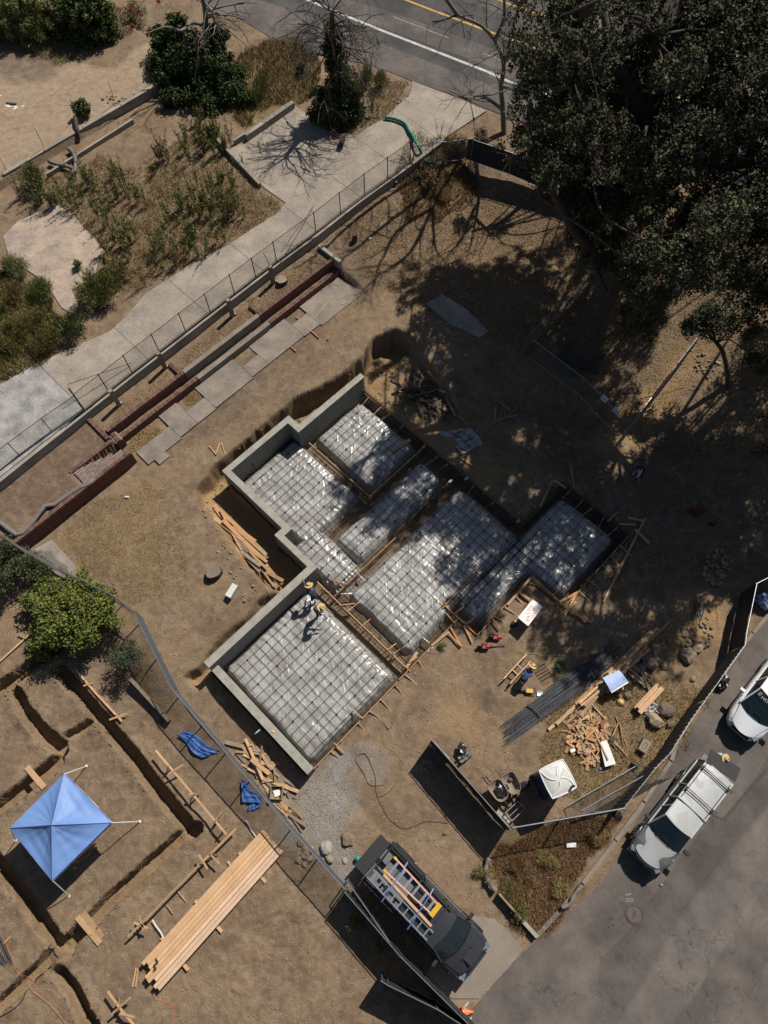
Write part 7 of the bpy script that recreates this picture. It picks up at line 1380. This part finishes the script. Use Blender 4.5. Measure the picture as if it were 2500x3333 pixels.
for q,e in (((668,40,5.8),(.8,.2,.4)),((668,60,5.4),(.9,-.3,.3)),((650,-40,7.4),(.7,-.2,.2)),((668,20,6.2),(1,.4,.3)),((668,30,6),(.6,-.6,.4)),((640,-30,7),(-.5,-.3,.3)),((668,50,5.5),(1,-.1,.1)),((668,10,6.4),(.3,-.8,.1))): bare(b, Z(*q), np.array(e)/np.linalg.norm(e), 2.6, .075, 3, .07, .5, rs, 3)
b.obj('trunk', M['bark_pale'], syc, smooth=True); P_ = []
for u,v,h,r in ((560,170,3.6,1.1),(600,230,3.4,1.3),(660,260,3.2,1.2),(720,230,3.5,1.1),(700,180,3.8,1.0),(560,250,3.1,1.0),(620,160,4,1.2),(760,260,3.2,.9),(520,130,4,.7),(640,310,2.9,.9),(740,300,3,.8),(580,90,4.8,.8),(700,110,4.6,.7),(790,320,2.8,.7),(560,320,2.8,.7),(690,340,2.7,.8),(520,200,3.4,.8),(640,210,3.8,1.1)): P_.append(clumped(Z(u,v,h),(r*1.35,r*1.35,r*1.0),2400,44,.34)[0])
leafmesh('crown', np.concatenate(P_), (.09,.2), ['dark','dark','ivy'], syc, .8)
tree('leafy_tree','dark green leafy tree at the top edge behind the sandy lot', T('A',520,250)[0], [Z(265,120,2.6),Z(262,60,4),Z(258,20,5)], [(Z(250,60,4),1.1),(Z(290,90,3.6),1.1),(Z(220,30,4.6),1),(Z(320,40,4.3),1.1),(Z(260,10,5),1.1),(Z(300,-20,5),1.2),(Z(345,100,3.2),1.0),(Z(230,110,3),1.1),(Z(200,60,3.8),1.2),(Z(290,40,4.5),1.3),(Z(330,90,3.6),1.2),(Z(280,130,3),1.1)], ['dark','ivy','weed'], 1500, (.11,.22), .15, asp=.7)
tree('leafy_tree','yellow-green feathery tree at the top left corner', T('A',150,300)[0], [Z(80,140,2.6),Z(78,80,4),Z(76,40,4.8)], [(Z(60,60,4),1.1),(Z(110,40,4.2),1.2),(Z(90,100,3.2),1),(Z(20,40,4.2),1.1),(Z(140,100,3),.8),(Z(60,0,5),1.2),(Z(30,110,3),.8),(Z(130,-10,5),1.3),(Z(60,70,4),1.4),(Z(120,80,3.8),1.3),(Z(10,90,3.4),1.2),(Z(100,130,3),1.1)], ['weed2','weed'], 1900, (.12,.36), .14, asp=.2)
o = thing('flower_bush','straggly bush with red flowers at the top edge','shrub',G(*T('A',830,120)[0])); Cc,cc = clumped(Z(430,40,3.2),(1.3,1.0,.9),1500,16,.4); b = MB(); c0 = np.array(o.location); [b.tube([c0,q],[.02,.006],3,cap=False) for q in cc]; b.obj('stem', M['twig'], o); leafmesh('foliage', Cc, (.08,.2), ['weed','brown','weed2'], o, .3)
LM['flower'] = leafmat('red_flower',(.5,.03,.07),(.35,.02,.05)); [leafmesh('flower', ell(Z(*q),(.18,.18,.12),40,.2), (.08,.14), ['flower'], o, .8) for q in ((422,28,3.6),(452,38,3.5),(515,5,3.8),(430,85,3))]
# ---------------- bushes
def bush(label, px, r, h, n, mats, size=(.07,.16), asp=.5, k=14, cr=.3, name='bush', upright=False, cat='bush', bm='twig', zc=.5):
    c = G(*px); o = thing(name, label, cat, c); b = MB(); rr = (r,r,h*.5) if not hasattr(r,'__len__') else (r[0],r[1],h*.5)
    Cc, cc = clumped(c+[0,0,h*zc],rr,n,k,cr); [b.tube([c+(q-c)*[.2,.2,0],q],[.018,.006],3,cap=False) for q in cc]; b.obj('stem', M[bm], o)
    D = None
    if upright: D = (Cc-c)*np.array([.5,.5,1]); D = D+rng.normal(size=D.shape)*.25; D /= np.linalg.norm(D,axis=1,keepdims=True)
    leafmesh('foliage', Cc, size, mats, o, asp, .6, D); return o
bush('large yellow-green leafy bush with tiny white flowers by the chain link fence', T('G',560,810)[0], 2.45, 2.4, 15000, ['yel','yel','weed'], (.08,.18), .55, 110, .42)
for px, r, lab in ((T('G',300,690)[0],1.0,'yellow-green leafy bush left of the largest one'),(T('G',330,980)[0],1.1,'yellow-green bush at the lower left of the largest one')): bush(lab, px, r, 1.7, 2600, ['yel','weed'], (.09,.19), .55, 26, .35)
bush('grey-green shrub tucked under the lower right of the yellow-green bush', T('G',830,1060)[0], .95, 1.5, 3000, ['blue','dark'], (.05,.11), .5, 24, .3)
for px, r, lab in ((T('G',60,470)[0],1.5,'dark green bush at the left edge below the brick wall'),(T('G',250,510)[0],1.1,'dark green bush between the brick wall and the yellow bush'),(T('G',30,600)[0],1.0,'dark bush at the left edge above the tent lot')): bush(lab, px, r, 1.6, 3200, ['dark','weed','blue'], (.06,.15), .4, 26, .35)
bush('wide feathery green shrub beside the pale patio', T('D',640,330)[0], 1.5, 1.5, 5200, ['weed','weed2'], (.12,.3), .14, 40, .4, upright=True); bush('dark green shrub overhanging the driveway edge', T('D',480,560)[0], 1.1, 1.3, 3600, ['weed','dark'], (.08,.2), .25, 26, .35, upright=True)
bush('brownish feathery shrub right of the wide green shrub', T('D',770,190)[0], .9, 1.1, 2400, ['brown','weed2'], (.1,.24), .12, 20, .3, upright=True); bush('green spiky shrub at the head of the patio', T('A',235,1180)[0], 1.0, 1.5, 3200, ['weed','weed2'], (.12,.34), .1, 24, .3, upright=True)
for px, r, m, lab in ((T('D',60,330)[0],1.3,['brown','weed2'],'tall brown grass clump at the left edge below the patio'),(T('D',170,520)[0],1.3,['weed','brown'],'mixed brown and green clump at the left edge of the weeds'),(T('D',60,620)[0],1.2,['weed','weed2','brown'],'low green-brown clump at the left edge above the driveway'),(T('D',290,640)[0],.9,['weed','brown'],'green-brown clump touching the driveway edge'),(T('D',120,160)[0],.9,['weed','weed2'],'green clump at the lower tip of the patio'),(T('D',270,300)[0],.8,['weed'],'green stems along the patio curve')): bush(lab, px, r, .9, 3000, m, (.1,.28), .1, 22, .35, upright=True)
bush('leafy bush on the sandy lot wall by a steel stake', T('A',540,730)[0], .7, 1.1, 1500, ['dark','weed'], (.1,.2), .5, 14, .25); bush('small agave-like plant in the yellow grass by the road', T('B',345,470)[0], .5, .6, 160, ['blue'], (.35,.6), .14, 6, .2, upright=True, cat='plant'); bush('dark leafy shrub at the upper end of the screened fence', (1560,470), .8, 1.0, 1500, ['oak','brown'], (.06,.14), .4, 14, .3); bush('small spiky yucca growing on the patio', T('D',500,150)[0], .32, .7, 130, ['weed'], (.3,.55), .12, 5, .15, upright=True, cat='plant')
bush('dry straggly plant growing at the base of the screened fence', T('K',720,1070)[0], .5, .8, 900, ['weed2','straw'], (.08,.25), .1, 10, .25, upright=True); bush('straggly dry plant trailing by the swung gate', T('K',840,1230)[0], .4, .6, 420, ['weed','weed2'], (.06,.18), .12, 8, .25); bush('low green plant at the corner of the dry bed', T('L',70,1000)[0], .6, .6, 1300, ['weed','brown'], (.06,.16), .2, 12, .25); bush('dry grass tuft at the log end of the dry bed', T('K',1510,770)[0], .4, .6, 800, ['weed2','straw'], (.15,.35), .06, 8, .2, upright=True)
bush('small green plant by the dug hole in front of the pads', T('H',1245,985)[0], .25, .4, 260, ['weed'], (.05,.12), .3, 6, .12)
bush('reddish brown dry bush below the green hose', T('B',1180,1180)[0], 1.1, .8, 3000, ['rust','brown','straw'], (.08,.2), .2, 22, .35); bush('round straw-coloured bush beside the reddish brown bush', T('B',1240,1240)[0], .8, .6, 2600, ['straw'], (.1,.28), .06, 12, .3, upright=True); bush('dry brown bush below the wire gate frame', T('B',1330,950)[0], .9, .8, 2200, ['rust','straw'], (.08,.22), .15, 18, .35)
for px, r, lab in ((T('B',760,520)[0],.7,'yellow-green weed clump in the bed right of the ivy tree'),(T('B',850,560)[0],.6,'tall thin weed clump near the road end of the bed'),(T('B',100,560)[0],1.0,'green clump in the yellow grass left of the ivy tree'),(T('A',1640,640)[0],.9,'dark green clump below the broad leafy tree')): bush(lab, px, r, 1.2, 2000, ['weed','weed2'], (.1,.26), .1, 14, .3, upright=True)
# ---------------- tall weeds
def weedproto(label, h, m, seed):
    rs = np.random.default_rng(seed); o = thing('tall_weed', label, 'weed', (0,0,0), 0, 'tall weeds in the overgrown bed'); b = MB(); Cc = []; Dd = []
    for s in range(rs.integers(3,6)):
        a = rs.uniform(0,6.28); lean = rs.uniform(.05,.3); hh = h*rs.uniform(.6,1.05); pts = [np.array([lean*t*t*math.cos(a)*hh+.05*math.cos(a),lean*t*t*math.sin(a)*hh+.05*math.sin(a),t*hh]) for t in np.linspace(0,1,6)]; b.tube(pts,np.linspace(.012,.005,6),3,cap=False)
        for t in np.linspace(.2,1,34): q = pts[int(t*5)] if t == 1 else pts[int(t*5)]*(1-(t*5)%1)+pts[min(int(t*5)+1,5)]*((t*5)%1); e = rs.normal(size=3)*[1,1,.3]+[0,0,.6]; e /= np.linalg.norm(e); Cc.append(q+e*.06); Dd.append(e)
    b.obj('stem', M['twig'], o, local=True); leafmesh('leaves', np.array(Cc), (.08,.2), m, o, .22, .3, np.array(Dd)); return o
protos = [weedproto('tall green weed standing in the overgrown bed', 1.25, ['weed'], 1), weedproto('tall yellow-green weed standing in the overgrown bed', 1.1, ['weed2','weed'], 2), weedproto('short brownish weed standing in the overgrown bed', .7, ['brown','weed2'], 3)]
WP = [[(430,560),(640,440),(700,450),(860,620),(910,690),(640,850),(420,960),(340,880),(350,800),(290,740),(200,680),(150,590),(330,520)],[(20,640),(150,570),(220,660),(60,720)],[(640,380),(700,420),(870,620),(850,640),(660,450)],[(1140,260),(1300,300),(1240,370),(1150,400)]]
used = [0,0,0]
for pg, n in zip(WP,(150,18,26,10)):
    xs0 = [p[0] for p in pg]; ys0 = [p[1] for p in pg]; k = 0
    while k < n:
        u, v = random.uniform(min(xs0),max(xs0)), random.uniform(min(ys0),max(ys0))
        if not inpoly(u,v,pg): continue
        c = G(u,v)
        if float(vnoise(np.array(c[0]*.8),np.array(c[1]*.8),66)) < random.uniform(.25,.75): continue
        k += 1; i = random.choice((0,0,1,1,2)); r = protos[i] if not used[i] else dup(protos[i]); used[i] = 1; r.location = tuple(c); r.rotation_euler = (0,0,random.uniform(0,6.28)); s = random.uniform(.6,1.3); r.scale = (s,s,s*random.uniform(1.1,1.6))
# ---------------- grass, litter, stones (uncountable)
def inside(pg, n):
    pg = poly(pg); lo, hi = pg.min(0), pg.max(0); x = rng.uniform(lo[0],hi[0],n*3); y = rng.uniform(lo[1],hi[1],n*3); k = sdf(x,y,pg)+fbm(x,y,.9,3,3)*.8 < 0; return x[k][:n], y[k][:n]
def grass(name, pg, n, h, mats, w=.012, lean=.5, clump=.8):
    x, y = inside(pg, n); k = vnoise(x*1.1,y*1.1,77)+.5*vnoise(x*3.1,y*3.1,78) > clump*rng.random(len(x)); x, y = x[k], y[k]; m = len(x); z = Hg(x,y)
    a = rng.uniform(0,6.28,m); hh = rng.uniform(h[0],h[1],m); l = rng.uniform(0,lean,m)*1.6; d = np.stack([np.cos(a)*l,np.sin(a)*l,np.ones(m)],1); d /= np.linalg.norm(d,axis=1,keepdims=True); s = np.stack([-np.sin(a),np.cos(a),np.zeros(m)],1)*rng.uniform(.6,1.4,m)[:,None]*w
    c = np.stack([x,y,z-.01],1); V = np.stack([c-s,c+s,c+d*hh[:,None]],1).reshape(-1,3); o = npmesh(name, V, np.arange(3*m).reshape(-1,3), [LM[q] for q in mats])
    o.data.polygons.foreach_set('material_index', rng.integers(0,len(mats),m).astype(np.int32)); return tag(o, kind='stuff')
grass('dry_grass', [(150,1720),(480,1560),(600,1700),(600,1920),(430,1970),(330,1880),(150,1790)], 16000, (.05,.16), ['straw','brown','straw'], .010, 1.2, 1.2)
grass('dry_grass', [(800,150),(960,120),(1050,210),(1010,330),(900,340),(800,420),(730,330)], 14000, (.15,.5), ['straw','brown','weed2'], .016, .6); grass('dry_grass', [(-30,860),(130,940),(220,1040),(150,1170),(-30,1260)], 14000, (.15,.5), ['brown','weed2','weed'], .018, .6)
grass('dry_grass', [(1340,430),(1520,470),(1560,600),(1480,700),(1330,720),(1290,600)], 14000, (.1,.35), ['straw','brown','rust'], .016, .8); grass('dry_grass', [(1780,2280),(2050,2180),(2340,2240),(2130,2560),(1900,2620),(1760,2500)], 15000, (.08,.3), ['straw','straw','brown'], .011, 1.1)
grass('dry_bed_cover', T('K',1590,660,1620,640)+T('L',0,610,330,420,680,420,730,430,670,560,450,830,320,990,190,1150,110,1060,0,900)+T('K',1600,850,1545,760), 34000, (.08,.34), ['bed','rust','straw','bed','rust','brown'], .015, 1.3, .55)
grass('ground_weeds', [(430,560),(640,430),(860,620),(920,690),(640,850),(400,970),(330,880),(350,800),(200,680),(150,590),(330,520)], 34000, (.06,.40), ['straw','straw','weed2','straw','brown'], .013, .9, 1.15); grass('ground_weeds', [(1130,240),(1330,260),(1330,310),(1250,390),(1130,430)], 5000, (.08,.3), ['straw','brown','weed2'], .014, .9); grass('ground_weeds', T('A',0,0,420,0,900,60,850,200,350,420,0,260), 9000, (.1,.4), ['weed2','brown','weed'], .018, .8)
def litter(name, pg, n, size, mats):
    x, y = inside(pg, n); m = len(x); C = np.stack([x,y,Hg(x,y)+.012+.02*rng.random(m)],1); D = rdir(m); D[:,2] *= .25; D /= np.linalg.norm(D,axis=1,keepdims=True); Nn = rdir(m,2.5); L = rng.uniform(*size,m); o = npmesh(name, quads(C,D,Nn,L,L*.55), np.arange(4*m).reshape(-1,4), [LM[q] for q in mats]); o.data.polygons.foreach_set('material_index', rng.integers(0,len(mats),m).astype(np.int32)); return tag(o, kind='stuff')
litter('leaf_litter', [(1080,720),(1250,560),(1800,640),(1950,1000),(1700,1150),(1350,1000),(1180,880)], 22000, (.04,.1), ['straw','brown','rust']); litter('leaf_litter', [(330,1400),(430,1290),(760,1020),(1050,800),(1090,850),(700,1120),(420,1430)], 9000, (.04,.09), ['brown','straw','rust']); litter('leaf_litter', T('D',870,1180,960,1100,1000,1150,1030,1230,890,1310,830,1250), 2500, (.04,.09), ['straw','brown']); litter('leaf_litter', T('D',1170,960,1250,870,1280,910,1230,1000,1180,1010), 1200, (.04,.09), ['brown','straw']); litter('leaf_litter', [(1800,800),(2500,900),(2500,1500),(2200,1500),(1900,1300)], 12000, (.04,.1), ['brown','straw'])
_ico = bmesh.new(); bmesh.ops.create_icosphere(_ico, subdivisions=1, radius=1); ICV = np.array([v.co[:] for v in _ico.verts]); ICF = np.array([[v.index for v in f.verts] for f in _ico.faces]); _ico.free()
def pebbles(name, pg, n, size, m, pw=2.5):
    x, y = inside(pg, n*2); k = (vnoise(x*.9,y*.9,55)*.7+vnoise(x*2.7,y*2.7,56)*.5)**2*1.6 > rng.random(len(x)); x, y = x[k][:n], y[k][:n]; k = np.minimum.reduce([sdf(x,y,FDNP), sdf(x,y,STREET), sdf(x,y,ROAD)-.1, sdf(x,y,DRIVE)]) > .08; x, y = x[k], y[k]; N_ = len(x); r = size[0]+(size[1]-size[0])*rng.random(N_)**pw
    V = ICV[None]*rng.uniform(.7,1.25,(N_,len(ICV),1))*(r[:,None]*rng.uniform(.6,1.3,(N_,3))*[1,1,.7])[:,None,:]; a = rng.uniform(0,6.28,N_); ca, sa = np.cos(a)[:,None], np.sin(a)[:,None]; V = np.stack([V[...,0]*ca-V[...,1]*sa,V[...,0]*sa+V[...,1]*ca,V[...,2]],-1); V += np.stack([x,y,Hg(x,y)+r*.2],1)[:,None]
    F = (ICF[None]+(np.arange(N_)*len(ICV))[:,None,None]).reshape(-1,3); return tag(npmesh(name, V.reshape(-1,3), F, M[m]), kind='stuff')
M['pebble'] = mat('pebble', (.30,.245,.18), (.16,.125,.09), .9, 9, 40, .2); M['gravel_stone'] = mat('gravel_stone', (.33,.28,.215), (.18,.15,.115), .9, 12, 40, .2)
pebbles('scattered_stones', [(-30,2150),(250,2150),(640,2500),(1150,2900),(1500,3360),(-30,3360)], 3400, (.006,.045), 'pebble', 4); pebbles('scattered_stones', [(1000,2500),(1340,2190),(1640,2080),(1900,1930),(2350,1900),(2300,2200),(2000,2700),(1640,2960),(1560,2980),(1300,2720)], 3600, (.006,.05), 'pebble', 4); pebbles('scattered_stones', [(300,1800),(480,1500),(800,1250),(1250,950),(1290,1080),(830,1400),(640,1590),(650,1900),(600,2200),(470,2000)], 2000, (.006,.045), 'pebble', 4); pebbles('scattered_stones', [(1900,1300),(2250,1080),(2500,1150),(2500,2000),(2000,1950)], 2000, (.008,.06), 'pebble', 4); pebbles('gravel_patch', [(950,2560),(1100,2470),(1180,2600),(1150,2700),(1180,2850),(1050,2850),(950,2700)], 4200, (.01,.035), 'gravel_stone', 2); pebbles('scattered_stones', PIT_PX if 'PIT_PX' in globals() else [(640,1590),(830,1405),(1090,1235),(1285,1072),(1490,1330),(1650,1530),(1500,1500),(1180,1300),(740,1560),(920,1730),(800,2000),(650,1690)], 1600, (.012,.09), 'pebble', 3)
def rock(label, px, rp, m='stone', group=None, name='rock', sink=.25):
    c = G(*px); r = rp/66.; o = MB().rock((0,0,r*.62*(1-sink)-.0), r, .62, n=2).obj(name, M[m]); o.location = tuple(c); return tag(o, label, 'rock', group)
for x,y,r,lab,m in ((900,1090,23,'largest round dark boulder beside the brown lumber pile','stone_dark'),(860,1120,12,'smaller dark boulder touching the largest round one','stone_dark'),(1145,1045,20,'angular tan boulder near the street fence, upper one','stone'),(1205,998,17,'tan boulder touching a thin stick by the street fence','stone'),(1275,965,11,'small tan boulder nearest the ribbed fence','stone'),(1030,955,10,'grey boulder at the edge of the dappled shade','stone'),(1000,1105,10,'small tan rock right of the dark boulders','stone'),(1180,1190,9,'small flat rock in the dirt above the dry grass','stone'),(935,1460,25,'flat broad tan boulder in the dry grass','stone'),(1005,1395,23,'dark angular boulder beside the clear plastic','stone_dark'),(1035,1480,14,'reddish ring-shaped rock in the dry grass','stone_dark'),(700,1290,12,'left dark rock below the blue-white sheets','stone_dark'),(765,1295,12,'right dark rock below the blue-white sheets','stone_dark')): rock(lab, T('I',x,y)[0], r, m)
for x,y,r,lab in ((515,600,18,'pale lump of waste concrete in the gravel by the pickup tailgate'),(535,675,14,'flat piece of broken concrete by the pickup tailgate'),(630,685,7,'small round pale stone by the pickup tailgate'),(650,550,16,'broken concrete edge above the muddy patch in the gravel'),(1265,512,6,'single egg-shaped stone on the dirt right of the cable')): rock(lab, T('K',x,y)[0], r, 'concrete' if 'pale' in lab else 'stone', name='concrete_chunk' if 'concrete' in lab else 'rock')
def rockpile(label, group, px, spread, n, rp, m):
    for i in range(n): t = random.uniform(0,6.28); q = math.sqrt(random.random()); rock(label, (px[0]+q*spread[0]*math.cos(t),px[1]+q*spread[1]*math.sin(t)), random.uniform(*rp), m, group)
rockpile('tan stone in the little stone heap above the pickup','little stone heap', T('K',1150,85)[0], (20,18), 22, (2.5,6), 'stone'); rockpile('pale broken stone in the shaded rubble pile at the right','shaded rubble pile', T('I',1320,480)[0], (48,62), 60, (3,9), 'stone'); rockpile('pale stone in the stone patch right of the ivy tree','stone patch by the ivy tree', T('B',775,720)[0], (34,24), 34, (3,7), 'paver'); rockpile('stone in the scatter by the driveway corner','stones by the driveway corner', T('B',1000,640)[0], (26,28), 18, (2.5,5.5), 'paver'); rockpile('tan stone in the line along the sandy lot wall','stones along the sandy lot wall', T('A',730,640)[0], (40,18), 20, (4,9), 'stone'); rockpile('brown rock on the dirt slope by the street fence','rocks on the dirt slope', T('I',1190,900)[0], (62,70), 40, (3,8), 'stone'); rockpile('clod of earth beside the lower fence','clods beside the fence', T('K',370,640)[0], (26,40), 22, (4,10), 'stone'); rockpile('brown rock on the sunlit strip by the oak fence','rocks on the sunlit strip', T('F',1270,760)[0], (50,40), 26, (3,7), 'stone')

def clods(n):
    X = []; 
    for pl, wd, dp in TRENCH:
        for (p, q) in zip(pl, pl[1:]):
            L = np.hypot(*(q-p)); m = int(L*26); t = rng.random(m); o = (wd+.02+np.abs(rng.normal(size=m))*.16)*rng.choice([-1,1],m); d = (q-p)/L; X.append(p+d*(t*L)[:,None]+np.array([-d[1],d[0]])*o[:,None])
    X = np.concatenate(X); N_ = len(X); r = .012+.05*rng.random(N_)**3; V = ICV[None]*rng.uniform(.7,1.25,(N_,len(ICV),1))*(r[:,None]*rng.uniform(.7,1.3,(N_,3))*[1,1,.7])[:,None,:]; V += np.stack([X[:,0],X[:,1],Hg(X[:,0],X[:,1])+r*.25],1)[:,None]
    F = (ICF[None]+(np.arange(N_)*len(ICV))[:,None,None]).reshape(-1,3); return tag(npmesh('soil_clods', V.reshape(-1,3), F, M['clod']), kind='stuff')
M['clod'] = mat('clod', (.21,.148,.092), (.12,.083,.052), .95, 9, 40, .2); clods(0)

for x, y, r, m, lab in ((250,680,.5,['straw','weed2'],'straw-coloured tuft in the dry bed near the street kerb'),(60,700,.55,['rust','brown'],'rusty tuft at the upper left of the dry bed'),(150,860,.5,['straw','rust'],'pale tuft in the middle of the dry bed'),(330,860,.45,['straw','weed2'],'straw tuft at the lower right of the dry bed'),(20,860,.5,['brown','weed2'],'brown-green tuft near the log of the dry bed'),(560,520,.45,['straw','brown'],'dry tuft at the upper right of the dry bed')):
    bush(lab, T('L',x,y)[0], r, .45, 1500, m, (.08,.26), .07, 10, .25, upright=True, name='dry_tuft', cat='grass tuft')
